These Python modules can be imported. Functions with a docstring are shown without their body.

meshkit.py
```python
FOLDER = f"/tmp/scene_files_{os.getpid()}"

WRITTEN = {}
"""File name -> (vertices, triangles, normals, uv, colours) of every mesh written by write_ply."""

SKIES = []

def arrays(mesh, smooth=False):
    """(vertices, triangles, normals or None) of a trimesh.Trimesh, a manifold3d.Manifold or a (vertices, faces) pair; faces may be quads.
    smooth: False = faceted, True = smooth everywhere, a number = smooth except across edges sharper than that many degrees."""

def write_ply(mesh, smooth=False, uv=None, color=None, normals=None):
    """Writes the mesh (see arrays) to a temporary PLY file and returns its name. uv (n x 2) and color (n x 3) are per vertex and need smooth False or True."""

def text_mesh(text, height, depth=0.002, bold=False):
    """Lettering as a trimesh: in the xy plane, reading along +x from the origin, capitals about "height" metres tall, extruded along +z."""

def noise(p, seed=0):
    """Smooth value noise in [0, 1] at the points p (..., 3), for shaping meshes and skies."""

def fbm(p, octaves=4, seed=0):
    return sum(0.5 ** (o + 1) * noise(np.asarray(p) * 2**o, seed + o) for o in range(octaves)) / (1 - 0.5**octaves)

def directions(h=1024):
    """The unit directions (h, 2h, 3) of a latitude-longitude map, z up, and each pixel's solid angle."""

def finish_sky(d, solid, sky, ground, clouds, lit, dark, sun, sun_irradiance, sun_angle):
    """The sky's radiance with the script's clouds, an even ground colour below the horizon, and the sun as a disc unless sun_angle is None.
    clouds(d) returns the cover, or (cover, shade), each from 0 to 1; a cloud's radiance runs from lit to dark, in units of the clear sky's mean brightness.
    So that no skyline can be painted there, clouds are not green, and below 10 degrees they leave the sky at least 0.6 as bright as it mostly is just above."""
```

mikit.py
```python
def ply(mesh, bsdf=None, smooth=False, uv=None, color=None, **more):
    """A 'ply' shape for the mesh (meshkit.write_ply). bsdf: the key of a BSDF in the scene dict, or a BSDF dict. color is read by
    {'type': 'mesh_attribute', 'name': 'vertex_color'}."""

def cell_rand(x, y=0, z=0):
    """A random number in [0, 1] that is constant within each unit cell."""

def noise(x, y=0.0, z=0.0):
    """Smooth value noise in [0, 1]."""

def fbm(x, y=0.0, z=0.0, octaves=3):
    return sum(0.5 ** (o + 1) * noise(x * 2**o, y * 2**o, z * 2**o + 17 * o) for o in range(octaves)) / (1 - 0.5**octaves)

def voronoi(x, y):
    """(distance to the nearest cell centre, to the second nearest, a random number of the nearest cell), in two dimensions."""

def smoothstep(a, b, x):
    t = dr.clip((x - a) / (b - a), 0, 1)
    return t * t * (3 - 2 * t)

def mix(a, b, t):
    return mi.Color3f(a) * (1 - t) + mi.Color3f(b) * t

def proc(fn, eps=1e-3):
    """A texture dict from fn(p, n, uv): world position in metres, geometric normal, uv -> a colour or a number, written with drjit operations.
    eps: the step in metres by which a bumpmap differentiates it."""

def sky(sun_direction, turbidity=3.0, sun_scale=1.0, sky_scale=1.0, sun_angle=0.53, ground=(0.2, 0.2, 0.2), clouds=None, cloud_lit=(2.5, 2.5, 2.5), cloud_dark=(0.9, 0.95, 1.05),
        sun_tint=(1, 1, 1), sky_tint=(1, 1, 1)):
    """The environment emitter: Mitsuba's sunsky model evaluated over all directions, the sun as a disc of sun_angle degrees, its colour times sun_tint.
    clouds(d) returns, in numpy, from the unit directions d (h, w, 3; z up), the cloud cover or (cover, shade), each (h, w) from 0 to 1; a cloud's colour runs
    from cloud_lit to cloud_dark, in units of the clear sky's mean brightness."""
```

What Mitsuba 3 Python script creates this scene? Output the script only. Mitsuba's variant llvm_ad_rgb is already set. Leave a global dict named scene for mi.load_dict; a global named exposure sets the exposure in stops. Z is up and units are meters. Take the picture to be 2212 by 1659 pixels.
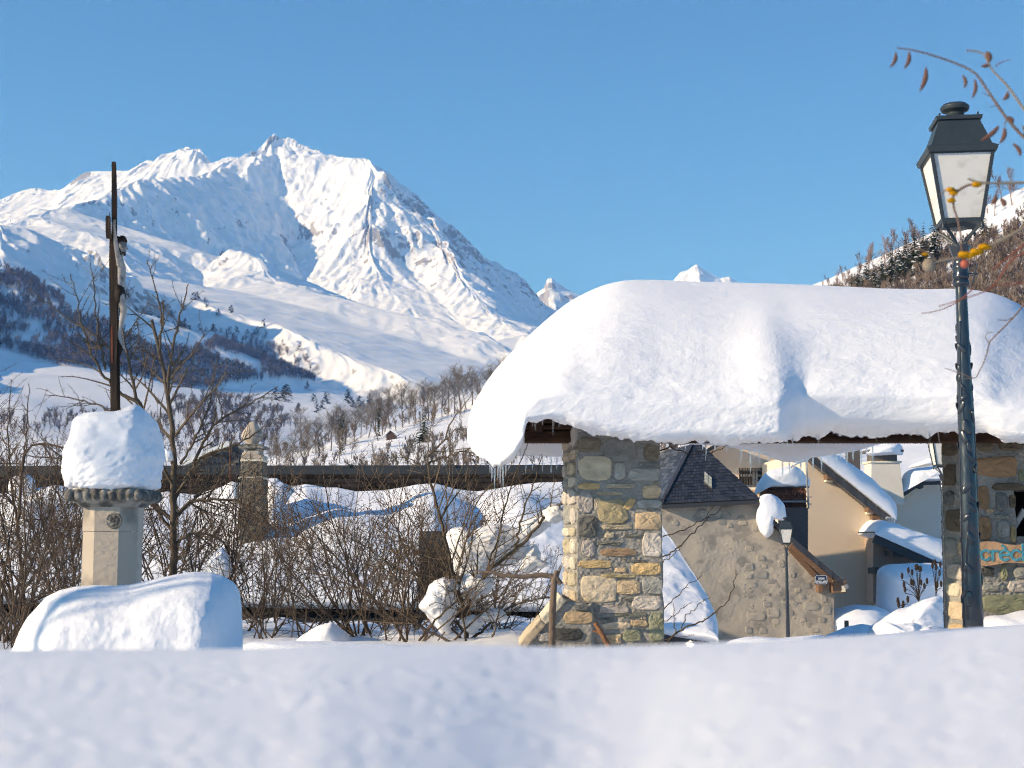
import math, random
import numpy as np, trimesh, manifold3d as m3, mitsuba as mi, mikit, meshkit
import drjit as dr
from scipy.interpolate import LinearNDInterpolator
from scipy.ndimage import gaussian_filter, map_coordinates
from scipy.spatial import cKDTree

T = mi.ScalarTransform4f
rnd = random.Random(11)
RNG = np.random.default_rng(11)
scene, labels = {}, {}

# ------------------------------------------------------------------ camera, sky, exposure
FPX, PITCH, EYE = 3039.0, math.radians(6.3), 1.75       # focal length in pixels of a 2212 px wide frame
CP, SP = math.cos(PITCH), math.sin(PITCH)
scene['camera'] = {'type': 'thinlens', 'fov': math.degrees(2 * math.atan(1106 / FPX)), 'fov_axis': 'x',
                   'near_clip': 0.05, 'far_clip': 30000.0, 'aperture_radius': 0.0026, 'focus_distance': 13.0,
                   'to_world': T().look_at(origin=[0, 0, EYE], target=[0, CP * 10, EYE + SP * 10], up=[0, 0, 1])}
SUN = np.array([-0.865, -0.335, 0.335]); SUN /= np.linalg.norm(SUN)
scene['sky'] = mikit.sky(SUN.tolist(), turbidity=2.6, ground=(0.82, 0.82, 0.89), sky_tint=(0.31, 0.62, 0.89), sun_tint=(0.87, 0.985, 1.34))
exposure = 2.28


def at(px, py, Y):
    """The point at forward distance Y that a pixel of the 2212 x 1659 frame shows."""
    px, py, Y = np.broadcast_arrays(np.asarray(px, float), np.asarray(py, float), np.asarray(Y, float))
    x, v = (px - 1106) / FPX, (829.5 - py) / FPX
    dy, dz = CP - v * SP, SP + v * CP
    return np.stack([x / dy * Y, Y, EYE + dz / dy * Y], -1)


def pz(py, Y): return float(at(0, py, Y)[2])
def pxx(px, Y, py=1165): return float(at(px, py, Y)[0])


# ------------------------------------------------------------------ scene helpers
def numbered(name):
    if name not in used: used.add(name); return name
    k = 1
    while f'{name}_{k:03d}' in used: k += 1
    used.add(f'{name}_{k:03d}'); return f'{name}_{k:03d}'
used = set()


def put(name, mesh, m, parent=None, smooth=30, label=None, cat=None, group=None, kind=None, color=None):
    key = numbered((parent + '__' if parent else '') + name)
    scene[key] = mikit.ply(mesh, m, smooth=smooth, color=color)
    note(key, label, cat, group, kind)
    return key


def note(key, label=None, cat=None, group=None, kind=None):
    d = {k: v for k, v in dict(label=label, category=cat, group=group, kind=kind).items() if v}
    if d: labels[key] = d


ONES = 'first second third fourth fifth sixth seventh eighth ninth tenth eleventh twelfth thirteenth fourteenth fifteenth sixteenth seventeenth eighteenth nineteenth'.split()
def ordinal(k, n):
    if k == 0: return 'leftmost'
    if k == n - 1: return 'rightmost'
    if k >= n / 2: k, w = n - 1 - k, 'from right'
    else: w = 'from left'
    return ONES[k] + ' ' + w


def thing(name, label, cat, group=None):
    key = numbered(name); note(key, label, cat, group); return key


def cat_(ms):
    ms = [m if isinstance(m, tuple) else (np.asarray(m.vertices), np.asarray(m.faces)) for m in ms]
    o, V, F = 0, [], []
    for v, f in ms:
        V.append(v); F.append(np.asarray(f) + o); o += len(v)
    return np.vstack(V), np.vstack(F)


def box(c, s, rz=0.0, chamfer=0.0):
    """A box of size s centred at c, turned by rz, its edges chamfered."""
    s = np.asarray(s, float)
    if chamfer:
        m = m3.Manifold.batch_hull([m3.Manifold.cube(s - 2 * chamfer * (1 - np.eye(3)[k]), True) for k in range(3)])
        g = m.to_mesh(); v, f = np.array(g.vert_properties[:, :3], float), np.array(g.tri_verts)
    else:
        b = trimesh.creation.box(s); v, f = np.array(b.vertices), np.array(b.faces)
    ca, sa = math.cos(rz), math.sin(rz)
    return v @ np.array([[ca, sa, 0], [-sa, ca, 0], [0, 0, 1]]) + np.asarray(c, float), f


def hexa(p):
    """A solid from 8 corners: the bottom four, then the top four."""
    return np.asarray(p, float), np.array([[0, 2, 1], [0, 3, 2], [4, 5, 6], [4, 6, 7], [0, 1, 5], [0, 5, 4], [1, 2, 6], [1, 6, 5], [2, 3, 7], [2, 7, 6], [3, 0, 4], [3, 4, 7]])


def beam(a, b, w, h, up=(0, 0, 1)):
    """A bar from a to b, w wide and h deep along 'up'."""
    a, b = np.asarray(a, float), np.asarray(b, float)
    t = (b - a) / np.linalg.norm(b - a); s = np.cross(t, up); s /= np.linalg.norm(s); u = np.cross(s, t)
    c = [-s * w / 2 - u * h / 2, s * w / 2 - u * h / 2, s * w / 2 + u * h / 2, -s * w / 2 + u * h / 2]
    v = np.array([a + x for x in c] + [b + x for x in c])
    return v, np.array([[0, 1, 2], [0, 2, 3], [4, 6, 5], [4, 7, 6], [0, 5, 1], [0, 4, 5], [1, 6, 2], [1, 5, 6], [2, 7, 3], [2, 6, 7], [3, 4, 0], [3, 7, 4]])


def prism(poly, a, b):
    """A solid between the polygon's copy moved by a and by b (poly: n x 3, convex or fan-shaped from its first corner)."""
    p = np.asarray(poly, float); n = len(p)
    v = np.vstack([p + a, p + b])
    f = [[0, i + 1, i] for i in range(1, n - 1)] + [[n, n + i, n + i + 1] for i in range(1, n - 1)]
    for i in range(n):
        j = (i + 1) % n; f += [[i, j, n + j], [i, n + j, n + i]]
    return v, np.array(f)


def extr(poly2, to3, d):
    """Any polygon (2-D, with no holes) extruded: to3 maps (u, v) to a point, d is the depth vector."""
    import shapely.geometry as sg
    m = trimesh.creation.extrude_polygon(sg.Polygon(poly2), 1.0, engine='earcut')
    v = np.asarray(m.vertices)
    return np.array([np.asarray(to3(x, y), float) + np.asarray(d, float) * z for x, y, z in v]), np.asarray(m.faces)


def tube(p, r, sides=4, caps=False):
    p = np.asarray(p, float); r = np.broadcast_to(np.asarray(r, float), (len(p),))
    t = np.gradient(p, axis=0); t /= np.linalg.norm(t, axis=1, keepdims=True) + 1e-12
    ref = np.array([0.3, 0.9, 0.1]) if abs(t[:, 2]).mean() > 0.7 else np.array([0, 0, 1.0])
    a = np.cross(t, ref); a /= np.linalg.norm(a, axis=1, keepdims=True) + 1e-9
    b = np.cross(t, a); g = np.arange(sides) * 2 * np.pi / sides
    v = p[:, None] + r[:, None, None] * (np.cos(g)[None, :, None] * a[:, None] + np.sin(g)[None, :, None] * b[:, None])
    i, j = np.meshgrid(np.arange(len(p) - 1), np.arange(sides), indexing='ij')
    q = np.stack([i * sides + j, i * sides + (j + 1) % sides, (i + 1) * sides + (j + 1) % sides, (i + 1) * sides + j], -1).reshape(-1, 4)
    f = np.vstack([q[:, [0, 2, 1]], q[:, [0, 3, 2]]]); v = v.reshape(-1, 3)
    if caps:
        n = len(v); v = np.vstack([v, p[:1], p[-1:]]); k = np.arange(sides); o = (len(p) - 1) * sides
        f = np.vstack([f, np.stack([k * 0 + n, k, (k + 1) % sides], 1), np.stack([k * 0 + n + 1, o + (k + 1) % sides, o + k], 1)])
    return v, f


def lathe(prof, n=32, c=(0, 0, 0)):
    """prof: (radius, z) from bottom to top; closed at both ends."""
    prof = np.asarray(prof, float); g = np.arange(n) * 2 * np.pi / n
    v = np.stack([prof[:, None, 0] * np.cos(g), prof[:, None, 0] * np.sin(g), np.broadcast_to(prof[:, None, 1], (len(prof), n))], -1).reshape(-1, 3)
    i, j = np.meshgrid(np.arange(len(prof) - 1), np.arange(n), indexing='ij')
    q = np.stack([i * n + j, i * n + (j + 1) % n, (i + 1) * n + (j + 1) % n, (i + 1) * n + j], -1).reshape(-1, 4)
    m = len(v); k = np.arange(n); o = (len(prof) - 1) * n
    v = np.vstack([v, [[0, 0, prof[0, 1]], [0, 0, prof[-1, 1]]]])
    f = np.vstack([q[:, [0, 1, 2]], q[:, [0, 2, 3]], np.stack([k * 0 + m, (k + 1) % n, k], 1), np.stack([k * 0 + m + 1, o + k, o + (k + 1) % n], 1)])
    return v + np.asarray(c, float), f


def grid_faces(nu, nv, wrap=False):
    i, j = np.meshgrid(np.arange(nu - 1), np.arange(nv if wrap else nv - 1), indexing='ij')
    k = (j + 1) % nv
    q = np.stack([i * nv + j, (i + 1) * nv + j, (i + 1) * nv + k, i * nv + k], -1).reshape(-1, 4)
    return np.vstack([q[:, [0, 1, 2]], q[:, [0, 2, 3]]])


def move(mesh, loc=(0, 0, 0), rz=0.0, s=1.0):
    v, f = mesh; ca, sa = math.cos(rz), math.sin(rz)
    return (np.asarray(v) * s) @ np.array([[ca, sa, 0], [-sa, ca, 0], [0, 0, 1]]) + np.asarray(loc, float), f


def interp(x, pts):
    pts = np.asarray(pts, float); return np.interp(x, pts[:, 0], pts[:, 1])


def smooth_curve(pts, n=60):
    """Catmull-Rom through the points."""
    from scipy.interpolate import PchipInterpolator
    p = np.asarray(pts, float); t = np.r_[0, np.cumsum(np.linalg.norm(np.diff(p, axis=0), axis=1))]
    return PchipInterpolator(t, p, axis=0)(np.linspace(0, t[-1], n))


def fb(p, s, octaves=4, seed=0): return meshkit.fbm(np.asarray(p) * s, octaves, seed) * 2 - 1


# ------------------------------------------------------------------ materials
def mat(key, fn_or_col, rough=0.7, bump=None, bump_scale=1.0, eps=1e-3, spec=0.3, metallic=0.0, coat=0.0, kind=None, **more):
    col = {'type': 'rgb', 'value': list(fn_or_col)} if isinstance(fn_or_col, (tuple, list)) else mikit.proc(fn_or_col)
    if kind == 'diffuse': b = {'type': 'diffuse', 'reflectance': col}
    else: b = {'type': 'principled', 'base_color': col, 'roughness': rough, 'specular': spec, 'metallic': metallic, 'clearcoat': coat, **more}
    if bump: b = {'type': 'bumpmap', 'arbitrary': mikit.proc(bump, eps), 'scale': bump_scale, 'bsdf': b}
    scene[key] = {'type': 'twosided', 'bsdf': b}
    return key


N, FBM, SS, MIX = mikit.noise, mikit.fbm, mikit.smoothstep, mikit.mix


def snow_bump(p, n, uv): return FBM(p.x * 16, p.y * 16, p.z * 16, 3) * .0042 + N(p.x * 80, p.y * 80, p.z * 80) * .0018
mat('snow', (.885, .89, .905), kind='diffuse', bump=snow_bump, eps=.004)
mat('fine_snow', (.90, .905, .915), kind='diffuse', bump=lambda p, n, uv: FBM(p.x * 45, p.y * 45, p.z * 45, 2) * .0008 + N(p.x * 170, p.y * 170, p.z * 170) * .0010, eps=.002)
mat('far_snow', (.88, .885, .90), kind='diffuse')
# colour per vertex (each stone, slate or board has its own tone) over a fine grain
VC = {'type': 'mesh_attribute', 'name': 'vertex_color'}
scene['tinted'] = {'type': 'twosided', 'bsdf': {'type': 'bumpmap', 'arbitrary': mikit.proc(lambda p, n, uv: FBM(p.x * 38, p.y * 38, p.z * 38, 3) * .012 + N(p.x * 150, p.y * 150, p.z * 150) * .003, .002), 'bsdf': {'type': 'principled', 'base_color': VC, 'roughness': .85, 'specular': .25}}}
scene['tinted_slate'] = {'type': 'twosided', 'bsdf': {'type': 'principled', 'base_color': VC, 'roughness': .42, 'specular': .5}}
scene['tinted_plain'] = {'type': 'twosided', 'bsdf': {'type': 'diffuse', 'reflectance': VC}}


def tint(mesh, col, var=.15, s=25., seed=0, stain=None):
    """Per-vertex colours: col with grain of the given strength."""
    v = np.asarray(mesh[0])
    k = 1 + var * (fb(v, s, 3, seed))[:, None]
    return np.clip(np.asarray(col, float)[None] * k, 0.004, .95)


def tput(name, mesh, col, parent=None, var=.15, s=25., m='tinted', smooth=False, **kw):
    mesh = (np.asarray(mesh[0], float), np.asarray(mesh[1]))
    if smooth is False:   # faceted: every triangle its own corners, so that colours stay per vertex
        pass
    return put(name, mesh, m, parent, smooth=smooth, color=tint(mesh, col, var, s, seed=len(used) % 97), **kw)


def pillow(outline, base, thick, n=36, m=80, power=2.4, lip=.03, rough=.02, seed=0, fs=5.):
    """A cap of snow over a plan outline (closed polyline): base(x, y) the height it lies on, thick(x, y) its depth; bulging sides, a rough surface."""
    o = np.asarray(outline, float); t = np.r_[0, np.cumsum(np.linalg.norm(np.diff(np.vstack([o, o[:1]]), axis=0), axis=1))]
    q = np.linspace(0, t[-1], m, endpoint=False); oc = np.vstack([o, o[:1]])
    ring = np.stack([np.interp(q, t, oc[:, 0]), np.interp(q, t, oc[:, 1])], 1)
    for _ in range(2): ring = (np.roll(ring, 1, 0) + 2 * ring + np.roll(ring, -1, 0)) / 4
    c = ring.mean(0)
    a = np.r_[np.linspace(-.35, 0, 5)[:-1], np.linspace(0, 1, n)]
    V = []
    for k in a:
        if k < 0: r, h = 1 - (-k) * .5, lip * (k / .35 * 1.)            # tucked under
        else:
            th = k * math.pi / 2; r, h = math.cos(th) ** (2 / power), math.sin(th) ** (2 / power)
        xy = c + (ring - c) * max(r, 1e-3)
        b, d = base(xy[:, 0], xy[:, 1]), thick(xy[:, 0], xy[:, 1])
        V.append(np.stack([xy[:, 0], xy[:, 1], b + (h * d if k >= 0 else h)], 1))
    V = np.array(V)
    P = V.reshape(-1, 3); cen = np.array([c[0], c[1], P[:, 2].mean()])
    nrm = (P - cen); nrm /= np.linalg.norm(nrm, axis=1, keepdims=True) + 1e-9
    P = P + nrm * (fb(P, fs, 4, seed) * rough + fb(P, fs * 5, 3, seed + 5) * rough * .35)[:, None]
    return P, grid_faces(len(a), m, wrap=True)[:, ::-1]
# ------------------------------------------------------------------ mountains
def terrain_mat(p, n, uv):
    w = FBM(p.x * .02, p.y * .02, p.z * .02, 4) - .5
    s2 = FBM(p.x * .11, p.y * .11, p.z * .05, 3) - .5
    hi = SS(700, 900, p.z) * SS(3900, 4400, p.y) * SS(-430, -580, p.x) * .13 + SS(1180, 1330, p.z) * .12
    rock = SS(.60, .50, n.z + hi + w * .34 + s2 * .24)
    stone = MIX((.25, .245, .24), (.44, .415, .39), FBM(p.x * .06, p.y * .06, p.z * .25, 3))
    snow = MIX((.88, .88, .88), (.92, .92, .92), N(p.x * .05, p.y * .05, p.z * .05))
    return MIX(snow, stone, rock)
mat('mountain_snow', terrain_mat, kind='diffuse')


class Land:
    """A terrain sheet: lines of points (pixel x, pixel y, distance) joined by triangles, read as a height over the plan."""
    def __init__(self, lines, extra=(), step=40.0):
        P = []
        for ln in lines:
            q = at(*np.array(ln, float).T)
            for a, b in zip(q[:-1], q[1:]):
                k = max(1, int(np.linalg.norm((b - a)[:2]) / step))
                P += [a + (b - a) * i / k for i in range(k)]
            P.append(q[-1])
        P += [np.asarray(e, float) for e in extra]
        P = np.array(P)
        self.P = P
        self.f = LinearNDInterpolator(P[:, :2], P[:, 2])

    def mesh(self, s, Y, blur=(1.4, 1.4), rough=None, drop=None):
        S, YY = np.meshgrid(s, Y, indexing='ij')
        X = S * YY
        Z = self.f(X, YY)
        near = cKDTree(self.P[:, :2])
        bad = np.isnan(Z)
        if bad.any():
            _, k = near.query(np.stack([X[bad], YY[bad]], -1)); Z[bad] = self.P[k, 2]
        Z0 = gaussian_filter(Z, blur); Z1 = gaussian_filter(Z, (14, 9)); w = np.clip((2100 - YY) / 400, 0, 1); Z = Z0 * (1 - w) + Z1 * w
        if rough: Z = Z + rough(X, YY, Z)
        self.X, self.Y, self.Z, self.s, self.yy = X, YY, Z, s, Y
        return np.stack([X, YY, Z], -1).reshape(-1, 3), grid_faces(len(s), len(Y))

    def height(self, x, y):
        i = np.interp(np.asarray(x) / np.asarray(y), self.s, np.arange(len(self.s))); j = np.interp(y, self.yy, np.arange(len(self.yy)))
        return map_coordinates(self.Z, [i, j], order=1)


far_ridge = [(-160, 470, 5650), (-60, 452, 5600), (0, 432, 5600), (45, 402, 5600), (85, 394, 5550), (120, 427, 5550), (150, 402, 5500), (185, 377, 5500), (220, 360, 5450), (255, 364, 5450), (290, 362, 5400),
             (320, 348, 5350), (345, 352, 5300), (365, 335, 5250), (400, 321, 5200), (430, 333, 5150), (455, 352, 5120), (480, 353, 5100), (506, 352, 5100), (520, 342, 5160), (545, 340, 5220),
             (560, 328, 5260), (578, 312, 5290), (596, 285, 5330), (606, 266, 5345), (613, 257, 5350), (621, 268, 5345), (640, 306, 5330), (665, 326, 5310), (700, 337, 5270), (740, 343, 5200), (780, 344, 5120), (800, 356, 5090), (830, 372, 5100), (860, 398, 5120),
             (900, 440, 5150), (950, 487, 5170), (1000, 530, 5200), (1060, 572, 5230), (1120, 602, 5250), (1170, 640, 5280), (1215, 680, 5300), (1300, 745, 5300), (1450, 830, 5300), (1700, 930, 5200)]
spur = [(506, 352, 5100), (470, 368, 4980), (440, 378, 4850), (424, 383, 4780), (376, 388, 4640), (318, 389, 4480), (290, 401, 4400), (256, 411, 4320), (232, 426, 4250), (190, 439, 4150), (154, 447, 4050), (102, 455, 3900), (51, 478, 3700), (0, 500, 3500), (-120, 540, 3300)]
behind = [(-160, 540, 4700), (0, 510, 4750), (150, 470, 4850), (300, 415, 4950), (420, 398, 5020)]
# the buttress that parts the bright face from the rocks to its right, and the second one beyond
butt = [(790, 347, 5110), (806, 392, 4960), (798, 450, 4820), (786, 498, 4700), (800, 560, 4520), (850, 640, 4240), (905, 680, 4020)]
rockfoot = [(800, 500, 4680), (850, 505, 4720), (905, 480, 4850), (935, 470, 5000)]
rocktop = [(830, 400, 4960), (870, 440, 4960), (905, 475, 4980)]
facelow = [(690, 400, 5080), (680, 470, 4930), (695, 530, 4740), (725, 575, 4540), (775, 618, 4290)]
faceL = [(600, 345, 5240), (600, 400, 5130), (622, 450, 5010), (652, 522, 4850)]
ridge2 = [(925, 460, 5050), (950, 530, 4700), (1000, 610, 4350), (1060, 670, 4050), (1130, 720, 3800)]
slope2 = [(870, 560, 4620), (920, 620, 4380), (980, 690, 4050), (1060, 745, 3750)]
slope3 = [(1060, 600, 5000), (1110, 650, 4700), (1170, 700, 4450)]
# the basin under the spur and the ridge in front of it
basin = [(575, 440, 5000), (618, 522, 4800), (640, 572, 4620), (660, 612, 4450), (710, 648, 4250), (765, 675, 4080), (830, 700, 3950), (920, 728, 3650), (1010, 762, 3380), (1090, 792, 3200)]
spurface = [(308, 448, 4320), (361, 486, 4320), (414, 523, 4320), (467, 560, 4320), (505, 585, 4320)]
spurmid = [(370, 425, 4480), (420, 459, 4480), (470, 495, 4480), (522, 531, 4480)]
face0 = [(519, 450, 4780), (570, 485, 4780), (612, 516, 4780)]
face00 = [(505, 393, 4980), (543, 420, 4980)]
summit = [(600, 330, 5285), (613, 300, 5325), (622, 320, 5300), (632, 345, 5240)]
col = [(560, 345, 5160), (548, 365, 5090), (530, 385, 4990)]
dome = [(60, 490, 3650), (120, 492, 3600), (180, 500, 3550), (230, 525, 3450), (280, 590, 3200)]
mid = [(440, 600, 3560), (480, 560, 3680), (505, 545, 3690), (528, 543, 3640), (560, 560, 3560), (600, 600, 3450), (660, 626, 3350), (730, 642, 3260), (800, 663, 3170), (870, 678, 3110), (930, 690, 3060), (1000, 714, 2980), (1060, 740, 2900), (1110, 765, 2850), (1200, 810, 2800)]
midfoot = [(440, 625, 3350), (520, 630, 3260), (600, 650, 3180), (680, 672, 3080), (780, 705, 2980), (900, 740, 2860), (1000, 775, 2780), (1090, 800, 2700)]
edge = [(310, 624, 2950), (395, 634, 2900), (430, 650, 2830), (470, 668, 2760), (540, 690, 2690), (600, 700, 2620), (650, 724, 2540), (700, 752, 2460), (760, 775, 2400), (840, 800, 2340), (920, 830, 2290), (1000, 850, 2260), (1100, 870, 2200)]
edgefoot = [(330, 700, 2720), (420, 735, 2620), (520, 770, 2530), (600, 795, 2450), (680, 825, 2360), (740, 845, 2300), (820, 865, 2240), (900, 876, 2200)]
cliff = [(-150, 476, 2400), (0, 486, 2450), (60, 500, 2480), (110, 520, 2500), (140, 543, 2480), (190, 545, 2500), (215, 560, 2530), (240, 585, 2560), (275, 600, 2640), (310, 624, 2800)]
cliffback = [(-150, 500, 2700), (0, 520, 2750), (110, 545, 2750), (200, 575, 2780), (260, 610, 2850)]
clifffoot = [(-150, 560, 2150), (0, 570, 2200), (60, 590, 2220), (120, 612, 2250), (190, 640, 2330), (250, 665, 2420), (300, 680, 2560)]
forestlow = [(-150, 740, 1700), (0, 752, 1720), (120, 782, 1760), (250, 802, 1800), (350, 825, 1850), (450, 842, 1900), (600, 853, 1930), (760, 872, 1960), (900, 884, 1980), (1000, 895, 1990), (1200, 900, 2000)]
low = [(-150, 815, 1050), (0, 835, 1050), (120, 855, 1080), (250, 880, 1120), (420, 900, 1200), (600, 905, 1250), (800, 915, 1250), (1000, 925, 1250), (1250, 930, 1250)]
lower0 = [(-400, 1080, 560), (0, 1080, 560), (500, 1080, 560), (1400, 1090, 560)]
lower = [(-300, 1000, 700), (0, 1000, 700), (400, 1000, 700), (900, 1010, 700), (1400, 1020, 700)]
west = [(-1500, 450, 900), (-1150, 400, 1300), (-850, 370, 1800), (-600, 340, 2250), (-380, 400, 2500)]
westfoot = [(-900, 900, 800), (-500, 800, 1300), (-260, 780, 1650)]
land = Land([far_ridge, spur, behind, butt, rockfoot, rocktop, facelow, faceL, ridge2, slope2, slope3, basin, spurface, spurmid, face0, face00, summit, col, dome, mid, midfoot, edge, edgefoot, cliff, cliffback, clifffoot, forestlow, low, lower0, lower, west, westfoot],
            [(*at(px, 900, 6600)[:2], 500.) for px in (-700, -160, 300, 800, 1300, 1800)] + [tuple(at(a, b, c) + [0, 170, -150]) for a, b, c in far_ridge])


def rough(X, Y, Z):
    P = np.stack([X, Y, Z], -1)
    S = X / Y
    ii = np.arange(X.shape[0])[:, None] + 0 * X; jj = np.arange(X.shape[1])[None] + 0 * X
    dzi, dzj = np.gradient(gaussian_filter(Z, 3))
    ds, dy = np.gradient(S, axis=0), np.gradient(Y, axis=1)
    zs = dzi / ds; gx = zs / Y; gy = dzj / dy - zs * S / Y
    g = np.hypot(gx, gy) + 1e-6
    st = gaussian_filter(np.clip(g, 0, 1.6), 3)
    k = np.clip((st - .30) / .6, 0, 1.4) * np.clip((Y - 1300) / 900, .3, 1)
    ux, uy = -gx / g, -gy / g
    ui, uj = (ux / Y - X * uy / Y ** 2) / ds, uy / dy          # the way downhill, in cells per metre
    def streak(cell, length, seed):
        w = meshkit.noise(P * [1, 1, .6] / cell, seed)
        a, b, acc = ii.copy(), jj.copy(), 0
        for q in range(10):
            acc = acc + map_coordinates(w, [a, b], order=1, mode='nearest')
            a = a + ui * length / 10; b = b + uj * length / 10
        return (acc / 10 - .5) * 3.2
    warp = np.stack([fb(P, 1 / 300., 3, 70), fb(P, 1 / 300., 3, 71), 0 * Z], -1) * 60
    Q = P + warp
    def ridge(s, seed): return 1 - np.abs(fb(Q * np.array([1, 1, .35]), s, 3, seed)) * 2.2
    d = ridge(1 / 300., 3) * 30 + ridge(1 / 120., 5) * 17 + ridge(1 / 45., 7) * 6
    st1, st2 = streak(42., 260., 31), streak(17., 110., 32)
    soft = fb(P, 1 / 180., 4, 21) * 7 + fb(P, 1 / 45., 3, 22) * 2.2
    top = np.clip((Z - 1000) / 250, 0, .6)
    return (d - 26 * np.clip(1 - (Z - 900) / 250, -.1, 1)) * 1.2 * k * (1 - top) + (st1 * 20 + st2 * 10) * (1 + .5 * np.clip((Y - 3700) / 300, 0, 1)) * np.clip(k, 0, 1) * (1 - top * .5) + soft * np.clip(Y / 3000, .3, 1) + fb(P * [1, 1, .5], 1 / 30., 3, 41) * np.clip(k, 0, 1) * 9


s_ = np.r_[np.linspace(-1.0, -.40, 70)[:-1], np.linspace(-.40, .09, 820), np.linspace(.09, .13, 20)[1:]]
y_ = np.r_[np.linspace(570, 1600, 100)[:-1], np.linspace(1600, 5330, 640), np.linspace(5330, 6600, 24)[1:]]
put('mountain', land.mesh(s_, y_, rough=rough), 'mountain_snow', smooth=False, kind='structure', label='snowy mountain massif with a pointed rocky summit on the left')


def peak(pts, depth, low):
    """A distant summit: its skyline with faces falling to the front and back."""
    pts = np.array(pts, float); n = 90
    px = np.linspace(pts[0, 0], pts[-1, 0], n); py = np.interp(px, pts[:, 0], pts[:, 1])
    top = at(px, py, depth)
    k = np.linspace(-1, 1, 61)
    V = top[:, None, :] + np.stack([np.zeros((n, 61)), np.broadcast_to(k * depth * .06, (n, 61)), np.zeros((n, 61))], -1)
    V[..., 2] = top[:, None, 2] - np.abs(k)[None] * depth * .045
    V[..., 0] += np.abs(k)[None] * fb(V, 1 / 300., 3, 4) * 60
    V[..., 2] += np.clip(np.abs(k)[None] * 8, .05, .8) * (1 - 2 * np.abs(fb(V * [1, 1, .4], 1 / 160., 4, 9))) * 55 - np.clip(np.abs(k)[None] * 8, 0, 1) * 35
    return V.reshape(-1, 3), grid_faces(n, 61)
put('mountain_peak', peak([(1080, 690), (1120, 660), (1165, 630), (1176, 622), (1182, 603), (1192, 601), (1220, 622), (1250, 638), (1300, 652), (1400, 700)], 7000, 0), 'mountain_snow', smooth=False, kind='structure')
put('mountain_peak', peak([(1380, 680), (1420, 650), (1458, 602), (1470, 587), (1484, 585), (1505, 571), (1530, 588), (1555, 602), (1575, 598), (1590, 608), (1650, 640), (1720, 680)], 8000, 0), 'mountain_snow', smooth=False, kind='structure')
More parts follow.
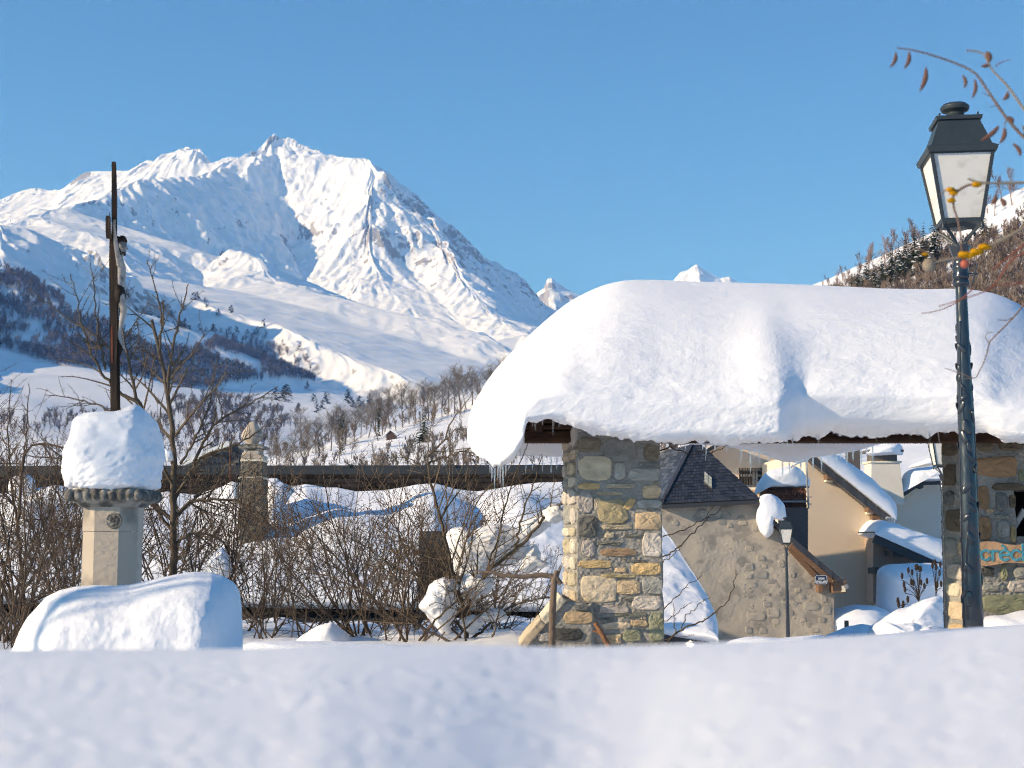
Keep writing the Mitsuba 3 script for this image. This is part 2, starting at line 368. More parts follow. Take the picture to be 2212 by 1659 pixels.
# ------------------------------------------------------------------ the forest on the mountain's foot: too many trees to count
mat('forest_bark', lambda p, n, uv: MIX((.085, .075, .08), (.15, .125, .12), N(p.x * .03, p.y * .03, p.z * .02)), kind='diffuse')


def sliver_tree(h, seed, conifer=False):
    r = random.Random(seed); tr = []
    for k in range(9 if not conifer else 8):
        a = r.uniform(0, 6.3)
        if conifer:
            z = h * (.12 + .8 * k / 8); L = (h - z) * .34 + .2
            for q in range(2):
                b = a + q * 2.1
                tr.append([(0, 0, z + h * .10), (math.cos(b) * L, math.sin(b) * L, z - h * .06), (math.cos(b + .9) * L * .8, math.sin(b + .9) * L * .8, z - h * .03)])
        else:
            z0 = h * r.uniform(.12, .5); L = h * r.uniform(.16, .30); z1 = min(h, z0 + h * r.uniform(.3, .55)); w = h * .022
            e = (math.cos(a) * L, math.sin(a) * L, z1)
            tr += [[(-w * math.sin(a), w * math.cos(a), z0), (w * math.sin(a), -w * math.cos(a), z0), e],
                   [(e[0] * .5, e[1] * .5, (z0 + z1) / 2), (e[0] * .5 + w * 2.6, e[1] * .5, (z0 + z1) / 2), (e[0] * .55 + L * .5 * math.cos(a + 1.5), e[1] * .55 + L * .5 * math.sin(a + 1.5), z1 * .98)],
                   [(e[0] * .45, e[1] * .45, (z0 + z1) / 2.1), (e[0] * .45 - w * 2.4, e[1] * .45, (z0 + z1) / 2.1), (e[0] * .5 + L * .5 * math.cos(a - 1.4), e[1] * .5 + L * .5 * math.sin(a - 1.4), z1 * .93)]]
    w = h * .016
    for a in (0, 2.1):
        tr.append([(-w * math.cos(a), -w * math.sin(a), -1), (w * math.cos(a), w * math.sin(a), -1), (0, 0, h)])
    v = np.array(tr, float).reshape(-1, 3)
    return v, np.arange(len(v)).reshape(-1, 3)


def plant_mass(spots, protos, hts):
    V, F, o = [], [], 0
    for k, (x, y, z) in enumerate(spots):
        v, f = protos[k % len(protos)]
        a = rnd.uniform(0, 6.3); s = hts[k]
        v2 = np.stack([(v[:, 0] * math.cos(a) - v[:, 1] * math.sin(a)) * s, (v[:, 0] * math.sin(a) + v[:, 1] * math.cos(a)) * s, v[:, 2] * s], 1) + [x, y, z]
        V.append(v2); F.append(f + o); o += len(v)
    return np.vstack(V), np.vstack(F)


def visible_spots(n, poly, ylim, seed, dens=None):
    """Points of the mountain sheet whose pixel lies in the polygon."""
    import shapely.geometry as sg, shapely
    r = np.random.default_rng(seed); out = []
    s = r.uniform(-.40, .06, n * 60); y = r.uniform(*ylim, n * 60)
    x = s * y; z = land.height(x, y)
    d = np.stack([x, y, z - EYE], -1); u = d[:, 1] * CP + d[:, 2] * SP
    px = 1106 + FPX * d[:, 0] / u; py = 829.5 - FPX * (d[:, 2] * CP - d[:, 1] * SP) / u
    ok = shapely.contains_xy(sg.Polygon(poly), px, py)
    P = np.stack([x, y, z], -1)[ok]
    if dens is not None: P = P[meshkit.fbm(P * dens[0], 3, seed) + r.uniform(-.12, .12, len(P)) > dens[1]]
    return P[:n]


bare = [sliver_tree(1, k) for k in range(6)]
spruce = [sliver_tree(1, 90 + k, True) for k in range(4)]
woods = [(-40, 575), (20, 590), (60, 600), (120, 640), (170, 690), (230, 700), (280, 735), (330, 760), (420, 762), (470, 735), (560, 740), (640, 770), (690, 800), (680, 825), (600, 822), (520, 830), (450, 842), (400, 838), (250, 800), (130, 790), (0, 755), (-40, 750)]
A = visible_spots(4200, woods, (1650, 2700), 5, (1 / 70., .44))
B = visible_spots(230, [(370, 870), (470, 850), (600, 890), (640, 930), (400, 930)], (900, 1900), 6, (1 / 50., .5))
C = visible_spots(230, [(-40, 905), (200, 905), (560, 905), (620, 960), (400, 1000), (-40, 1010)], (700, 1250), 8, (1 / 80., .45))
sp = np.vstack([A, B, C])
hh = np.r_[RNG.uniform(11, 20, len(A)), RNG.uniform(9, 14, len(B)), RNG.uniform(8, 13, len(C))]
put('mountain_forest', plant_mass(sp, bare, hh), 'forest_bark', smooth=False, kind='stuff', label='dark bare forest covering the foot of the mountain', cat='forest')
mat('far_needles', (.022, .032, .028), kind='diffuse')
A = np.vstack([visible_spots(60, [(230, 640), (420, 640), (600, 720), (700, 790), (560, 740), (380, 720)], (1900, 2900), 15, (1 / 90., .45)), visible_spots(26, [(620, 830), (800, 840), (900, 880), (560, 900)], (1200, 2300), 16)])
put('mountain_spruces', plant_mass(A, spruce, RNG.uniform(10, 20, len(A))), 'far_needles', smooth=False, kind='stuff', label='scattered small dark spruces on the mountain slope', cat='trees')
# ------------------------------------------------------------------ the nearer hillside with its trees
hill = Land([[(250, 1075, 200), (400, 1050, 230), (500, 1030, 260), (560, 1005, 290), (640, 980, 310), (720, 958, 325), (800, 935, 340), (860, 915, 350), (950, 898, 360), (1040, 868, 375), (1120, 820, 390), (1250, 745, 400), (1450, 680, 410), (1620, 650, 400), (1770, 640, 380), (1850, 618, 365), (1930, 585, 350), (2010, 548, 340), (2080, 505, 335), (2130, 462, 335), (2180, 430, 335), (2212, 408, 335), (2300, 350, 335), (2600, 200, 335)],
             [(250, 1090, 150), (500, 1060, 180), (600, 1040, 190), (700, 1022, 200), (800, 1000, 215), (880, 980, 225), (960, 962, 240), (1050, 950, 250), (1200, 930, 260), (1400, 900, 260), (1700, 830, 250), (1900, 770, 240), (2050, 720, 230), (2212, 660, 230), (2600, 520, 230)],
             [(700, 985, 265), (780, 965, 275), (860, 942, 290), (960, 925, 305), (1050, 905, 320)],
             [(200, 1110, 90), (600, 1085, 100), (1100, 1050, 110), (1500, 1010, 120), (1900, 985, 120), (2212, 960, 120), (2700, 900, 120)],
             [(200, 1160, 55), (900, 1150, 55), (1500, 1120, 60), (2212, 1100, 60), (2800, 1080, 60)],
             [(100, 1120, 700), (600, 1100, 700), (1000, 1060, 700), (1400, 1000, 700), (2000, 900, 700), (2700, 800, 700)]], step=12.)
def hill_rough(X, Y, Zv): P = np.stack([X, Y, Zv], -1); return fb(P, 1 / 18., 4, 61) * .9 + fb(P, 1 / 5., 3, 62) * .22
hs, hy = np.linspace(-.30, .52, 420), np.r_[np.linspace(56, 420, 260)[:-1], np.linspace(420, 690, 30)]
put('hillside', hill.mesh(hs, hy, blur=(1.5, 1.5), rough=hill_rough), 'far_snow', smooth=True, kind='structure')
mat('valley_snow', lambda p, n, uv: MIX((.86, .86, .88), (.90, .90, .91), N(p.x * .02, p.y * .02)), kind='diffuse')
vs, vy = np.linspace(-1.0, .30, 120), np.geomspace(58, 760, 60)
vx = vs[:, None] * vy[None]; vz = np.interp(vy, [58, 120, 300, 700, 760], [-3, -4, 2, 28, 20])[None] + fb(np.stack([vx, vy[None] + 0 * vx, 0 * vx], -1), 1 / 60., 4, 3) * 3
put('valley_floor', (np.stack([vx, vy[None] + 0 * vx, vz], -1).reshape(-1, 3), grid_faces(120, 60)), 'far_snow', smooth=True, kind='structure')


def on_hill(px, py=None, Y=None):
    """The point of the hillside that the pixel column shows at a given distance."""
    p = at(px, 900, Y); x = p[0]
    return np.array([x, Y, float(hill.height(np.array([x]), np.array([float(Y)]))[0])])
mat('wood_bark', lambda p, n, uv: MIX((.12, .098, .085), (.22, .185, .155), N(p.x * .5, p.y * .5, p.z * .3)), kind='diffuse')
mat('birch_bark', lambda p, n, uv: MIX((.18, .12, .105), (.30, .22, .19), N(p.x * .5, p.y * .5, p.z * .3)), kind='diffuse')
mat('spruce_needles', lambda p, n, uv: MIX((.018, .028, .018), (.05, .065, .035), N(p.x * 1.2, p.y * 1.2, p.z * 1.2)), kind='diffuse')
mat('ivy', (.035, .045, .022), kind='diffuse')


def bare_tree_proto(seed, h, wide=.5, fine=1.0, slim=False):
    """(trunk, crown) of a leafless tree: hundreds of thin tapering branches."""
    r = random.Random(seed); trunk, crown = [], []
    def limb(p, d, L, rad, lev):
        n = 4 if lev > 1 else 3; pts = [np.array(p, float)]
        for k in range(n):
            d = d + np.array([r.gauss(0, .13), r.gauss(0, .13), r.gauss(0, .08) + .08]); d /= np.linalg.norm(d); pts.append(pts[-1] + d * L / n)
        pts = np.array(pts); rr = np.linspace(rad, max(rad * .35, .022 * fine), n + 1)
        (trunk if lev >= 3 else crown).append(tube(pts, rr, 5 if lev >= 3 else 3))
        if lev == 0: return
        m = {3: 13, 2: 7, 1: 5}[lev]
        for k in range(m):
            t = r.uniform(.30 if lev == 3 else .2, 1.); i = min(int(t * n), n - 1); q = pts[i] + (pts[i + 1] - pts[i]) * (t * n - i)
            a = r.uniform(0, 6.28); out = np.array([math.cos(a), math.sin(a), 0])
            sp = wide * (1.25 if lev == 3 else 1.)
            dd = d * .6 + out * sp * r.uniform(.7, 1.3) + np.array([0, 0, .25])
            limb(q, dd / np.linalg.norm(dd), L * ((.52 if not slim else .34) * (1.25 - t * .75) if lev == 3 else .52) * r.uniform(.7, 1.15), rr[i] * .55, lev - 1)
    limb((0, 0, -.3), np.array([0, 0, 1.]), h * .86, h * .016, 3)
    return cat_(trunk), cat_(crown)


def spruce_proto(seed, h, snow=.25):
    """(trunk, crown, snow) of a conifer: whorls of drooping, ragged boughs."""
    r = random.Random(seed); V, Sn = [], []
    z = h * .06
    while z < h * .97:
        L = (h - z) * .30 + .12; n = int(7 + 5 * (1 - z / h))
        for k in range(n):
            a = r.uniform(0, 6.28); l = L * r.uniform(.65, 1.15); o = np.array([math.cos(a), math.sin(a), 0]); s = np.array([-o[1], o[0], 0])
            p0, p1 = np.array([0, 0, z + .1 * l]), o * l + [0, 0, z - l * r.uniform(.15, .42)]
            m = 5
            for q in range(m):
                c = p0 + (p1 - p0) * (q + .3) / m; w = l * .20 * (1 - .6 * q / m) * r.uniform(.6, 1.3); e = p0 + (p1 - p0) * min(1.08, (q + 1.7) / m)
                for sg_ in (-1, 1):
                    V.append([c, e + s * sg_ * w * .9 - [0, 0, w * .5], e - [0, 0, .02]])
            if r.random() < snow: 
                c = p0 + (p1 - p0) * r.uniform(.45, .9); w = l * .13; Sn.append((np.array(trimesh.creation.icosphere(1, 1.0).vertices) * [w * 1.3, w * 1.1, w * .45] + c + [0, 0, w * .3], np.array(trimesh.creation.icosphere(1, 1.0).faces)))
        z += h * .042 * r.uniform(.8, 1.25)
    v = np.array(V).reshape(-1, 3)
    return tube([(0, 0, -.3), (0, 0, h * .5), (0, 0, h)], [h * .014, h * .009, .01], 5), (v, np.arange(len(v)).reshape(-1, 3)), (cat_(Sn) if Sn else None)


def proto_dicts(parts): return [(nm, mikit.ply(m, mt, smooth=False)) for nm, m, mt in parts if m is not None]
def copy_tree(name, label, cat, group, dicts, p, s, rz):
    t = thing(name, label, cat, group)
    for nm, d in dicts:
        scene[numbered(t + '__' + nm)] = {**d, 'to_world': T().translate([float(q) for q in p]).rotate([0, 0, 1], math.degrees(rz)).scale(s)}
    for k in list(scene):
        if k in (t + '__snow', t + '__ivy'): note(k, kind='stuff')
    return t
BARE = [proto_dicts([('trunk', a, 'wood_bark'), ('crown', b, 'wood_bark')]) for a, b in (bare_tree_proto(200 + k, 12., .75 + .12 * (k % 3), 1.1) for k in range(5))]
BIRCH = [proto_dicts([('trunk', a, 'birch_bark'), ('crown', b, 'birch_bark')]) for a, b in (bare_tree_proto(300 + k, 12., .45, 1.3, True) for k in range(3))]
SPR = [proto_dicts([('trunk', a, 'wood_bark'), ('crown', b, 'spruce_needles'), ('snow', c, 'far_snow')]) for a, b, c in (spruce_proto(400 + k, 12.) for k in range(3))]
def ivy_proto(seed, h):
    r = random.Random(seed); V = []
    for k in range(420):
        z = h * r.uniform(.05, .85); rad = h * .075 * r.uniform(.2, 1.15) * (1 + .5 * math.sin(z * 2.1 + seed)) * (1.1 - z / h * .5); a = r.uniform(0, 6.28); c = np.array([math.cos(a) * rad, math.sin(a) * rad, z]); q = h * .02
        V.append([c, c + [r.gauss(0, q), r.gauss(0, q), r.gauss(0, q)], c + [r.gauss(0, q), r.gauss(0, q), r.gauss(0, q)]])
    v = np.array(V).reshape(-1, 3); return (v, np.arange(len(v)).reshape(-1, 3))
IVY = [proto_dicts([('trunk', a, 'wood_bark'), ('crown', b, 'wood_bark'), ('ivy', ivy_proto(k, 12.), 'ivy')]) for k, (a, b) in enumerate(bare_tree_proto(500 + k, 12., .5, 1.5) for k in range(2))]

hr_ = random.Random(77)
def tree_row(items, dicts, name, label, cat, group):
    items = sorted(items)
    for k, (px, Y, hpx) in enumerate(items):
        p = on_hill(px, None, Y); h = hpx / FPX * Y * (.88 if name == 'bare_tree' else 1.)
        copy_tree(name, label if len(items) == 1 else ordinal(k, len(items)) + ' ' + label, cat, group, dicts[k % len(dicts)], p, h / 12., hr_.uniform(0, 6.28))
row = [(585, 262, 70), (600, 285, 80), (618, 270, 66), (632, 292, 76), (652, 300, 118), (668, 286, 88), (684, 300, 84), (700, 300, 96), (716, 292, 110), (730, 318, 92), (748, 306, 100), (765, 312, 104), (780, 322, 78), (796, 316, 100), (812, 332, 110), (826, 326, 92), (842, 336, 116), (856, 330, 84), (870, 338, 118), (884, 344, 86), (896, 342, 104), (912, 348, 92), (926, 346, 112), (940, 352, 86), (955, 350, 90), (968, 356, 118), (982, 352, 96), (995, 360, 128), (1008, 358, 92), (1020, 366, 100), (1034, 362, 88), (1050, 370, 80), (1064, 374, 84), (1080, 376, 86)]
tree_row(row, BARE, 'bare_tree', 'leafless tree of the row along the snowy hill crest', 'tree', 'bare trees along the hill crest')
tree_row([(604, 215, 72), (622, 230, 60), (640, 222, 64), (735, 236, 80), (760, 240, 58), (690, 232, 52)], BARE, 'bare_tree', 'dark leafless tree on open snow below the crest', 'tree', 'bare trees on the snow field')
for px, Y, h, lb in [(738, 262, 96, 'ivy covered tree in the middle of the snowy hill slope'), (660, 246, 60, 'short ivy covered trunk at the left end of the hill slope'), (690, 262, 50, 'short ivy covered trunk left of the hill slope middle'), (818, 300, 84, 'ivy covered tree with snow tufts on the hill crest left of the barn')]:
    tree_row([(px, Y, h)], IVY, 'ivy_tree', lb, 'tree', None)
tree_row([(916, 268, 84)], SPR, 'spruce', 'dark conifer standing right of the small barn on the hill', 'tree', None)
tree_row([(996, 285, 30)], SPR, 'spruce', 'small dark conifer alone on the bright snow field', 'tree', None)
tree_row([(620 + 26 * k + hr_.uniform(-9, 9), 178 + hr_.uniform(-10, 34), hr_.uniform(26, 46)) for k in range(0, 23, 2)], BARE, 'bare_tree', 'low bare tree just above the dark roof ridge', 'tree', 'low bare trees above the roof ridge')
# brush: twiggy scrub nobody could count
def scrub(n, pxr, Yr, hr, seed, m, name, label, keep=None):
    r = np.random.default_rng(seed); px = r.uniform(*pxr, n); Y = r.uniform(*Yr, n)
    x = at(px, 900, Y)[:, 0]; P = np.stack([x, Y, hill.height(x, Y)], 1); kk = meshkit.fbm(P / 14., 3, seed) > (keep or .42); P = P[kk]
    put(name, plant_mass(P, [sliver_tree(1, 700 + q) for q in range(8)], r.uniform(*hr, len(P))), m, smooth=False, kind='stuff', label=label, cat='scrub')
scrub(300, (560, 1230), (150, 225), (1.4, 3.4), 3, 'wood_bark', 'hill_scrub', 'bare scrub over the lower part of the snowy hill')
scrub(110, (560, 1100), (315, 378), (2.0, 5.), 4, 'wood_bark', 'crest_scrub', 'bare undergrowth between the trees on the hill crest', .3)
# small barn on the hill
bp = on_hill(843, None, 285); bw_ = 27 / FPX * 285
brn = thing('barn', 'tiny wooden barn with a snowy roof on the hill left of the shed', 'barn')
put('wall', prism([(-bw_ * .3, 0, -1), (bw_ * .45, 0, -1), (bw_ * .45, 0, .9), (.1, 0, 1.9), (-bw_ * .3, 0, .9)], bp, bp + [0, 3, 0]), 'stained_dark', brn, smooth=False) if mat('stained_dark', (.07, .045, .035), rough=.8) else None
put('roof', cat_([prism([(-.15, -.2, 2.05), (bw_ * .62, -.2, .95), (bw_ * .62, 3.2, .95), (-.15, 3.2, 2.05)], bp, bp + [0, 0, .3]), prism([(.1, -.2, 2.05), (-bw_ * .45, -.2, .75), (-bw_ * .45, 3.2, .75), (.1, 3.2, 2.05)], bp, bp + [0, 0, .3])]), 'far_snow', brn, smooth=False)

# right hand hillside above the shed roof
tree_row([(1800, 352, 40), (1815, 348, 46), (1830, 344, 52), (1845, 346, 44), (1868, 350, 66), (1884, 348, 80), (1900, 344, 72), (1922, 340, 84), (1938, 344, 92), (1956, 338, 80), (1990, 338, 92), (2006, 334, 74), (1975, 342, 70), (1786, 356, 30)], BIRCH, 'birch', 'reddish birch on the right hillside skyline', 'tree', 'birches on the right hand skyline')
tree_row([(2150, 338, 70), (2165, 330, 60), (2185, 336, 84), (2205, 330, 90), (2140, 330, 50), (2120, 326, 44)], BIRCH, 'birch', 'birch on the bright snow slope beside the lantern', 'tree', 'birches on the slope right of the lantern')
tree_row([(1848, 322, 46), (1862, 318, 62), (1880, 320, 76), (1897, 314, 64), (1915, 318, 70), (1935, 312, 94), (1952, 316, 84), (1968, 308, 104), (1988, 312, 110), (2008, 304, 118), (2030, 308, 116), (1905, 300, 56), (1945, 298, 60)], SPR, 'spruce', 'dark spruce of the snowy clump beside the lamp post', 'tree', 'spruces left of the lamp post')
tree_row([(2092, 306, 50), (2140, 312, 74)], SPR, 'spruce', 'dark spruce on the hillside right of the lamp post', 'tree', 'spruces right of the lamp post')
mat('brush_bark', lambda p, n, uv: MIX((.14, .105, .088), (.25, .20, .165), N(p.x * .4, p.y * .4, p.z * .4)), kind='diffuse')
scrub(5600, (1800, 2330), (150, 312), (1.8, 4.4), 9, 'brush_bark', 'hillside_brush', 'brown leafless brush with snow patches covering the right hillside', .34)
scrub(650, (1770, 2080), (300, 352), (1.4, 3.2), 12, 'brush_bark', 'skyline_brush', 'brown brush between the birches and spruces on the right hillside', .30)
scrub(500, (1240, 1800), (110, 240), (1.8, 4.4), 10, 'brush_bark', 'valley_brush', 'brown brush on the slope seen under the shed beam', .40)
# ------------------------------------------------------------------ snowy ground falling away from the camera
def ground_py(px): return interp(px, [(-3000, 1403), (0, 1403), (600, 1401), (1500, 1398), (1700, 1385), (1850, 1372), (2000, 1356), (2120, 1345), (2212, 1338), (3000, 1325), (5000, 1300)])
def ground_z(x, y):
    x, y = np.asarray(x, float), np.asarray(y, float)
    px = 1106 + FPX * x / (y * .988)
    return EYE - (ground_py(px) - 1165 + 2) / 3039 * np.minimum(y, 60)
gs = np.linspace(-1.1, 1.1, 260); gy = np.r_[np.linspace(1.9, 14, 90)[:-1], np.geomspace(14, 150, 80)]
S_, Y_ = np.meshgrid(gs, gy, indexing='ij'); X_ = S_ * Y_
Zg = ground_z(X_, Y_) + fb(np.stack([X_, Y_, 0 * X_], -1), .7, 4, 2) * .045 * np.clip(Y_ / 8, .4, 1.5) - .02
put('snow_ground', (np.stack([X_, Y_, Zg], -1).reshape(-1, 3), grid_faces(len(gs), len(gy))), 'snow', smooth=True, kind='structure')

# the bank of snow right in front of the lens
def bank():
    px = np.linspace(-500, 2800, 230)
    edge = interp(px, [(-500, 1404), (0, 1404), (300, 1403), (520, 1401), (700, 1393), (1000, 1393), (1200, 1398), (1400, 1394), (1500, 1389), (1700, 1381), (1900, 1370), (2050, 1362), (2212, 1349), (2500, 1338)])
    rows = [(1.75, 240, 1.), (1.55, 130, 1.), (1.40, 60, 1.), (1.30, 26, 1.), (1.22, 10, 1.), (1.14, 3, 1.), (1.06, 0, 1.), (.98, 3, 1.), (.92, 9, 1.), (.86, 20, 1), (.80, 40, 1), (.74, 70, 1), (.67, 112, 1), (.60, 165, 1), (.53, 235, 1), (.46, 330, 1), (.39, 450, 1), (.30, 640, 1), (.2, 1000, 1)]
    from scipy.interpolate import PchipInterpolator
    ro = np.array(rows); t = np.linspace(0, len(ro) - 1, 150)
    Yr = PchipInterpolator(np.arange(len(ro)), ro[:, 0])(t); dp = PchipInterpolator(np.arange(len(ro)), ro[:, 1])(t)
    back = t > 6
    V = []
    for k in range(len(t)):
        # behind the crest the bank falls away, in front it comes down towards the camera
        py = edge + dp[k]
        V.append(at(px, py, Yr[k] * np.ones_like(px)))
    V = np.array(V).transpose(1, 0, 2)
    dip = np.exp(-((px - 1250) / 330) ** 2)[:, None] * np.clip((t[None] - 6.5) / 5, 0, 1) * .008
    nz = fb(V, 3., 2, 12) * .0013 + fb(V, 17., 3, 14) * .0005
    V[..., 2] += nz * np.clip(np.abs(t[None] - 6) / 3, .2, 1) - dip
    return V.reshape(-1, 3), grid_faces(len(px), len(t))[:, ::-1]
put('snow_bank', bank(), 'fine_snow', smooth=True, kind='structure', label='soft bank of snow right in front of the camera')

# ice crystals on the bank that flash in the sun
scene['crystal'] = {'type': 'twosided', 'bsdf': {'type': 'roughconductor', 'alpha': .12, 'specular_reflectance': {'type': 'rgb', 'value': .95}}}
cm = []
for (px, py, Y) in [(828, 1470, .84), (1020, 1492, .80), (1355, 1465, .84), (1570, 1423, .90), (2133, 1458, .82), (1490, 1392, 1.02), (478, 1625, .66), (540, 1546, .73), (1095, 1402, 1.0), (700, 1458, .85), (1523, 1486, .80), (1365, 1490, .80), (1595, 1562, .72), (450, 1538, .74), (1940, 1470, .80)]:
    p = at(px, py, Y); d = np.array([0, 0, EYE]) - p; d /= np.linalg.norm(d); n = d + SUN; n /= np.linalg.norm(n); p = p + d * .022
    u = np.cross(n, [0, 0, 1.]); u /= np.linalg.norm(u); w = np.cross(n, u); s = rnd.uniform(.0008, .0014)
    cm.append((np.array([p + s * (u * math.cos(a) + w * math.sin(a)) for a in np.arange(6) * math.pi / 3]), np.array([[0, 1, 2], [0, 2, 3], [0, 3, 4], [0, 4, 5]])))
put('snow_crystals', cat_(cm), 'crystal', smooth=False, kind='stuff', label='few tiny ice crystals flashing on the snow bank', cat='snow crystals')

# ------------------------------------------------------------------ the open shed: pillars, beams, roof, snow
shed = thing('timber_shed', 'open shed with rough stone pillars and dark beams under a deep snow roof', 'shed')
DARKWOOD = (.035, .019, .012)
YB = 8.62
for (y0, y1, dY, x0, x1) in ((955, 929, .0, 1133, 2700), (927, 916, -.05, 1134, 2700), (914, 904, -.08, 1136, 2700)):
    a, b = at(x0, y0, YB + dY), at(x1, y1, YB + dY)
    m = box(((a[0] + b[0]) / 2, YB + dY + .08, (a[2] + b[2]) / 2), (b[0] - a[0], .16, abs(b[2] - a[2]) - .004), chamfer=.006)
    m = trimesh.Trimesh(*m).subdivide_to_size(.12); v = np.array(m.vertices); v[:, 1] += fb(v * [1, 1, 6], 5., 2, 3) * .004
    tput('beam', (v, np.array(m.faces)), DARKWOOD if dY else (.045, .022, .012), shed, var=.7, s=14., smooth=False)
bx0, bx1 = at(1140, 955, YB)[0], at(2700, 955, YB)[0]
tput('beam', box(((bx0 + bx1) / 2, 11.2, 2.68), (bx1 - bx0, .16, .16)), DARKWOOD, shed)
for k in range(9):
    x = bx0 + .05 + (bx1 - bx0 - .1) * k / 8
    tput('rafter', beam((x, 8.55, 2.45), (x, 10.0, 2.93), .08, .10), DARKWOOD, shed)
    tput('rafter', beam((x, 11.45, 2.68), (x, 10.0, 2.95), .08, .10), DARKWOOD, shed)
for k in range(12):
    t0, t1 = k / 12, (k + .97) / 12
    for (ya, za, yb, zb) in ((8.58, 2.545, 10.0, 3.0), (11.5, 2.74, 10.0, 3.02)):
        p = lambda t: np.array([0, ya + (yb - ya) * t, za + (zb - za) * t])
        q = [p(t0) + [bx0 - .02, 0, 0], p(t1) + [bx0 - .02, 0, 0], p(t1) + [bx1, 0, 0], p(t0) + [bx1, 0, 0]]
        tput('roof_board', hexa([*q, *[c + [0, 0, .025] for c in q]]), (.05, .03, .02), shed, var=.3)

TOP = [(1013, 925), (1016, 905), (1024, 880), (1036, 858), (1060, 822), (1100, 775), (1150, 722), (1190, 684), (1225, 655), (1260, 634), (1300, 616), (1340, 606), (1380, 604), (1440, 605), (1500, 608), (1700, 614), (1900, 622), (2060, 623), (2100, 627), (2140, 634), (2175, 646), (2212, 664), (2260, 695), (2330, 750), (2420, 830), (2480, 900), (2500, 940)]
LIP = [(1013, 940), (1022, 968), (1040, 988), (1065, 1004), (1090, 1000), (1112, 985), (1128, 958), (1138, 912), (1160, 906), (1220, 908), (1260, 928), (1330, 941), (1430, 956), (1500, 953), (1620, 958), (1690, 954), (1720, 936), (1750, 917), (1790, 913), (1900, 911), (2040, 914), (2130, 917), (2150, 928), (2170, 944), (2212, 951), (2300, 950), (2500, 960)]
REAR = [(1013, 955), (1080, 990), (1140, 986), (1215, 990), (1330, 975), (1430, 958), (1560, 964), (1640, 979), (1680, 996), (1705, 1001), (1760, 988), (1850, 976), (1895, 962), (1980, 945), (2500, 950)]
def shed_snow():
    u = np.r_[np.linspace(1013, 1060, 40)[:-1], np.linspace(1060, 2300, 420)[:-1], np.linspace(2300, 2500, 50)]
    e = np.clip((u - 1013) / 150, 0, 1); e = (1 - (1 - e) ** 2.6) ** (1 / 2.6)
    e2 = np.clip((2500 - u) / 180, 0, 1); e = np.minimum(e, (1 - (1 - e2) ** 2.6) ** (1 / 2.6)); e = np.clip(e, .03, 1)
    top, lip, rear = interp(u, TOP), interp(u, LIP), interp(u, REAR)
    from scipy.ndimage import gaussian_filter1d as g1
    uu_ = np.arange(1013, 2500, 1.); sm = lambda q, sg: np.interp(u, uu_, g1(interp(uu_, q), sg))
    blend = np.clip((u - 1145) / 40, 0, 1); top = np.where(u < 1040, top, sm(TOP, 14)); lip = lip * (1 - blend) + sm(LIP, 12) * blend; rear = sm(REAR, 10)
    lip = np.maximum(lip, top + 14); rear = np.maximum(rear, top + 10)
    ks = [(0, 8.60, 0, 'u'), (1, 8.25, -.008, 'f'), (2, 8.15, .012, 'f'), (3, 8.095, .08, 'f'), (4, 8.09, .22, 'f'), (5, 8.20, .36, 'f'), (6, 8.47, .53, 'f'), (7, 8.82, .70, 'f'), (8, 9.2, .84, 'f'), (9, 9.55, .93, 'f'), (10, 9.85, .98, 'f'), (11, 10.15, 1.0, 'f'),
          (12, 10.8, .97, 'r'), (13, 11.4, .78, 'r'), (14, 11.85, .45, 'r'), (15, 11.95, .18, 'r'), (16, 11.85, .02, 'r'), (17, 11.7, 0, 'r'), (18, 11.5, .03, 'r'), (19, 11.2, 0, 'u')]
    rows = []
    for k, Y, w, side in ks:
        Yk = 9.95 + (Y - 9.95) * e
        if side == 'f': q = at(u, lip + (top - lip) * w, Yk)
        elif side == 'r': q = at(u, rear + (top - rear) * w, Yk); 
        else: q = at(u, lip, Yk); q[:, 2] = np.minimum(np.maximum(q[:, 2] + .05, 2.53 if k == 0 else 2.76), at(u, top + 8, Yk)[:, 2])
        rows.append(q)
    rows = np.array(rows)
    from scipy.interpolate import PchipInterpolator
    t = np.r_[np.linspace(0, 2, 10)[:-1], np.linspace(2, 11, 120)[:-1], np.linspace(11, 19, 50)]
    V = PchipInterpolator(np.arange(20), rows, axis=0)(t).transpose(1, 0, 2)
    tt = t[None, :]; uu = u[:, None]
    low = np.clip((8.2 - tt) / 3.5, 0, 1) * np.clip((tt - .8) / 1.2, 0, 1)     # the lower half is coarse, the crown smooth
    front = np.clip((tt - .5) / 1.5, 0, 1) * (tt < 17.5)
    # the part left of the middle has kept its full depth; to the right of it some has slid off
    edge_u = 1712 + np.clip(tt - 5.5, 0, 3) * 4
    slip = SSn(edge_u - 34 - 6 * np.clip(tt - 5, 0, 4), edge_u + 44 + 10 * np.clip(tt - 5, 0, 4), uu) * np.clip((7.7 - tt) / 6.2, 0, 1) ** 1.2 * np.clip((tt - .3) / .8, 0, 1) * (1 - SSn(1900, 2250, uu) * .75)
    hump = np.exp(-((uu - 1655) / 60) ** 2) * np.exp(-((tt - 6.2) / 1.8) ** 2)
    V[..., 1] += slip * .30 - hump * .04
    V[..., 2] -= slip * .05 - hump * .03
    nz = fb(V, 1.0, 2, 31) * .035 * front + fb(V * [1, 1, 1.5], 7., 4, 33) * .011 * low + fb(V * [.8, 1, 1.5], 24., 3, 35) * .013 * np.clip((5.6 - tt) / 3.5, 0, 1) * np.clip((tt - .8) / 1.2, 0, 1) * np.clip(.5 + 2 * fb(V, 2., 2, 38), 0, 1) + fb(V, 55., 2, 39) * .003 * np.clip((4.5 - tt) / 3, 0, 1) * front + fb(V, 22., 2, 36) * .0012 * front
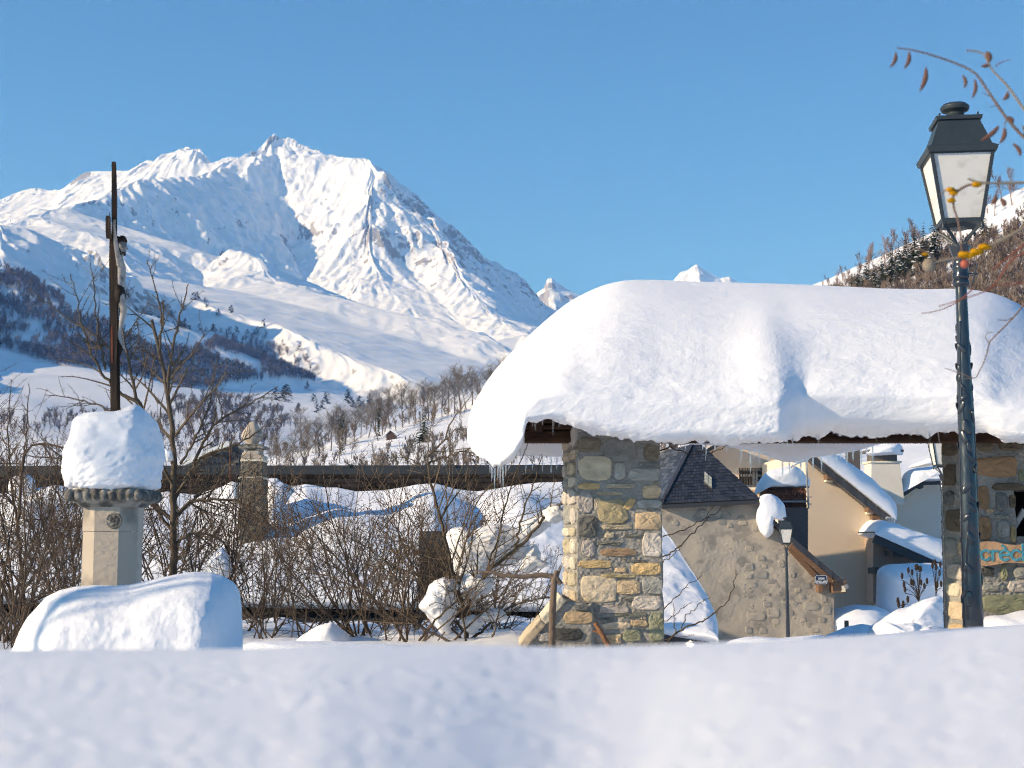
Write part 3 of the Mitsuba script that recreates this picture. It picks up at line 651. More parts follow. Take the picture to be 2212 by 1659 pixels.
    rag = np.exp(-((tt - 1.2) / .9) ** 2) * (fb(V * [1, .3, .3], 14., 3, 37) * .045 + fb(V, 42., 2, 40) * .014)
    V[..., 1] -= nz * .75; V[..., 2] += nz * .6 + rag
    V[..., 0] -= nz * np.exp(-((uu - 1013) / 90) ** 2) * 1.4
    n, m = V.shape[:2]
    return V.reshape(-1, 3), grid_faces(n, m)
def SSn(a, b, x): t = np.clip((x - a) / (b - a), 0, 1); return t * t * (3 - 2 * t)
put('snow_roof', shed_snow(), 'snow', smooth=True, label='huge rounded mass of snow covering the roof of the timber shed', cat='snow')

# ---- stones and mortar
STONE = {'b': (.12, .095, .065), 'g': (.145, .145, .135), 'y': (.26, .17, .075), 'c': (.40, .345, .235), 'h': (.26, .255, .225), 'o': (.42, .29, .13), 't': (.31, .26, .18), 'p': (.33, .29, .25), 'k': (.31, .25, .135), 'q': (.42, .31, .185),
         'd': (.065, .065, .060), 'e': (.10, .105, .085), 'w': (.44, .39, .33), 'r': (.25, .155, .085), 'z': (.46, .375, .26), 'm': (.20, .205, .13), 'l': (.52, .47, .36)}


def stone(c, u, v, n, w, h, seed, proud=.016, deep=.03, skew=0., sub=14):
    """A field stone set in a wall: c its centre on the wall, u and v along it, n outwards."""
    r = np.random.default_rng(seed); k = sub
    a = np.arange(k) * 2 * np.pi / k + r.uniform(-.12, .12, k)
    e = 2 / r.uniform(2.6, 4.6)
    ca, sa = np.cos(a), np.sin(a)
    x = np.sign(ca) * np.abs(ca) ** e * w / 2; y = np.sign(sa) * np.abs(sa) ** e * h / 2
    j = 1 + r.uniform(-.10, .07, k); x, y = x * j + skew * y, y * j
    cx, cy = r.uniform(-.12, .12) * w, r.uniform(-.12, .12) * h
    rings = [(1.02, -deep), (1.0, proud * .35), (.93, proud * .85), (.62, proud * r.uniform(.9, 1.35)), (.30, proud * r.uniform(.9, 1.4))]
    V = []
    for s, d in rings:
        jit = r.normal(0, .0022, k) if s < .95 else r.normal(0, .001, k)
        V.append(np.stack([cx * (1 - s) + x * s, cy * (1 - s) + y * s, d + jit], 1))
    V = np.vstack(V + [np.array([[cx, cy, proud * 1.1]])])
    f = []
    for q in range(len(rings) - 1):
        for i in range(k):
            j2 = (i + 1) % k; A, B, C, D = q * k + i, q * k + j2, (q + 1) * k + j2, (q + 1) * k + i
            f += [[A, B, C], [A, C, D]]
    o = (len(rings) - 1) * k
    f += [[o + i, o + (i + 1) % k, len(V) - 1] for i in range(k)]
    u, v, n = (np.asarray(q, float) for q in (u, v, n))
    return np.asarray(c, float) + V[:, :1] * u + V[:, 1:2] * v + V[:, 2:] * n, np.array(f)


def mortar_block(corners_bottom, corners_top, size=.035, amp=.012, seed=0):
    m = trimesh.Trimesh(*hexa([*corners_bottom, *corners_top])).subdivide_to_size(size, max_iter=20)
    m.merge_vertices(); v = np.array(m.vertices); nn = np.array(m.vertex_normals)
    return v + nn * (fb(v, 9., 4, seed) * amp + fb(v, 45., 2, seed + 3) * amp * .4)[:, None], np.array(m.faces)
mat('mortar', lambda p, n, uv: MIX((.19, .18, .16), (.38, .36, .315), FBM(p.x * 9, p.y * 9, p.z * 9, 4)) * (.72 + .5 * N(p.x * 90, p.y * 90, p.z * 90)), rough=.95, bump=lambda p, n, uv: FBM(p.x * 60, p.y * 60, p.z * 60, 3) * .02, eps=.003)

# first pillar: front face at Y = 8.5, its left side turned a little towards us
YP = 8.5
A0, A1 = at(1246, 1420, YP), at(1247, 905, YP); B0, B1 = at(1437, 1420, YP), at(1424, 905, YP)
C0, C1 = at(1218, 1420, 9.1), at(1216, 905, 9.1); D0, D1 = B0 + [0.02, .6, 0], B1 + [.02, .6, 0]
A0[2] = B0[2] = C0[2] = D0[2] = .85; A1[2] = B1[2] = C1[2] = D1[2] = pz(905, YP) + .03
put('mortar', mortar_block([A0, B0, D0, C0], [A1, B1, D1, C1], seed=5), 'mortar', shed, smooth=True)
Z5 = lambda zx, zy: (1080.1 + zx * .3418, 864 + zy * .3418)
FRONT = '''490,240,640,330,b 655,232,865,392,g 775,220,898,252,y 905,285,1008,390,b 493,350,712,507,c 720,395,790,506,h 803,430,1016,512,h 493,524,636,567,o 664,529,862,557,t 608,578,776,603,t 898,540,1018,622,q
488,585,587,714,p 593,612,640,704,t 606,628,802,778,k 785,622,848,694,o 858,632,1020,686,h 846,710,1022,823,q 636,788,838,820,t 493,733,618,872,d 662,838,722,874,c 786,848,914,869,e 900,838,1025,998,w 513,884,602,992,p
603,898,772,917,e 624,938,860,987,r 490,1012,712,1062,o 798,1008,922,1024,g 832,1028,1022,1108,o 722,1060,802,1090,q 640,1098,868,1124,k 500,1108,744,1284,z 734,1138,892,1227,q 898,1118,1030,1228,h 776,1253,912,1272,e
832,1234,1030,1327,w 628,1298,816,1347,p 716,1344,932,1370,e 626,1376,718,1395,g 648,1403,824,1448,z 826,1390,932,1432,q 936,1333,1040,1530,m 516,1433,602,1455,o 528,1463,650,1535,p 776,1448,892,1525,m 664,1478,768,1540,q
395,1335,590,1418,q 465,1293,566,1332,g 640,345,700,360,g 870,395,1010,425,g 500,205,630,232,g'''.split()
for k, s in enumerate(FRONT):
    x0, y0, x1, y1, c = s.split(','); x0, y0, x1, y1 = map(float, (x0, y0, x1, y1))
    if x1 < 600 and y0 > 1285 and x0 < 480: continue
    p0, p1 = Z5(x0, y0), Z5(x1, y1)
    a, b = at(p0[0], p0[1], YP), at(p1[0], p1[1], YP); ce = (a + b) / 2
    sk = -.22 if (x0, y0) == (606, 628) else .5 if (x0, y0) == (785, 622) else 0
    tput('stone', stone(ce, (1, 0, 0), (0, 0, 1), (0, -1, 0), b[0] - a[0], a[2] - b[2], 100 + k, proud=.013 if y1 - y0 > 60 else .010, skew=sk, sub=16), np.array(STONE[c]) * 1.12 + np.array([.05, .046, .038]), shed, var=.5, s=22., smooth=False)
nl = np.cross(C0 - A0, [0, 0, 1.]); nl /= np.linalg.norm(nl); nl *= -np.sign(nl @ [1, 0, 0]); ul = (A0 - C0) / np.linalg.norm(A0 - C0); wl = np.linalg.norm(A0 - C0)
yy = 920; k = 0
while yy < 1385:
    h = rnd.choice([22, 30, 40, 52, 34]); f0 = 0.02
    while f0 < .93:
        f1 = min(.98, f0 + rnd.uniform(.3, .62)); f1 = .98 if f1 > .8 else f1
        zc = (pz(yy, 8.8) + pz(yy + h, 8.8)) / 2
        ce = C0 + (A0 - C0) * (f0 + f1) / 2; ce[2] = zc
        tput('stone', stone(ce, ul, (0, 0, 1), nl, (f1 - f0) * wl * .95, (pz(yy, 8.8) - pz(yy + h, 8.8)) * .9, 300 + k, proud=.013, sub=12), np.array(STONE[rnd.choice('lczhwlzw')]) * .9 + .02, shed, var=.35, s=18.)
        f0 = f1 + .02; k += 1
    yy += h + 3
# the sloping buttress at its foot
q0, q1, q2 = at(1143, 1392, YP - .06), at(1222, 1300, YP - .06), at(1282, 1302, YP - .06)
q3 = at(1287, 1425, YP - .06); q4 = at(1120, 1425, YP - .06)
m = trimesh.Trimesh(*prism([q4, q3, q2, q1, q0], (0, 0, 0), (0, .62, 0))).subdivide_to_size(.05, max_iter=20); m.merge_vertices()
v = np.array(m.vertices); v += np.array(m.vertex_normals) * (fb(v, 9., 4, 8) * .010)[:, None]
put('mortar', (v, np.array(m.faces)), 'mortar', shed, smooth=True)
for k, (x0, y0, x1, y1, c) in enumerate(((398, 1335, 590, 1418, 'q'), (465, 1296, 566, 1330, 'g'), (330, 1440, 520, 1522, 'd'), (240, 1470, 318, 1525, 'w'))):
    a, b = at(*Z5(x0, y0), YP - .06), at(*Z5(x1, y1), YP - .06)
    tput('stone', stone((a + b) / 2, (1, 0, 0), (0, 0, 1), (0, -1, 0), b[0] - a[0], a[2] - b[2], 420 + k, proud=.014), STONE[c], shed, var=.3)
sl = (q1 - q0) / np.linalg.norm(q1 - q0); sn = np.array([-sl[2], 0, sl[0]])
L = np.linalg.norm(q1 - q0)
for k, (t0, t1, c) in enumerate(((-.12, .46, 'z'), (.47, 1.02, 'l'))):
    a, b = q0 + (q1 - q0) * t0, q0 + (q1 - q0) * t1
    m = trimesh.Trimesh(*hexa([a + [0, -.02, 0], b + [0, -.02, 0], b + [0, .64, 0], a + [0, .64, 0], *[q + sn * .045 for q in (a + [0, -.02, 0], b + [0, -.02, 0], b + [0, .64, 0], a + [0, .64, 0])]])).subdivide_to_size(.045, max_iter=20); m.merge_vertices()
    v = np.array(m.vertices); v += np.array(m.vertex_normals) * (fb(v, 11., 3, 60 + k) * .007)[:, None]
    tput('coping_stone', (v, np.array(m.faces)), np.array(STONE[c]) * .95, shed, var=.35, s=12., smooth=True)

# second pillar and the wall beside it
YQ = 8.75
a0, a1 = at(2097, 1420, YQ), at(2090, 925, YQ); b0, b1 = at(2660, 1420, YQ), at(2660, 925, YQ)
for q, z in ((a0, .85), (b0, .85), (a1, pz(915, YQ)), (b1, pz(915, YQ))): q[2] = z
a0[0] = a1[0] = (a0[0] + a1[0]) / 2
h0, h1 = at(2195, 1160, YQ), at(2300, 1056, YQ)       # the opening
def wallpiece(x0, x1, z0, z1, seed):
    put('mortar', mortar_block([(x0, YQ, z0), (x1, YQ, z0), (x1, YQ + .5, z0), (x0, YQ + .5, z0)], [(x0, YQ, z1), (x1, YQ, z1), (x1, YQ + .5, z1), (x0, YQ + .5, z1)], size=.05, seed=seed), 'mortar', shed, smooth=True)
wallpiece(a0[0], h0[0], .85, a1[2], 21); wallpiece(h1[0], b0[0], .85, a1[2], 22); wallpiece(h0[0] - .001, h1[0] + .001, .85, h0[2], 23); wallpiece(h0[0] - .001, h1[0] + .001, h1[2], a1[2], 24)
tput('opening_back', box(((h0[0] + h1[0]) / 2, YQ + .52, (h0[2] + h1[2]) / 2), (h1[0] - h0[0] + .1, .02, h1[2] - h0[2] + .1)), (.02, .018, .016), shed)
tput('opening_rail', beam((h0[0] + .02, YQ + .2, h0[2]), (h0[0] + .10, YQ + .12, h0[2] + .17), .03, .03, up=(0, 1, 0)), (.55, .53, .5), shed)
Z8 = lambda zx, zy: ((3500 + zx * .6327) / 1.8517, (1600 + zy * .6327) / 1.8517)
WALL = '''632,200,760,330,b 775,225,942,322,b 632,358,905,485,r 640,540,722,690,r 758,582,838,705,g 740,525,942,572,b 752,722,845,748,h 700,685,750,712,q 650,735,738,890,r 768,760,852,872,h 852,790,892,905,k 905,440,945,510,m
662,1058,755,1112,d 790,1040,838,1140,m 868,1050,1000,1128,h 672,1148,812,1210,h 838,1140,1010,1212,w 668,1228,1010,1352,m 845,600,888,680,b 1010,250,1250,380,r 1020,900,1200,1010,h 1030,1150,1250,1300,q 1250,420,1400,560,b'''.split()
for k, s in enumerate(WALL):
    x0, y0, x1, y1, c = s.split(','); p0, p1 = Z8(float(x0), float(y0)), Z8(float(x1), float(y1))
    a, b = at(p0[0], p0[1], YQ), at(p1[0], p1[1], YQ)
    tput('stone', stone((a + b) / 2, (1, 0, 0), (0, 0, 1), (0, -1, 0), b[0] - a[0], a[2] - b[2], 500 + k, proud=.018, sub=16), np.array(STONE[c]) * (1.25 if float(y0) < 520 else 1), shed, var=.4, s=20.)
for k, (f0, f1, y0, y1, c) in enumerate([(.05, .75, 940, 985, 'b'), (.1, .6, 1000, 1050, 'b'), (.05, .5, 1058, 1092, 'g'), (.55, .95, 1040, 1085, 'h'), (.1, .85, 1100, 1150, 'b'), (.05, .55, 1160, 1205, 'h'), (.6, .95, 1165, 1200, 'q'), (.1, .9, 1215, 1252, 'w'), (.05, .6, 1258, 1290, 'l'), (.65, .96, 1260, 1300, 'z'), (.1, .9, 1300, 1340, 'z'), (.1, .8, 1346, 1385, 'q')]):
    z0, z1 = pz(y1, YQ + .25), pz(y0, YQ + .25)
    tput('stone', stone((a0[0], YQ + .5 * (1 - (f0 + f1) / 2), (z0 + z1) / 2), (0, -1, 0), (0, 0, 1), (-1, 0, 0), (f1 - f0) * .48, (z1 - z0) * .95, 560 + k, proud=.016), STONE[c], shed, var=.35, s=20.)

# the painted board
cr = thing('wooden_sign', 'wavy wooden board with blue hand lettering on the right hand stone wall', 'sign')
YS = YQ - .05
edge_t = [(650, 905), (700, 893), (760, 896), (830, 912), (900, 918), (1000, 905), (1150, 915), (1300, 900), (1430, 930)]; edge_b = [(1430, 1020), (1300, 1035), (1150, 1025), (1000, 1035), (900, 1030), (830, 1028), (760, 1042), (700, 1050), (655, 1040)]
pl = [at(*Z8(x, y), YS) for x, y in edge_t + edge_b]
bm = trimesh.Trimesh(*extr([(q[0], q[2]) for q in pl], lambda x, y: (x, YS, y), (0, .03, 0))).subdivide_to_size(.03, max_iter=20)
tput('board', (np.array(bm.vertices), np.array(bm.faces)), (.43, .27, .16), cr, var=.35, s=9.)
def script_text(txt, x, z, h, y, depth):
    """Rounded lettering: each letter drawn as a broad-nibbed stroke."""
    import shapely.geometry as sg, shapely.ops as so, shapely.affinity as sa
    arc = lambda cx, cy, r, a, b, n=14, k=1.: [(cx + r * math.cos(math.radians(a + (b - a) * i / n)) * k, cy + r * math.sin(math.radians(a + (b - a) * i / n))) for i in range(n + 1)]
    G = {'c': ([arc(.42, .36, .36, 40, 320)], .80), 'r': ([[(.12, 0), (.12, .7)], arc(.36, .42, .26, 170, 55)], .62), 'e': ([arc(.40, .36, .36, 0, 310), [(.06, .36), (.75, .38)]], .84),
         'h': ([[(.12, 0), (.12, 1.15)], arc(.40, .36, .30, 165, 0) + [(.70, .04), (.80, 0)]], .92)}
    out = []
    for ch in txt:
        st, w = G['e' if ch in 'èe' else ch]
        for l in st: out.append(sg.LineString([(a + x / h, b) for a, b in l]).buffer(.085, cap_style=1))
        if ch == 'è': out.append(sg.LineString([(.25 + x / h, 1.08), (.48 + x / h, .86)]).buffer(.07))
        x += w * h
    g = sa.scale(so.unary_union(out), h, h, origin=(0, 0))
    return cat_([(lambda m: (np.stack([m.vertices[:, 0], y - m.vertices[:, 2] * depth, m.vertices[:, 1] + z], 1), np.asarray(m.faces)))(trimesh.creation.extrude_polygon(q, 1., engine='earcut')) for q in getattr(g, 'geoms', [g])])
p0 = at(*Z8(664, 1012), YS); hx = pz(Z8(0, 950)[1], YS) - p0[2]
tput('lettering', script_text('crèche', p0[0], p0[2], hx / .72, YS, .006), (.07, .27, .36), cr, var=.25)

# ---- icicles
scene['ice'] = {'type': 'dielectric', 'int_ior': 1.31, 'ext_ior': 1.0}
def icicle(px, py, Y, L, r, group, label):
    icicles.setdefault(group, []).append((px, py, Y, L, r, label))
icicles = {}
def make_icicle(px, py, Y, L, r, group, label):
    p = at(px, py, Y); L = L / FPX * Y; z = np.linspace(0, 1, 9)
    rad = r * (1 - z) ** .75 * (1 + .18 * np.sin(z * 26 + px)) + .0006
    c = np.stack([p[0] + fb(np.stack([z * 2, z * 0 + px, z * 0], -1), 1., 2, 5) * .004, p[1] + 0 * z, p[2] + .012 - z * (L + .012)], 1)
    put('icicle', tube(c, rad, 7, True), 'ice', smooth=True, label=label, cat='icicle', group=group)
# small chips set in the joints
cr_ = random.Random(9)
for k in range(46):
    zx, zy = cr_.uniform(500, 1010), cr_.uniform(215, 1520)
    if any(float(q.split(',')[0]) - 4 < zx < float(q.split(',')[2]) + 4 and float(q.split(',')[1]) - 3 < zy < float(q.split(',')[3]) + 3 for q in FRONT): continue
    c = at(*Z5(zx, zy), YP); w = cr_.uniform(.012, .045)
    tput('stone', stone(c, (1, 0, 0), (0, 0, 1), (0, -1, 0), w, w * cr_.uniform(.25, .6), 900 + k, proud=.007, sub=9), np.array(STONE[cr_.choice('qthegopz')]), shed, var=.3)
r_ = random.Random(5)
G1, G2, G3, G4 = 'icicles under the left end of the shed roof', 'icicles along the front beam of the shed', 'icicles along the rear eave of the shed', 'icicles under the snow left of the stone pillar'
for px, py, L in [(1048, 990, 18), (1058, 996, 26), (1062, 1000, 40), (1068, 1002, 58), (1075, 1002, 34), (1080, 1000, 48), (1086, 998, 60), (1092, 994, 36), (1100, 990, 26), (1108, 985, 20), (1117, 975, 24), (1124, 962, 34), (1131, 940, 30)]:
    icicle(px, py, 9.0, L, .0075, G1, 'icicle under the left end of the shed snow')
for px, py, L in [(1157, 910, 22), (1195, 912, 30), (1150, 908, 14), (1172, 909, 10), (1208, 914, 12), (1730, 928, 18), (1745, 920, 22), (1752, 918, 15), (1763, 915, 34), (1768, 915, 48), (1775, 914, 20), (1830, 913, 18), (1850, 913, 12), (1893, 912, 42), (1870, 912, 9), (1966, 914, 34), (1971, 914, 18), (1978, 914, 24), (2007, 914, 62), (2027, 914, 46), (2034, 914, 14), (2041, 914, 30), (1690, 948, 20), (1701, 945, 26), (1712, 938, 30)]:
    icicle(px, py, 8.22, L, .0055, G2, 'icicle on the front edge of the shed roof')
for px, py, L in [(1570, 966, 12), (1600, 970, 30), (1620, 974, 52), (1628, 976, 18), (1640, 978, 26), (1660, 985, 16), (1690, 1000, 34), (1705, 1002, 22), (1730, 996, 40), (1742, 992, 24), (1756, 990, 30), (1774, 986, 36), (1790, 982, 26), (1806, 980, 46), (1815, 978, 18), (1829, 976, 30), (1842, 974, 22), (1860, 970, 38), (1885, 963, 46), (1872, 967, 20), (1545, 962, 14), (1518, 960, 12), (1480, 960, 10)] + [(x, 990, r_.uniform(8, 22)) for x in (1490, 1500)][:0]:
    icicle(px, py, 11.65, L, .008, G3, 'icicle on the rear eave snow of the shed')
icicle(1524, 950, 8.3, 46, .006, G2, 'icicle on the front edge of the shed roof')
for k in range(16):
    px = 1135 + k * 5.1 + r_.uniform(-1.5, 1.5); icicle(px, 986 + r_.uniform(-2, 3), 11.65, r_.choice([8, 12, 18, 26, 34]), .006, G4, 'icicle under the rear snow beside the stone pillar')
# ------------------------------------------------------------------ street lamps
LZ = lambda py: pz(py, 7.1) - EYE
mat('lamp_paint', lambda p, n, uv: MIX((.020, .030, .037), (.034, .048, .056), FBM(p.x * 20, p.y * 20, p.z * 8, 3)), rough=.5, spec=.5)
mat('lamp_gloss', (.010, .014, .021), rough=.17, spec=.8, coat=.8, bump=lambda p, n, uv: FBM(p.x * 30, p.y * 30, p.z * 12, 2) * .006, eps=.003)
mat('opal_pane', lambda p, n, uv: MIX((.66, .64, .58), (.52, .49, .43), SS(.5, .8, FBM(p.x * 14, p.y * 14, p.z * 14, 4))), rough=.35, spec=.5)
Z = {k: LZ(v) for k, v in dict(cap=226, capr=236, capb=246, neck=256, flare=262, ptop=266, pbot=274, reave=334, eave=341, gtop=350, gbot=484, frame=492, floor=499, arm=535, collar=541).items()}


def frustum(z0, h0, z1, h1): return hexa([(-h0, -h0, z0), (h0, -h0, z0), (h0, h0, z0), (-h0, h0, z0), (-h1, -h1, z1), (h1, -h1, z1), (h1, h1, z1), (-h1, h1, z1)])


def lamp(name, label, X, Y, z0, rz, s, ground, group=None, vine=True):
    """A cast iron post with a four sided lantern; z0 is the height of local zero (the eye's height for the nearest one)."""
    t = thing(name, label, 'street lamp', group)
    M = lambda m: move(m, (X, Y, z0), rz, s)
    P = lambda nm, m, mt, parent=None, **k: put(nm, M(m), mt, parent or t, **k)
    base = (ground - z0) / s
    # post
    zt = LZ(622)
    prof = [(.050, base - .3), (.050, LZ(1350)), (.0465, LZ(1200)), (.040, LZ(980)), (.032, LZ(760)), (.0285, LZ(640)), (.0285, zt)]
    P('post', lathe(prof, 28), 'lamp_gloss', smooth=40)
    zc = lambda py: LZ(py)
    P('collar', lathe([(.030, zc(626)), (.040, zc(622)), (.042, zc(617)), (.040, zc(612)), (.035, zc(609)), (.041, zc(606)), (.042, zc(602)), (.038, zc(598)), (.037, zc(590)), (.040, zc(586)), (.040, zc(581)), (.036, zc(577)), (.032, zc(570)), (.038, zc(560)), (.047, zc(548)), (.052, zc(541)), (.052, zc(537)), (.02, zc(535))], 28), 'lamp_gloss', smooth=40)
    if vine:
        r = random.Random(3); V = []
        for w in range(3):
            z = np.linspace(LZ(1345), LZ(700), 150); a = -1.95 + 2.1 * w + .38 * np.sin(z * 5.5 + 2 * w)
            rr = np.interp(z, [LZ(1350), LZ(1200), LZ(980), LZ(760), LZ(640)], [.050, .0465, .040, .032, .0285])
            V.append(tube(np.stack([np.cos(a) * rr, np.sin(a) * rr, z], 1), .0052, 5))
            for i in range(4, 148, 5):
                if r.random() < .35: continue
                aa = a[i] + r.choice([-1, 1]) * .28; l = r.uniform(.018, .034); q = np.array([math.cos(aa) * rr[i], math.sin(aa) * rr[i], z[i] + .012])
                b = trimesh.creation.icosphere(1, 1.0); v = np.array(b.vertices) * [.0065, l * .55, l * 1.25]
                tl = r.uniform(-.8, .8); v = v @ np.array([[1, 0, 0], [0, math.cos(tl), math.sin(tl)], [0, -math.sin(tl), math.cos(tl)]])
                ca, sa = math.cos(aa), math.sin(aa); v = v @ np.array([[ca, sa, 0], [-sa, ca, 0], [0, 0, 1]])
                V.append((v + q, np.array(b.faces)))
        P('vine_relief', cat_(V), 'lamp_gloss', smooth=50)
    # clamp and small lever on the neck
    P('clamp_screw', beam((.03, 0, zc(596)), (.085, -.01, zc(599)), .008, .008), 'lamp_gloss')
    P('clamp_tab', beam((.052, -.012, zc(624)), (.083, -.012, zc(575)), .004, .016, up=(0, 1, 0)), 'lamp_paint')
    # four curved arms
    for k in range(4):
        a = math.pi / 4 + k * math.pi / 2; R = np.array([math.cos(a), math.sin(a)])
        pts = smooth_curve([(.030, LZ(541)), (.034, LZ(530)), (.062, LZ(518)), (.098, LZ(506)), (.128, LZ(497)), (.131, LZ(486))], 18)
        P('arm', tube(np.stack([R[0] * pts[:, 0], R[1] * pts[:, 0], pts[:, 1]], 1), .0085, 6, True), 'lamp_paint', smooth=50)
        P('finial', move(lathe([(.002, -.03), (.006, -.022), (.008, -.012), (.006, -.004), (.004, .004)], 10), (R[0] * .135, R[1] * .135, LZ(496))), 'lamp_paint')
    hb, ht = .097, .150                       # lantern half widths, bottom and top
    P('base_frame', cat_([frustum(Z['frame'], hb + .004, Z['gbot'], hb + .008)]), 'lamp_paint')
    P('floor_plate', lathe([(.012, Z['floor'] - .002), (.07, Z['floor']), (.088, Z['frame'])], 4), 'lamp_paint', smooth=False)
    for k in range(4):                        # corner posts and panes
        ca, sa = [(1, 1), (-1, 1), (-1, -1), (1, -1)][k]
        P('corner_bar', beam((ca * hb, sa * hb, Z['gbot']), (ca * ht, sa * ht, Z['gtop']), .017, .017, up=(1, 0, 0)), 'lamp_paint')
        a = k * math.pi / 2
        pane = frustum(0, 1, 1, 1); nb, nt, o = hb - .006, ht - .006, .0
        v = np.array([(-nb, -hb + .002, Z['gbot']), (nb, -hb + .002, Z['gbot']), (nb, -hb + .008, Z['gbot']), (-nb, -hb + .008, Z['gbot']), (-nt, -ht + .002, Z['gtop']), (nt, -ht + .002, Z['gtop']), (nt, -ht + .008, Z['gtop']), (-nt, -ht + .008, Z['gtop'])])
        P('pane', move(hexa(v), rz=a), 'opal_pane', smooth=False)
        P('top_rail', move(box((0, -ht + .0, Z['gtop'] + .008), (2 * ht, .016, .02)), rz=a), 'lamp_paint')
    P('eave', frustum(Z['gtop'] + .004, .168, Z['eave'] + .008, .176), 'lamp_paint', smooth=False)
    P('roof', cat_([frustum(Z['eave'] + .008, .172, Z['reave'] + .006, .153), frustum(Z['reave'] + .006, .150, Z['pbot'], .101)]), 'lamp_paint', smooth=False)
    P('top_plate', frustum(Z['pbot'] + .001, .112, Z['ptop'], .116), 'lamp_paint', smooth=False)
    for q in ((1, 1), (-1, 1), (-1, -1), (1, -1)):
        P('knob', move(lathe([(.004, 0), (.004, .008), (.006, .012), (.005, .018), (.001, .021)], 8), (q[0] * .095, q[1] * .095, Z['ptop'])), 'lamp_paint')
    P('chimney_cap', lathe([(.088, Z['ptop']), (.084, Z['ptop'] + .006), (.060, Z['flare'] + .006), (.047, Z['neck'] + .004), (.044, Z['neck'] + .016), (.050, Z['capb'] - .002), (.068, Z['capb'] + .006), (.074, Z['capr'] - .006), (.074, Z['capr']), (.060, Z['cap'] - .010), (.030, Z['cap'] - .002), (.001, Z['cap'])], 36), 'lamp_paint', smooth=40)
    return t


def lamp_at(name, label, px, Y, py_eave, rz, s, vine, base_py=1420):
    X = float(at(px, py_eave, Y)[0]); zt = float(at(px, py_eave, Y)[2]) - Z['gtop'] * s
    return lamp(name, label, X, Y, zt, rz, s, pz(base_py, Y), vine=vine)
lamp_at('street_lamp', 'tall dark blue street lamp with opal lantern right of the open shed, nearest', 2066.5, 7.12, 346, math.radians(-7), 1.0, True)
lamp_at('street_lamp', 'street lamp behind the shed, its lantern half hidden by the right stone pillar', 2034, 18.4, 950, math.radians(-4), 1.0, True, 1400)
lamp_at('street_lamp', 'small dark green street lamp in front of the grey plastered stone house', 1697.5, 35.2, 1143.5, math.radians(-8), 1.0, False, 1395)
# ------------------------------------------------------------------ wayside cross on its pedestal
YC = 5.5
K = (YC + .12) / FPX
cx = lambda px, py=1000, Y=YC + .12: float(at(px, py, Y)[0])
mat('pale_stone', lambda p, n, uv: MIX(MIX((.40, .34, .27), (.50, .43, .34), FBM(p.x * 7, p.y * 7, p.z * 4, 4)), (.16, .15, .13), SS(.50, .74, FBM(p.x * 11, p.y * 11, p.z * 7 + 3, 4)) * .7), rough=.85, bump=lambda p, n, uv: FBM(p.x * 60, p.y * 60, p.z * 60, 3) * .004, eps=.002)
mat('weathered_stone', lambda p, n, uv: MIX((.09, .085, .075), (.30, .28, .24), SS(.35, .65, FBM(p.x * 24, p.y * 24, p.z * 24, 4))), rough=.9, bump=lambda p, n, uv: FBM(p.x * 80, p.y * 80, p.z * 80, 3) * .006, eps=.002)
mat('old_wood', lambda p, n, uv: MIX((.016, .012, .010), (.045, .028, .018), FBM(p.x * 90, p.y * 90, p.z * 6, 3)), rough=.8, bump=lambda p, n, uv: FBM(p.x * 160, p.y * 160, p.z * 9, 2) * .004, eps=.001)
mat('rust', (.16, .05, .03), rough=.85)
mat('pale_paint', lambda p, n, uv: MIX((.42, .38, .33), (.20, .18, .16), SS(.48, .68, FBM(p.x * 40, p.y * 40, p.z * 25, 4))), rough=.6)

ped = thing('pedestal', 'pale octagonal stone pedestal with a carved rosette and a ribbed capital', 'pedestal')
pcx = cx(243.5, 1180)
def octagon(hw, cham, z0, z1, rz=.0):
    o = [(-hw + cham, -hw), (hw - cham, -hw), (hw, -hw + cham), (hw, hw - cham), (hw - cham, hw), (-hw + cham, hw), (-hw, hw - cham), (-hw, -hw + cham)]
    return move(prism([(a, b, 0) for a, b in o], (0, 0, z0), (0, 0, z1)), (pcx, YC + .12, 0), rz)
hw = 58.5 * K * .985
zb, zj, zt = pz(1420, YC), pz(1148, YC), pz(1094, YC)
def soft(m, sz, amp, seed):
    t = trimesh.Trimesh(*m).subdivide_to_size(sz, max_iter=20); t.merge_vertices(); v = np.array(t.vertices)
    return v + np.array(t.vertex_normals) * (fb(v, 14., 4, seed) * amp)[:, None], np.array(t.faces)
RZP = math.radians(2)
put('shaft', soft(octagon(hw, hw * .56, zb, zj - .0008, RZP), .02, .0012, 2), 'pale_stone', ped, smooth=25)
put('shaft_block', soft(octagon(hw * 1.015, hw * .57, zj + .0008, zt, RZP), .02, .0014, 4), 'pale_stone', ped, smooth=25)
# rosette: a raised ring with petals on the front
rc = at(246, 1125, YC + .12 - hw * 1.015)
R = 15.5 * K
a = np.linspace(0, 2 * np.pi, 33)
ros = [tube(np.stack([rc[0] + R * np.cos(a), rc[1] + 0 * a, rc[2] + R * np.sin(a)], 1), .0038, 6)]
for k in range(6):
    b = k * math.pi / 3 + .3; s = trimesh.creation.icosphere(2, 1.0); v = np.array(s.vertices) * [R * .30, .005, R * .30] + [rc[0] + R * .52 * math.cos(b), rc[1], rc[2] + R * .52 * math.sin(b)]
    ros.append((v, np.array(s.faces)))
s = trimesh.creation.icosphere(2, 1.0); ros.append((np.array(s.vertices) * [R * .2, .006, R * .2] + rc, np.array(s.faces)))
put('rosette', cat_(ros), 'weathered_stone', ped, smooth=40)
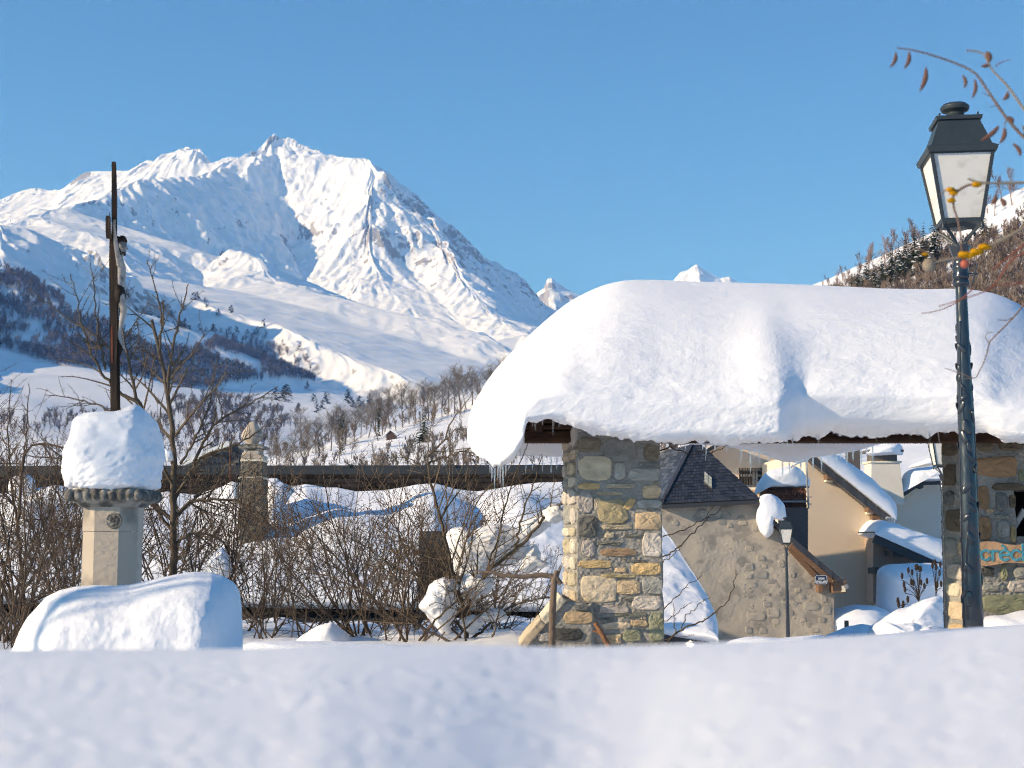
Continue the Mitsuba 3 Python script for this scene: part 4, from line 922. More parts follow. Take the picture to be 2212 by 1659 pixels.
# capital
z0, z1 = zt, pz(1055, YC); hwc = 86 * K
def band(prof): # square with soft corners swept over (half width, z)
    g = np.linspace(0, 2 * np.pi, 96, endpoint=False); ex = 2 / 7.
    x, y = np.sign(np.cos(g)) * np.abs(np.cos(g)) ** ex, np.sign(np.sin(g)) * np.abs(np.sin(g)) ** ex
    V = np.array([[(pcx + x[i] * w, YC + .12 + y[i] * w, z) for i in range(96)] for w, z in prof])
    n = len(prof); v = V.reshape(-1, 3); f = grid_faces(n, 96, wrap=True)[:, ::-1]
    v = np.vstack([v, [[pcx, YC + .12, prof[0][1]], [pcx, YC + .12, prof[-1][1]]]]); k = np.arange(96); m = n * 96
    f = np.vstack([f, np.stack([k * 0 + m, k, (k + 1) % 96], 1)[:, ::-1], np.stack([k * 0 + m + 1, m - 96 + k, m - 96 + (k + 1) % 96], 1)])
    return v, f
H = z1 - z0
put('capital', soft(band([(hw * 1.03, z0 - .002), (hw * 1.1, z0 + H * .08), (hw * 1.18, z0 + H * .2), (hwc * .9, z0 + H * .30), (hwc * .93, z0 + H * .42), (hwc * .95, z0 + H * .75), (hwc * .88, z1 - .004), (hwc * .8, z1)]), .03, .001, 5), 'weathered_stone', ped, smooth=30)
for side in range(4):
    for k in range(9):
        u = (k - 4) / 4.3 * hwc * .90
        s = trimesh.creation.icosphere(2, 1.0); v = np.array(s.vertices); v = v * [hwc * .105, hwc * .10, H * .35] + [u, -hwc * .89, 0]
        put('gadroon', move((v, np.array(s.faces)), (pcx, YC + .12, z0 + H * .62), side * math.pi / 2), 'weathered_stone', ped, smooth=True)

# snow on the capital and over the step
def cap_snow():
    zs = np.array([1057, 1050, 1030, 1005, 975, 955, 935, 915, 900, 890, 884, 881]); L = np.array([166, 150, 141, 139, 143, 150, 156, 158, 163, 176, 205, 250]); Rr = np.array([330, 340, 347, 350, 350, 348, 346, 342, 334, 322, 300, 268])
    t = np.linspace(0, len(zs) - 1, 90); py, l, r = (np.interp(t, np.arange(len(zs)), q) for q in (zs, L, Rr))
    g = np.linspace(0, 2 * np.pi, 150, endpoint=False); ex = 2 / 3.0
    x, y = np.sign(np.cos(g)) * np.abs(np.cos(g)) ** ex, np.sign(np.sin(g)) * np.abs(np.sin(g)) ** ex
    V = []
    for k in range(len(t)):
        c, w = (l[k] + r[k]) / 2 + 2, (r[k] - l[k]) / 2 * .96
        V.append(np.stack([cx(c, py[k]) + x * w * K, YC + .12 + y * (w * K * .97), np.full(150, pz(py[k], YC))], 1))
    V = np.array(V)
    # a shoulder rising behind the cross on the right
    up = np.exp(-((V[..., 0] - cx(300)) / (26 * K)) ** 2) * np.clip((t[:, None] - 8) / 3, 0, 1) * np.clip((V[..., 1] - YC + .05) / .1, 0, 1)
    V[..., 2] += up * 22 * K
    c = np.array([pcx, YC + .12, pz(960, YC)]); d = V - c; d[..., 2] *= .4; d /= np.linalg.norm(d, axis=-1, keepdims=True)
    lowk = np.clip((6 - t) / 5, 0, 1)[:, None]
    V = V + d * (fb(V, 7., 3, 3) * .018 + fb(V, 26., 3, 4) * (.005 + .011 * lowk) + fb(V, 65., 2, 5) * .0045 * (.35 + lowk))[..., None]
    v = V.reshape(-1, 3); f = grid_faces(len(t), 150, wrap=True)[:, ::-1]
    v = np.vstack([v, V[-1].mean(0)[None] + [0, 0, .004], V[0].mean(0)[None]]); k = np.arange(150); o = (len(t) - 1) * 150
    f = np.vstack([f, np.stack([o + k, o + (k + 1) % 150, k * 0 + len(v) - 2], 1), np.stack([(k + 1) % 150, k, k * 0 + len(v) - 1], 1)])
    return v, f
put('snow_pile', cap_snow(), 'fine_snow', smooth=True, label='tall block of snow standing on the capital of the stone pedestal', cat='snow')
mnd = [(20, 1412), (28, 1398), (44, 1360), (62, 1330), (100, 1288), (130, 1273), (165, 1266), (205, 1263), (245, 1264), (280, 1262), (310, 1256), (345, 1247), (380, 1240), (420, 1234), (455, 1234), (482, 1242), (508, 1258), (524, 1282), (531, 1310), (532, 1350), (527, 1395), (524, 1412)]
def mound():
    u = np.linspace(20, 524, 200); top = interp(u, [(a, b) for a, b in mnd if a <= 524][:-1] if False else [(20, 1412), (28, 1398), (44, 1360), (62, 1330), (100, 1288), (130, 1273), (165, 1266), (205, 1263), (245, 1264), (280, 1262), (310, 1256), (345, 1247), (380, 1240), (420, 1234), (455, 1234), (482, 1242), (505, 1256), (516, 1275), (522, 1310), (524, 1412)])
    e = np.minimum(np.clip((u - 20) / 110, 0, 1), np.clip((524 - u) / 115, 0, 1)); e = np.clip((1 - (1 - e) ** 2.2) ** .5, .05, 1); e = np.clip(np.convolve(np.pad(e, 20, mode="edge"), np.hanning(41) / np.hanning(41).sum(), 'valid'), .05, 1)
    ks = np.linspace(0, 1, 90); V = []
    for k in ks:
        th = (k - .48) * math.pi * 1.06
        Yk = 5.10 + np.sin(np.clip(th, -1.6, 1.6)) * .46 * e
        w = max(math.cos(max(-1.57, min(1.57, th))), 0) ** .85
        V.append(at(u, 1440 + (top - 1440) * w, Yk))
    V = np.array(V).transpose(1, 0, 2)
    V[..., 2] += fb(V, 3., 3, 8) * .010
    V[..., 1] -= fb(V, 5., 3, 9) * .035 + fb(V, 18., 3, 10) * .009 + fb(V, 70., 2, 12) * .0025
    return V.reshape(-1, 3), grid_faces(200, 90)
put('snow_mound', mound(), 'fine_snow', smooth=True, label='rounded snow mound burying the steps below the stone pedestal', cat='snow')

# the cross, seen from its edge, with the figure facing right
cross = thing('wayside_cross', 'dark wayside cross seen edge on with a pale carved figure', 'cross')
def rail(pts, wid, mt, nm, dY=(-.02, .02), parent=None):
    """A board from a list of (px, py) centres with widths in pixels."""
    V = []
    for (x, y), w in zip(pts, wid):
        for d in dY:
            V += [at(x - w / 2, y, YC + .12 + d), at(x + w / 2, y, YC + .12 + d)]
    V = np.array(V); f = []
    for i in range(len(pts) - 1):
        o = i * 4; q = o + 4
        for a, b in ((0, 1), (1, 3), (3, 2), (2, 0)): f += [[o + a, o + b, q + b], [o + a, q + b, q + a]]
    n = len(V); f += [[0, 2, 1], [1, 2, 3], [n - 4, n - 3, n - 2], [n - 3, n - 1, n - 2]]
    return put(nm, (V, np.array(f)), mt, parent or cross, smooth=False)
rail([(247, 900), (246.5, 700), (246, 600), (247, 480), (247, 420), (246.5, 380), (246, 352), (245, 349)], [13, 13, 13, 12, 12, 11, 9.5, 6], 'old_wood', 'post')
rail([(256.5, 900), (256, 800), (254, 700), (252, 620), (250, 520)], [7, 6.5, 6, 5, 4], 'old_wood', 'slat', (-.012, .012))
rail([(240.5, 900), (239.5, 780), (238.5, 640), (238, 560), (238.5, 515)], [4, 4, 5, 5, 4], 'old_wood', 'back_board', (-.02, .02))
rail([(242, 785), (241.5, 740), (241, 705)], [3.2, 4, 3], 'rust', 'rust_patch', (-.0215, .0215))
arm = rail([(235.5, 516), (234, 500), (233.5, 470), (233.5, 466)], [12, 12, 11, 9], 'old_wood', 'crossarm', (-.24, .24))
rail([(237, 466), (237, 458)], [2, 1.4], 'old_wood', 'nail', (-.003, .003))


def figure(chain, refine=.004, taub=12):
    """One body from bones: hulls of the spheres at their ends, joined and smoothed."""
    S = lambda c, r: m3.Manifold.sphere(r, 20).translate([float(q) for q in c])
    b = m3.Manifold()
    for (p, r), (q, s) in chain: b = b + m3.Manifold.batch_hull([S(p, r), S(q, s)])
    b = b.refine_to_length(refine); g = b.to_mesh()
    t = trimesh.Trimesh(np.array(g.vert_properties[:, :3], float), np.array(g.tri_verts)); t.merge_vertices()
    trimesh.smoothing.filter_taubin(t, iterations=taub)
    return np.array(t.vertices), np.array(t.faces)
def F(px, py, dy=0., r=8.): return at(px, py, YC + .12 + dy), r * K * 1.18
neck, chest, ribs, waist, hip = F(259, 556, 0, 5), F(261, 580, 0, 9.5), F(261, 600, 0, 9), F(258, 622, 0, 7.5), F(258, 640, 0, 9)
head, jaw = F(263, 528, 0, 9), F(267, 540, 0, 5.5)
B = [(neck, chest), (chest, ribs), (ribs, waist), (waist, hip), (F(260, 548, 0, 4.6), neck), (head, jaw), (head, F(263, 532, 0, 8.2)), (F(271, 533, 0, 2.2), F(275, 538, 0, 1.6)), (jaw, F(269, 545, 0, 3.4)), (F(267, 548, 0, 3.6), F(264, 551, 0, 3.4)), (F(270, 528, 0, 3), F(271, 533, 0, 2.6))]
for sgn in (-1, 1):
    sh, el, wr = F(258, 570, sgn * .030, 5.2), F(251, 532, sgn * .125, 3.8), F(246, 492, sgn * .205, 2.8)
    B += [(F(260, 574, 0, 7), sh), (sh, el), (el, wr), (wr, F(246, 482, sgn * .218, 3.2))]
    for q in range(4): B.append((F(246 + q * .8 - 1, 482, sgn * .218, 1.4), F(247.5 + q * 1.2 - 2, 474 + abs(q - 1.5), sgn * (.223 + .003 * q), .9)))
    B.append((F(246, 486, sgn * .215, 1.4), F(250, 480, sgn * .215, 1.0)))
    kn, an = F(268, 668, sgn * .014, 6.2), F(256.5, 722, sgn * .006, 3.6)
    B += [(F(260, 640, sgn * .016, 8), kn), (kn, F(264, 690, sgn * .010, 5.2)), (F(264, 690, sgn * .010, 5.2), an), (an, F(258, 731, sgn * .005, 3.8)), (F(258, 731, sgn * .005, 3.8), F(265, 744, sgn * .005, 3.2)), (F(265, 744, sgn * .005, 3.2), F(268, 752, sgn * .006, 2.2))]
fig = put('figure', figure(B), 'pale_paint', cross, smooth=True, label='pale weathered carved figure')
Hh = [(F(257, 524, 0, 9.5), F(264, 519, 0, 8.6)), (F(256, 530, 0, 8.5), F(256, 546, 0, 5.5)), (F(264, 518, 0, 8.2), F(270, 521, 0, 4.4)), (F(267, 546, 0, 4), F(269, 550, 0, 2.6)), (F(258, 548, -.012, 3), F(262, 550, 0, 3)), (F(254, 512, 0, 2.2), F(256, 518, 0, 4))]
put('hair', figure(Hh, .004, 6), 'old_wood', fig, smooth=True)
C = [(F(256, 622, 0, 9.8), F(257, 640, 0, 11.6)), (F(257, 640, 0, 11.6), F(262, 648, 0, 8.5)), (F(250, 640, 0, 8), F(249, 664, 0, 5)), (F(264, 626, 0, 4.6), F(268.5, 640, 0, 3.4)), (F(268.5, 640, 0, 3.4), F(269, 650, .004, 2)), (F(258, 634, -.022, 7), F(256, 650, -.022, 5.5)), (F(258, 634, .022, 7), F(256, 650, .022, 5.5))]
put('loincloth', figure(C, .004, 6), 'old_wood', fig, smooth=True)
fr = [(F(254, 735, 0, 5), F(259, 752, 0, 6)), (F(259, 752, 0, 6), F(268, 750, 0, 3)), (F(259, 752, 0, 6), F(255, 772, 0, 3))]
put('foot_rest', figure(fr, .004, 4), 'old_wood', cross, smooth=True)
# ------------------------------------------------------------------ the village seen through the shed
Z6 = lambda zx, zy: (1404 + zx * .3092, 891 + zy * .3092)
V6 = lambda zx, zy, Y: at(*Z6(zx, zy), Y)
mat('roughcast', lambda p, n, uv: MIX(MIX((.30, .27, .225), (.42, .37, .30), FBM(p.x * .8, 3., p.z * .8, 4)), (.20, .185, .165), SS(.56, .70, FBM(p.x * 2.6, 7., p.z * 2.6, 4)) * .7), rough=.95, bump=lambda p, n, uv: FBM(p.x * 3, p.y * 3, p.z * 3, 4) * .05 + FBM(p.x * 20, p.y * 20, p.z * 20, 3) * .025, eps=.01)
mat('peach_render', lambda p, n, uv: MIX((.60, .485, .36), (.64, .52, .39), FBM(p.x * .6, p.y, p.z * .6, 4)), rough=.9, bump=lambda p, n, uv: N(p.x * 60, p.y * 60, p.z * 60) * .004, eps=.004)
mat('white_render', lambda p, n, uv: MIX((.62, .57, .48), (.68, .63, .54), FBM(p.x * .7, p.y, p.z * .7, 3)), rough=.9)
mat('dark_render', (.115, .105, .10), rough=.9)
mat('dark_metal', (.04, .045, .05), rough=.5)
mat('zinc', (.22, .23, .24), rough=.45, metallic=.3)
mat('stained_wood', lambda p, n, uv: MIX((.11, .065, .04), (.21, .125, .075), FBM(p.x * 6, p.y * 6, p.z * 30, 3)), rough=.7)
mat('cream_paint', (.72, .64, .48), rough=.6)
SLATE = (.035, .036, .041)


def slates(parent, A, B, C, D, nu, nv, seed, lim=None, thick=.018, gloss=True, clip=None, col=SLATE, name='slate', left=None):
    """Courses of slates over the quadrilateral A (eave left), B (eave right), C (ridge right), D (ridge left), each slate a piece of its own."""
    A, B, C, D = (np.asarray(q, float) for q in (A, B, C, D)); r = random.Random(seed)
    nrm = np.cross(B - A, D - A); nrm /= np.linalg.norm(nrm)
    if nrm[2] < 0: nrm = -nrm
    P = lambda u, v: (A + (B - A) * u) * (1 - v) + (D + (C - D) * u) * v
    rest, count = [], 0
    W = np.linalg.norm(B - A)
    for j in range(nv):
        v0, v1 = j / nv, min(1, (j + 1.25) / nv)
        wj = np.linalg.norm(P(1, v0) - P(0, v0)); n = max(1, int(round(nu * wj / W)))
        off = .5 * (j % 2)
        for i in range(n + 1):
            u0, u1 = max(0, (i - off) / n), min(1, (i + 1 - off) / n - .10 / n)
            if u1 - u0 < .15 / n: continue
            q = [P(u0, v0), P(u1, v0), P(u1, v1), P(u0, v1)]
            if clip and not clip(sum(q) / 4): continue
            lift = thick * r.uniform(.8, 1.5)
            top = [q[0] + nrm * lift, q[1] + nrm * (lift + r.uniform(-.004, .004)), q[2] + nrm * .004, q[3] + nrm * .004]
            m = hexa([*[x - nrm * .002 for x in q], *top]); k = r.uniform(.6, 1.5)
            c = np.clip(np.array(col) * k, 0, 1)
            if count < (lim or 300): tput(name, m, c, parent, var=.1, m='tinted_slate' if gloss else 'tinted_plain'); count += 1
            else: rest.append((m, c))
    if rest:
        mm = cat_([x[0] for x in rest]); cc = np.vstack([np.repeat(np.array(x[1])[None], len(x[0][0]), 0) for x in rest])
        k = put(name + 's', mm, 'tinted_slate' if gloss else 'tinted_plain', parent, smooth=False, color=cc, kind='stuff')


def slab_snow(a, b, c, d, th, seed, nu=90, nv=50, rough=.05, fs=2.2, power=3.2, wav=.0):
    """Snow lying on a roof plane: a, b the lower corners, c, d the upper ones; rounded edges."""
    a, b, c, d = (np.asarray(q, float) for q in (a, b, c, d)); n = np.cross(b - a, d - a); n /= np.linalg.norm(n); n = n if n[2] > 0 else -n
    U, Vv = np.meshgrid(np.linspace(-1, 1, nu), np.linspace(-1, 1, nv), indexing='ij')
    us, vs = np.sign(U) * (1 - (1 - np.abs(U)) ** 2), np.sign(Vv) * (1 - (1 - np.abs(Vv)) ** 2)
    h = np.clip(1 - np.abs(us) ** (power * 2), 0, 1) ** .5 * np.clip(1 - np.abs(vs) ** (power * 2), 0, 1) ** .5
    u, v = (us + 1) / 2, (vs + 1) / 2
    P = (a[None, None] + (b - a) * u[..., None]) * (1 - v[..., None]) + (d + (c - d) * u[..., None]) * v[..., None]
    k = 1 + .35 * fb(P, .7, 3, seed)
    P = P + n * (h * th * k)[..., None] + np.array([0, 0, 1]) * (h * fb(P, fs, 4, seed + 1) * rough)[..., None]
    P[..., 2] -= wav * (1 - h) * np.abs(fb(P, 1.5, 3, seed + 2)) * (v < .1)
    bot = P[::-1].copy() - 0; bot = P.copy() - n * (h * th * k + .01)[..., None]
    nn = nu * nv
    f1 = grid_faces(nu, nv); f2 = grid_faces(nu, nv)[:, ::-1] + nn
    return np.vstack([P.reshape(-1, 3), bot.reshape(-1, 3)]), np.vstack([f1, f2])


def wall(parent, pts, depth, m, name='wall', fine=None, amp=0., seed=1, **kw):
    """An upright wall from its outline (points with one Y), depth metres thick away from us."""
    pts = np.asarray(pts, float); Y = pts[0][1]
    me = extr([(q[0], q[2]) for q in pts], lambda x, y: (x, Y, y), (0, depth, 0))
    if fine:
        t = trimesh.Trimesh(*me).subdivide_to_size(fine, max_iter=30); t.merge_vertices(); v = np.array(t.vertices); v[:, 1] -= fb(v, 2.2, 4, seed) * amp * (v[:, 1] < Y + .01)
        me = (v, np.array(t.faces))
    return put(name, me, m, parent, smooth=False if not fine else 40, **kw)


# --- grey plastered stone house
YH = 38.
sh = thing('stone_house', 'grey roughcast stone house with a steep dark slate hip roof', 'house')
pw = [V6(60, 1640, YH), V6(60, 640, YH), V6(100, 618, YH), V6(740, 604, YH), V6(775, 660, YH), V6(860, 800, YH), V6(960, 890, YH), V6(1165, 1070, YH), V6(1285, 1180, YH), V6(1288, 1620, YH)]
wl_ = wall(sh, pw, 4., 'roughcast', fine=.22, amp=.05)
r_ = random.Random(8)
big = [(695, 950, 60, 40), (775, 1018, 60, 40), (800, 1072, 40, 30), (915, 1048, 50, 30), (695, 1080, 70, 60), (780, 1138, 90, 56), (690, 1145, 50, 40), (995, 1135, 44, 40), (720, 1205, 50, 36), (740, 1425, 130, 60), (860, 1400, 90, 70), (880, 1462, 50, 40), (820, 1340, 60, 40), (690, 1520, 50, 50), (790, 1525, 50, 44), (1130, 1352, 110, 60), (1105, 1485, 44, 40), (1070, 1450, 40, 34), (1215, 1300, 40, 50), (1235, 1380, 60, 60), (1150, 1520, 60, 30), (1270, 1505, 36, 50), (820, 1270, 40, 22), (905, 1265, 30, 24), (1090, 1208, 60, 40), (1030, 1240, 34, 30), (850, 1180, 70, 30), (530, 720, 70, 50), (500, 760, 60, 46), (640, 740, 50, 40), (650, 770, 60, 40), (365, 690, 60, 30), (180, 775, 44, 34), (560, 790, 40, 26), (920, 1060, 40, 40), (1200, 1450, 50, 40), (980, 1400, 44, 34), (1010, 1330, 40, 30), (940, 1330, 40, 30), (1060, 1290, 40, 24), (735, 810, 40, 40)]
big += [(r_.uniform(650, 1270), r_.uniform(1150, 1540), r_.uniform(12, 22), r_.uniform(8, 16)) for _ in range(26)]
for k, (zx, zy, w, h) in enumerate(big):
    if zx > 1000 and zy < 1040 + (zx - 960) * .95: continue
    s = .3092 / FPX * YH; c = V6(zx, zy, YH); c[1] -= float(fb(c[None], 2.2, 4, 1)[0]) * .05
    tput('stone', stone(c, (1, 0, 0), (0, 0, 1), (0, -1, 0), w * s, h * s, 700 + k, proud=.022 if w > 30 else .014, deep=.12, sub=11), np.array(r_.choice([(.31, .285, .24), (.35, .315, .26), (.37, .33, .265), (.28, .26, .23)])), wl_, var=.3, s=6.)
# hip roof: the face towards us and the one towards the left
ap = V6(295, 222, YH + 2.6); el, er = V6(82, 638, YH - .35), V6(772, 604, YH - .35); ar = V6(345, 212, YH + 2.6)
lf = V6(-120, 560, YH + 4.0); lt = V6(40, 280, YH + 3.2)
inset = lambda q, d: np.asarray(q) - np.array([0, 0, d])
put('roof', cat_([prism([inset(el, .03), inset(er, .03), inset(ar, .03), inset(ap, .03)], (0, 0, -.10), (0, 0, 0)), prism([inset(lf, .03), inset(el, .03), inset(ap, .03), inset(lt, .03)], (0, 0, -.10), (0, 0, 0))]), 'dark_metal', sh, smooth=False)
rf = sh + '__roof'
slates(rf, el, er, ar, ap, 30, 20, 3, lim=300)
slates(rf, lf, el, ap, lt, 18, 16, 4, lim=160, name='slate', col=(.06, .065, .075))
tput('eave_board', beam(el + [0, .02, -.09], er + [0, .02, -.09], .03, .10), (.10, .085, .07), sh)
tput('hip_flashing', beam(el + [-.01, -.02, .03], ap + [0, 0, .05], .10, .03), (.05, .05, .055), sh, m='tinted_slate')
# skylight
def on_roof(zx, zy):
    n = np.cross(er - el, ap - el); o = np.array([0, 0, EYE]); d = V6(zx, zy, 10.) - o; t = np.dot(el - o, n) / np.dot(d, n); return o + d * t
sk = [on_roof(*q) for q in ((378, 492), (432, 535), (432, 470), (378, 425))]; up = np.array([0, -.06, .05])
sky_ = put('skylight', hexa([*sk, *[q + up for q in sk]]), 'zinc', sh, smooth=False)
for i in range(2):
    for j in range(3):
        f = lambda a, b: (sk[0] * (1 - a) + sk[1] * a) * (1 - b) + (sk[3] * (1 - a) + sk[2] * a) * b
        a0_, a1_, b0_, b1_ = i / 2 + .05, i / 2 + .45, j / 3 + .04, j / 3 + .29
        q = [f(a0_, b0_), f(a1_, b0_), f(a1_, b1_), f(a0_, b1_)]
        tput('pane', hexa([*[x + up * 1.02 for x in q], *[x + up * 1.25 for x in q]]), (.42, .42, .34), sky_, m='tinted_slate')
# the lower roof on the right seen along its verge, with its timbers
va, vb, vc = V6(862, 745, YH - .45), V6(1000, 885, YH - .45), V6(1366, 1192, YH - .45)
for k in range(15):
    a, b = vb + (vc - vb) * k / 15, vb + (vc - vb) * (k + 1.12) / 15
    tput('verge_slate', hexa([a + [0, 0, -.13], b + [0, 0, -.16], b + [0, .6, -.16], a + [0, .6, -.13], a + [0, 0, .03], b + [0, 0, .0], b + [0, .6, .0], a + [0, .6, .03]]), np.array(SLATE) * rnd.uniform(.7, 1.5), sh, m='tinted_slate')
put('lower_roof', prism([va + [0, 0, -.02], vc + [0, 0, -.02], vc + [0, 4, -.02], va + [0, 4, -.02]], (0, 0, -.08), (0, 0, 0)), 'dark_metal', sh, smooth=False)
for k in range(12):
    a, b = va + (vb - va) * k / 12, va + (vb - va) * (k + 1.1) / 12
    tput('verge_slate', hexa([a + [0, 0, -.09], b + [0, 0, -.11], b + [0, .6, -.11], a + [0, .6, -.09], a + [0, 0, .02], b + [0, 0, .0], b + [0, .6, .0], a + [0, .6, .02]]), np.array(SLATE) * rnd.uniform(.7, 1.5), sh, m='tinted_slate')
put('rafter', beam(V6(985, 922, YH - .30), V6(1288, 1200, YH - .30), .12, .12), 'stained_wood', sh)
put('brace', beam(V6(972, 945, YH - .14), V6(1152, 1142, YH - .14), .12, .13), 'stained_wood', sh)
put('purlin_end', box(V6(1312, 1214, YH - .2), (.36, .5, .34), chamfer=.01), 'stained_wood', sh)
put('purlin_end', box(V6(1184, 1214, YH - .16), (.13, .3, .32), chamfer=.01), 'stained_wood', sh)
put('gutter', cat_([tube([V6(1372, 1216, YH - .5), V6(1372, 1216, YH + 3.)], .06, 10, True)]), 'zinc', sh)
put('gutter_clip', box(V6(1352, 1232, YH - .45), (.10, .05, .16)), 'cream_paint', sh)

# --- street name plate
sg_ = thing('street_sign', 'navy enamel street name plate with white lettering under the slate verge', 'sign')
pa, pb = V6(1153, 1202, YH - .62), V6(1240, 1134, YH - .62); w_, h_ = pb[0] - pa[0], pb[2] - pa[2]; YN = YH - .62
put('plate', box(((pa[0] + pb[0]) / 2, YN, (pa[2] + pb[2]) / 2), (w_, .02, h_), chamfer=.004), 'sign_navy', sg_) if mat('sign_navy', (.018, .03, .075), rough=.25, spec=.5) else None
mat('sign_white', (.78, .78, .74), rough=.4)
bw = h_ * .035; i_ = h_ * .07; Yf = YN - .0125
x0, x1, z0, z1 = pa[0] + i_, pb[0] - i_, pa[2] + i_, pb[2] - i_; n_ = h_ * .10
put('border', cat_([box(((x0 + x1) / 2, Yf, z), (x1 - x0 - 2 * n_, .003, bw)) for z in (z0, z1)] + [box((x, Yf, (z0 + z1) / 2), (bw, .003, z1 - z0 - 2 * n_)) for x in (x0, x1)] + [beam((xa, Yf, za + (n_ if za == z0 else -n_)), (xa + (n_ if xa == x0 else -n_), Yf, za), .003, bw, up=(0, 0, 1)) for xa in (x0, x1) for za in (z0, z1)]), 'sign_white', sg_)
def words(txt, zc, h, wid, bold=True):
    m = meshkit.text_mesh(txt, h, .003, bold); v = np.array(m.vertices); v[:, 0] -= (v[:, 0].min() + v[:, 0].max()) / 2
    v[:, 0] *= wid / (v[:, 0].max() - v[:, 0].min())
    return np.stack([v[:, 0] + (pa[0] + pb[0]) / 2, Yf + .0015 - v[:, 2], v[:, 1] + zc], 1), np.array(m.faces)[:, ::-1]
put('lettering', cat_([words('CHEMIN', pa[2] + h_ * .52, h_ * .19, w_ * .50), words('DE BOULARIC', pa[2] + h_ * .18, h_ * .21, w_ * .86)]), 'sign_white', sg_, smooth=False)
put('bracket', box(((pa[0] + pb[0]) / 2, YN + .28, (pa[2] + pb[2]) / 2), (w_ * .2, .52, h_ * .2)), 'dark_metal', sg_)

# --- brick chimney with its cap of snow, the dark wall below it
YB2 = 41.
bc = thing('brick_chimney', 'broad brick chimney stack above the dark rendered wall', 'chimney')
ca, cb = V6(800, 662, YB2), V6(1098, 528, YB2)
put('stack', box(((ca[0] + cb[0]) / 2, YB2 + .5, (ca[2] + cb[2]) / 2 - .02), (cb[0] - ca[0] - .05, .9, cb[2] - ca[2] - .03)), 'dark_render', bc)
rows = 8; hr = (cb[2] - ca[2]) / rows
for j in range(rows):
    n = 14
    for i in range(n + 1):
        x0, x1 = ca[0] + (cb[0] - ca[0]) * max(0, (i - .5 * (j % 2)) / n), ca[0] + (cb[0] - ca[0]) * min(1, (i + 1 - .5 * (j % 2)) / n) - .02
        if x1 - x0 < .04: continue
        o = .05 if j == 5 else .0
        dk = .45 if j in (0, 1, 7) else 1.
        tput('brick', box(((x0 + x1) / 2, YB2 + .05 - o, ca[2] + hr * (j + .5)), (x1 - x0, .11, hr * .82)), np.array((.20, .085, .055)) * rnd.uniform(.6, 1.25) * dk, bc, var=.25, s=9.)
put('capping', box(((ca[0] + cb[0]) / 2, YB2 + .5, cb[2] + .03), (cb[0] - ca[0] + .12, 1.05, .05)), 'dark_metal', bc)
put('band', beam(V6(925, 622, YB2 - .10), V6(1098, 622, YB2 - .10), .05, .05), 'zinc', bc)
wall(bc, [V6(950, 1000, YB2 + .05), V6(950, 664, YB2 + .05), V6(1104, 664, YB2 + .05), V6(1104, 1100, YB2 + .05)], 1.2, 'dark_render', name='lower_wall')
def blob(outline, Y, th, seed, rough=.03, bulge=1., n=48, fs=3.):
    """A lump of snow from its outline in pixels, about th deep, rounded front and back."""
    o = np.asarray(outline, float); o = np.vstack([o, o[:1]]); t = np.r_[0, np.cumsum(np.linalg.norm(np.diff(o, axis=0), axis=1))]
    q = np.linspace(0, t[-1], 84, endpoint=False); ring = np.stack([np.interp(q, t, o[:, 0]), np.interp(q, t, o[:, 1])], 1)
    for _ in range(2): ring = (np.roll(ring, 1, 0) + 2 * ring + np.roll(ring, -1, 0)) / 4
    c = ring.mean(0); V = []
    for a in np.linspace(-math.pi / 2, math.pi / 2, n):
        r, y = max(math.cos(a), 0) ** .62, math.sin(a)
        V.append(at(*(c + (ring - c) * max(r, 2e-3)).T, Y + y * th / 2))
    V = np.array(V); cen = V.reshape(-1, 3).mean(0); d = V - cen; d /= np.linalg.norm(d, axis=-1, keepdims=True) + 1e-9
    V = V + d * (fb(V, fs, 4, seed) * rough + fb(V, fs * 5, 3, seed + 1) * rough * .3)[..., None]
    v = V.reshape(-1, 3); return v, grid_faces(n, 84, wrap=True)
zz = lambda pts: [Z6(*p) for p in pts]
put('snow_pile', blob(zz([(735, 560), (690, 590), (660, 600), (745, 575), (790, 545), (815, 530), (1096, 530), (1118, 510), (1116, 470), (1085, 430), (1060, 400), (1020, 375), (960, 378), (880, 392), (840, 400), (800, 425), (765, 470), (745, 510)]), YB2 + .45, 1.15, 3, .05, fs=1.6), 'snow', smooth=True, label='smooth snow cap on the brick chimney stack', cat='snow')
put('snow_lump', blob(zz([(755, 590), (800, 572), (850, 570), (900, 600), (940, 640), (955, 690), (955, 740), (930, 768), (890, 745), (868, 745), (862, 790), (866, 830), (840, 860), (822, 878), (790, 858), (760, 815), (742, 755), (748, 690), (765, 640)]), YH - .1, .95, 4, .05, fs=1.6), 'snow', smooth=True, label='overhanging snow lump at the right end of the slate roof', cat='snow')
# antenna in front of the peach gable
an = thing('aerial', 'thin metal television aerial loaded with snow beside the brick chimney', 'aerial')
put('mast', tube([V6(1108, 672, YB2 - .3), V6(1097, 480, YB2 - .3), V6(1090, 285, YB2 - .3)], .028, 8, True), 'zinc', an)
put('boom', tube([V6(1098, 300, YB2 - .3), V6(1000, 355, YB2 - .3)], .03, 6, True), 'zinc', an)
for k in range(7):
    p = V6(1090 - k * 15, 305 + k * 8, YB2 - .3); put('element', tube([p + [0, -.25, .12], p + [0, .25, -.12]], .014, 5, True), 'zinc', an)
for q in ((590, 0), (640, 0)): put('wall_clamp', box(V6(1112, q[0], YB2 - .3), (.14, .05, .03)), 'zinc', an)
put('snow_on_boom', blob(zz([(1000, 345), (1020, 340), (1060, 318), (1085, 292), (1108, 288), (1110, 330), (1085, 345), (1060, 350), (1010, 372), (994, 372)]), YB2 - .3, .16, 5, .02), 'snow', an, smooth=True)

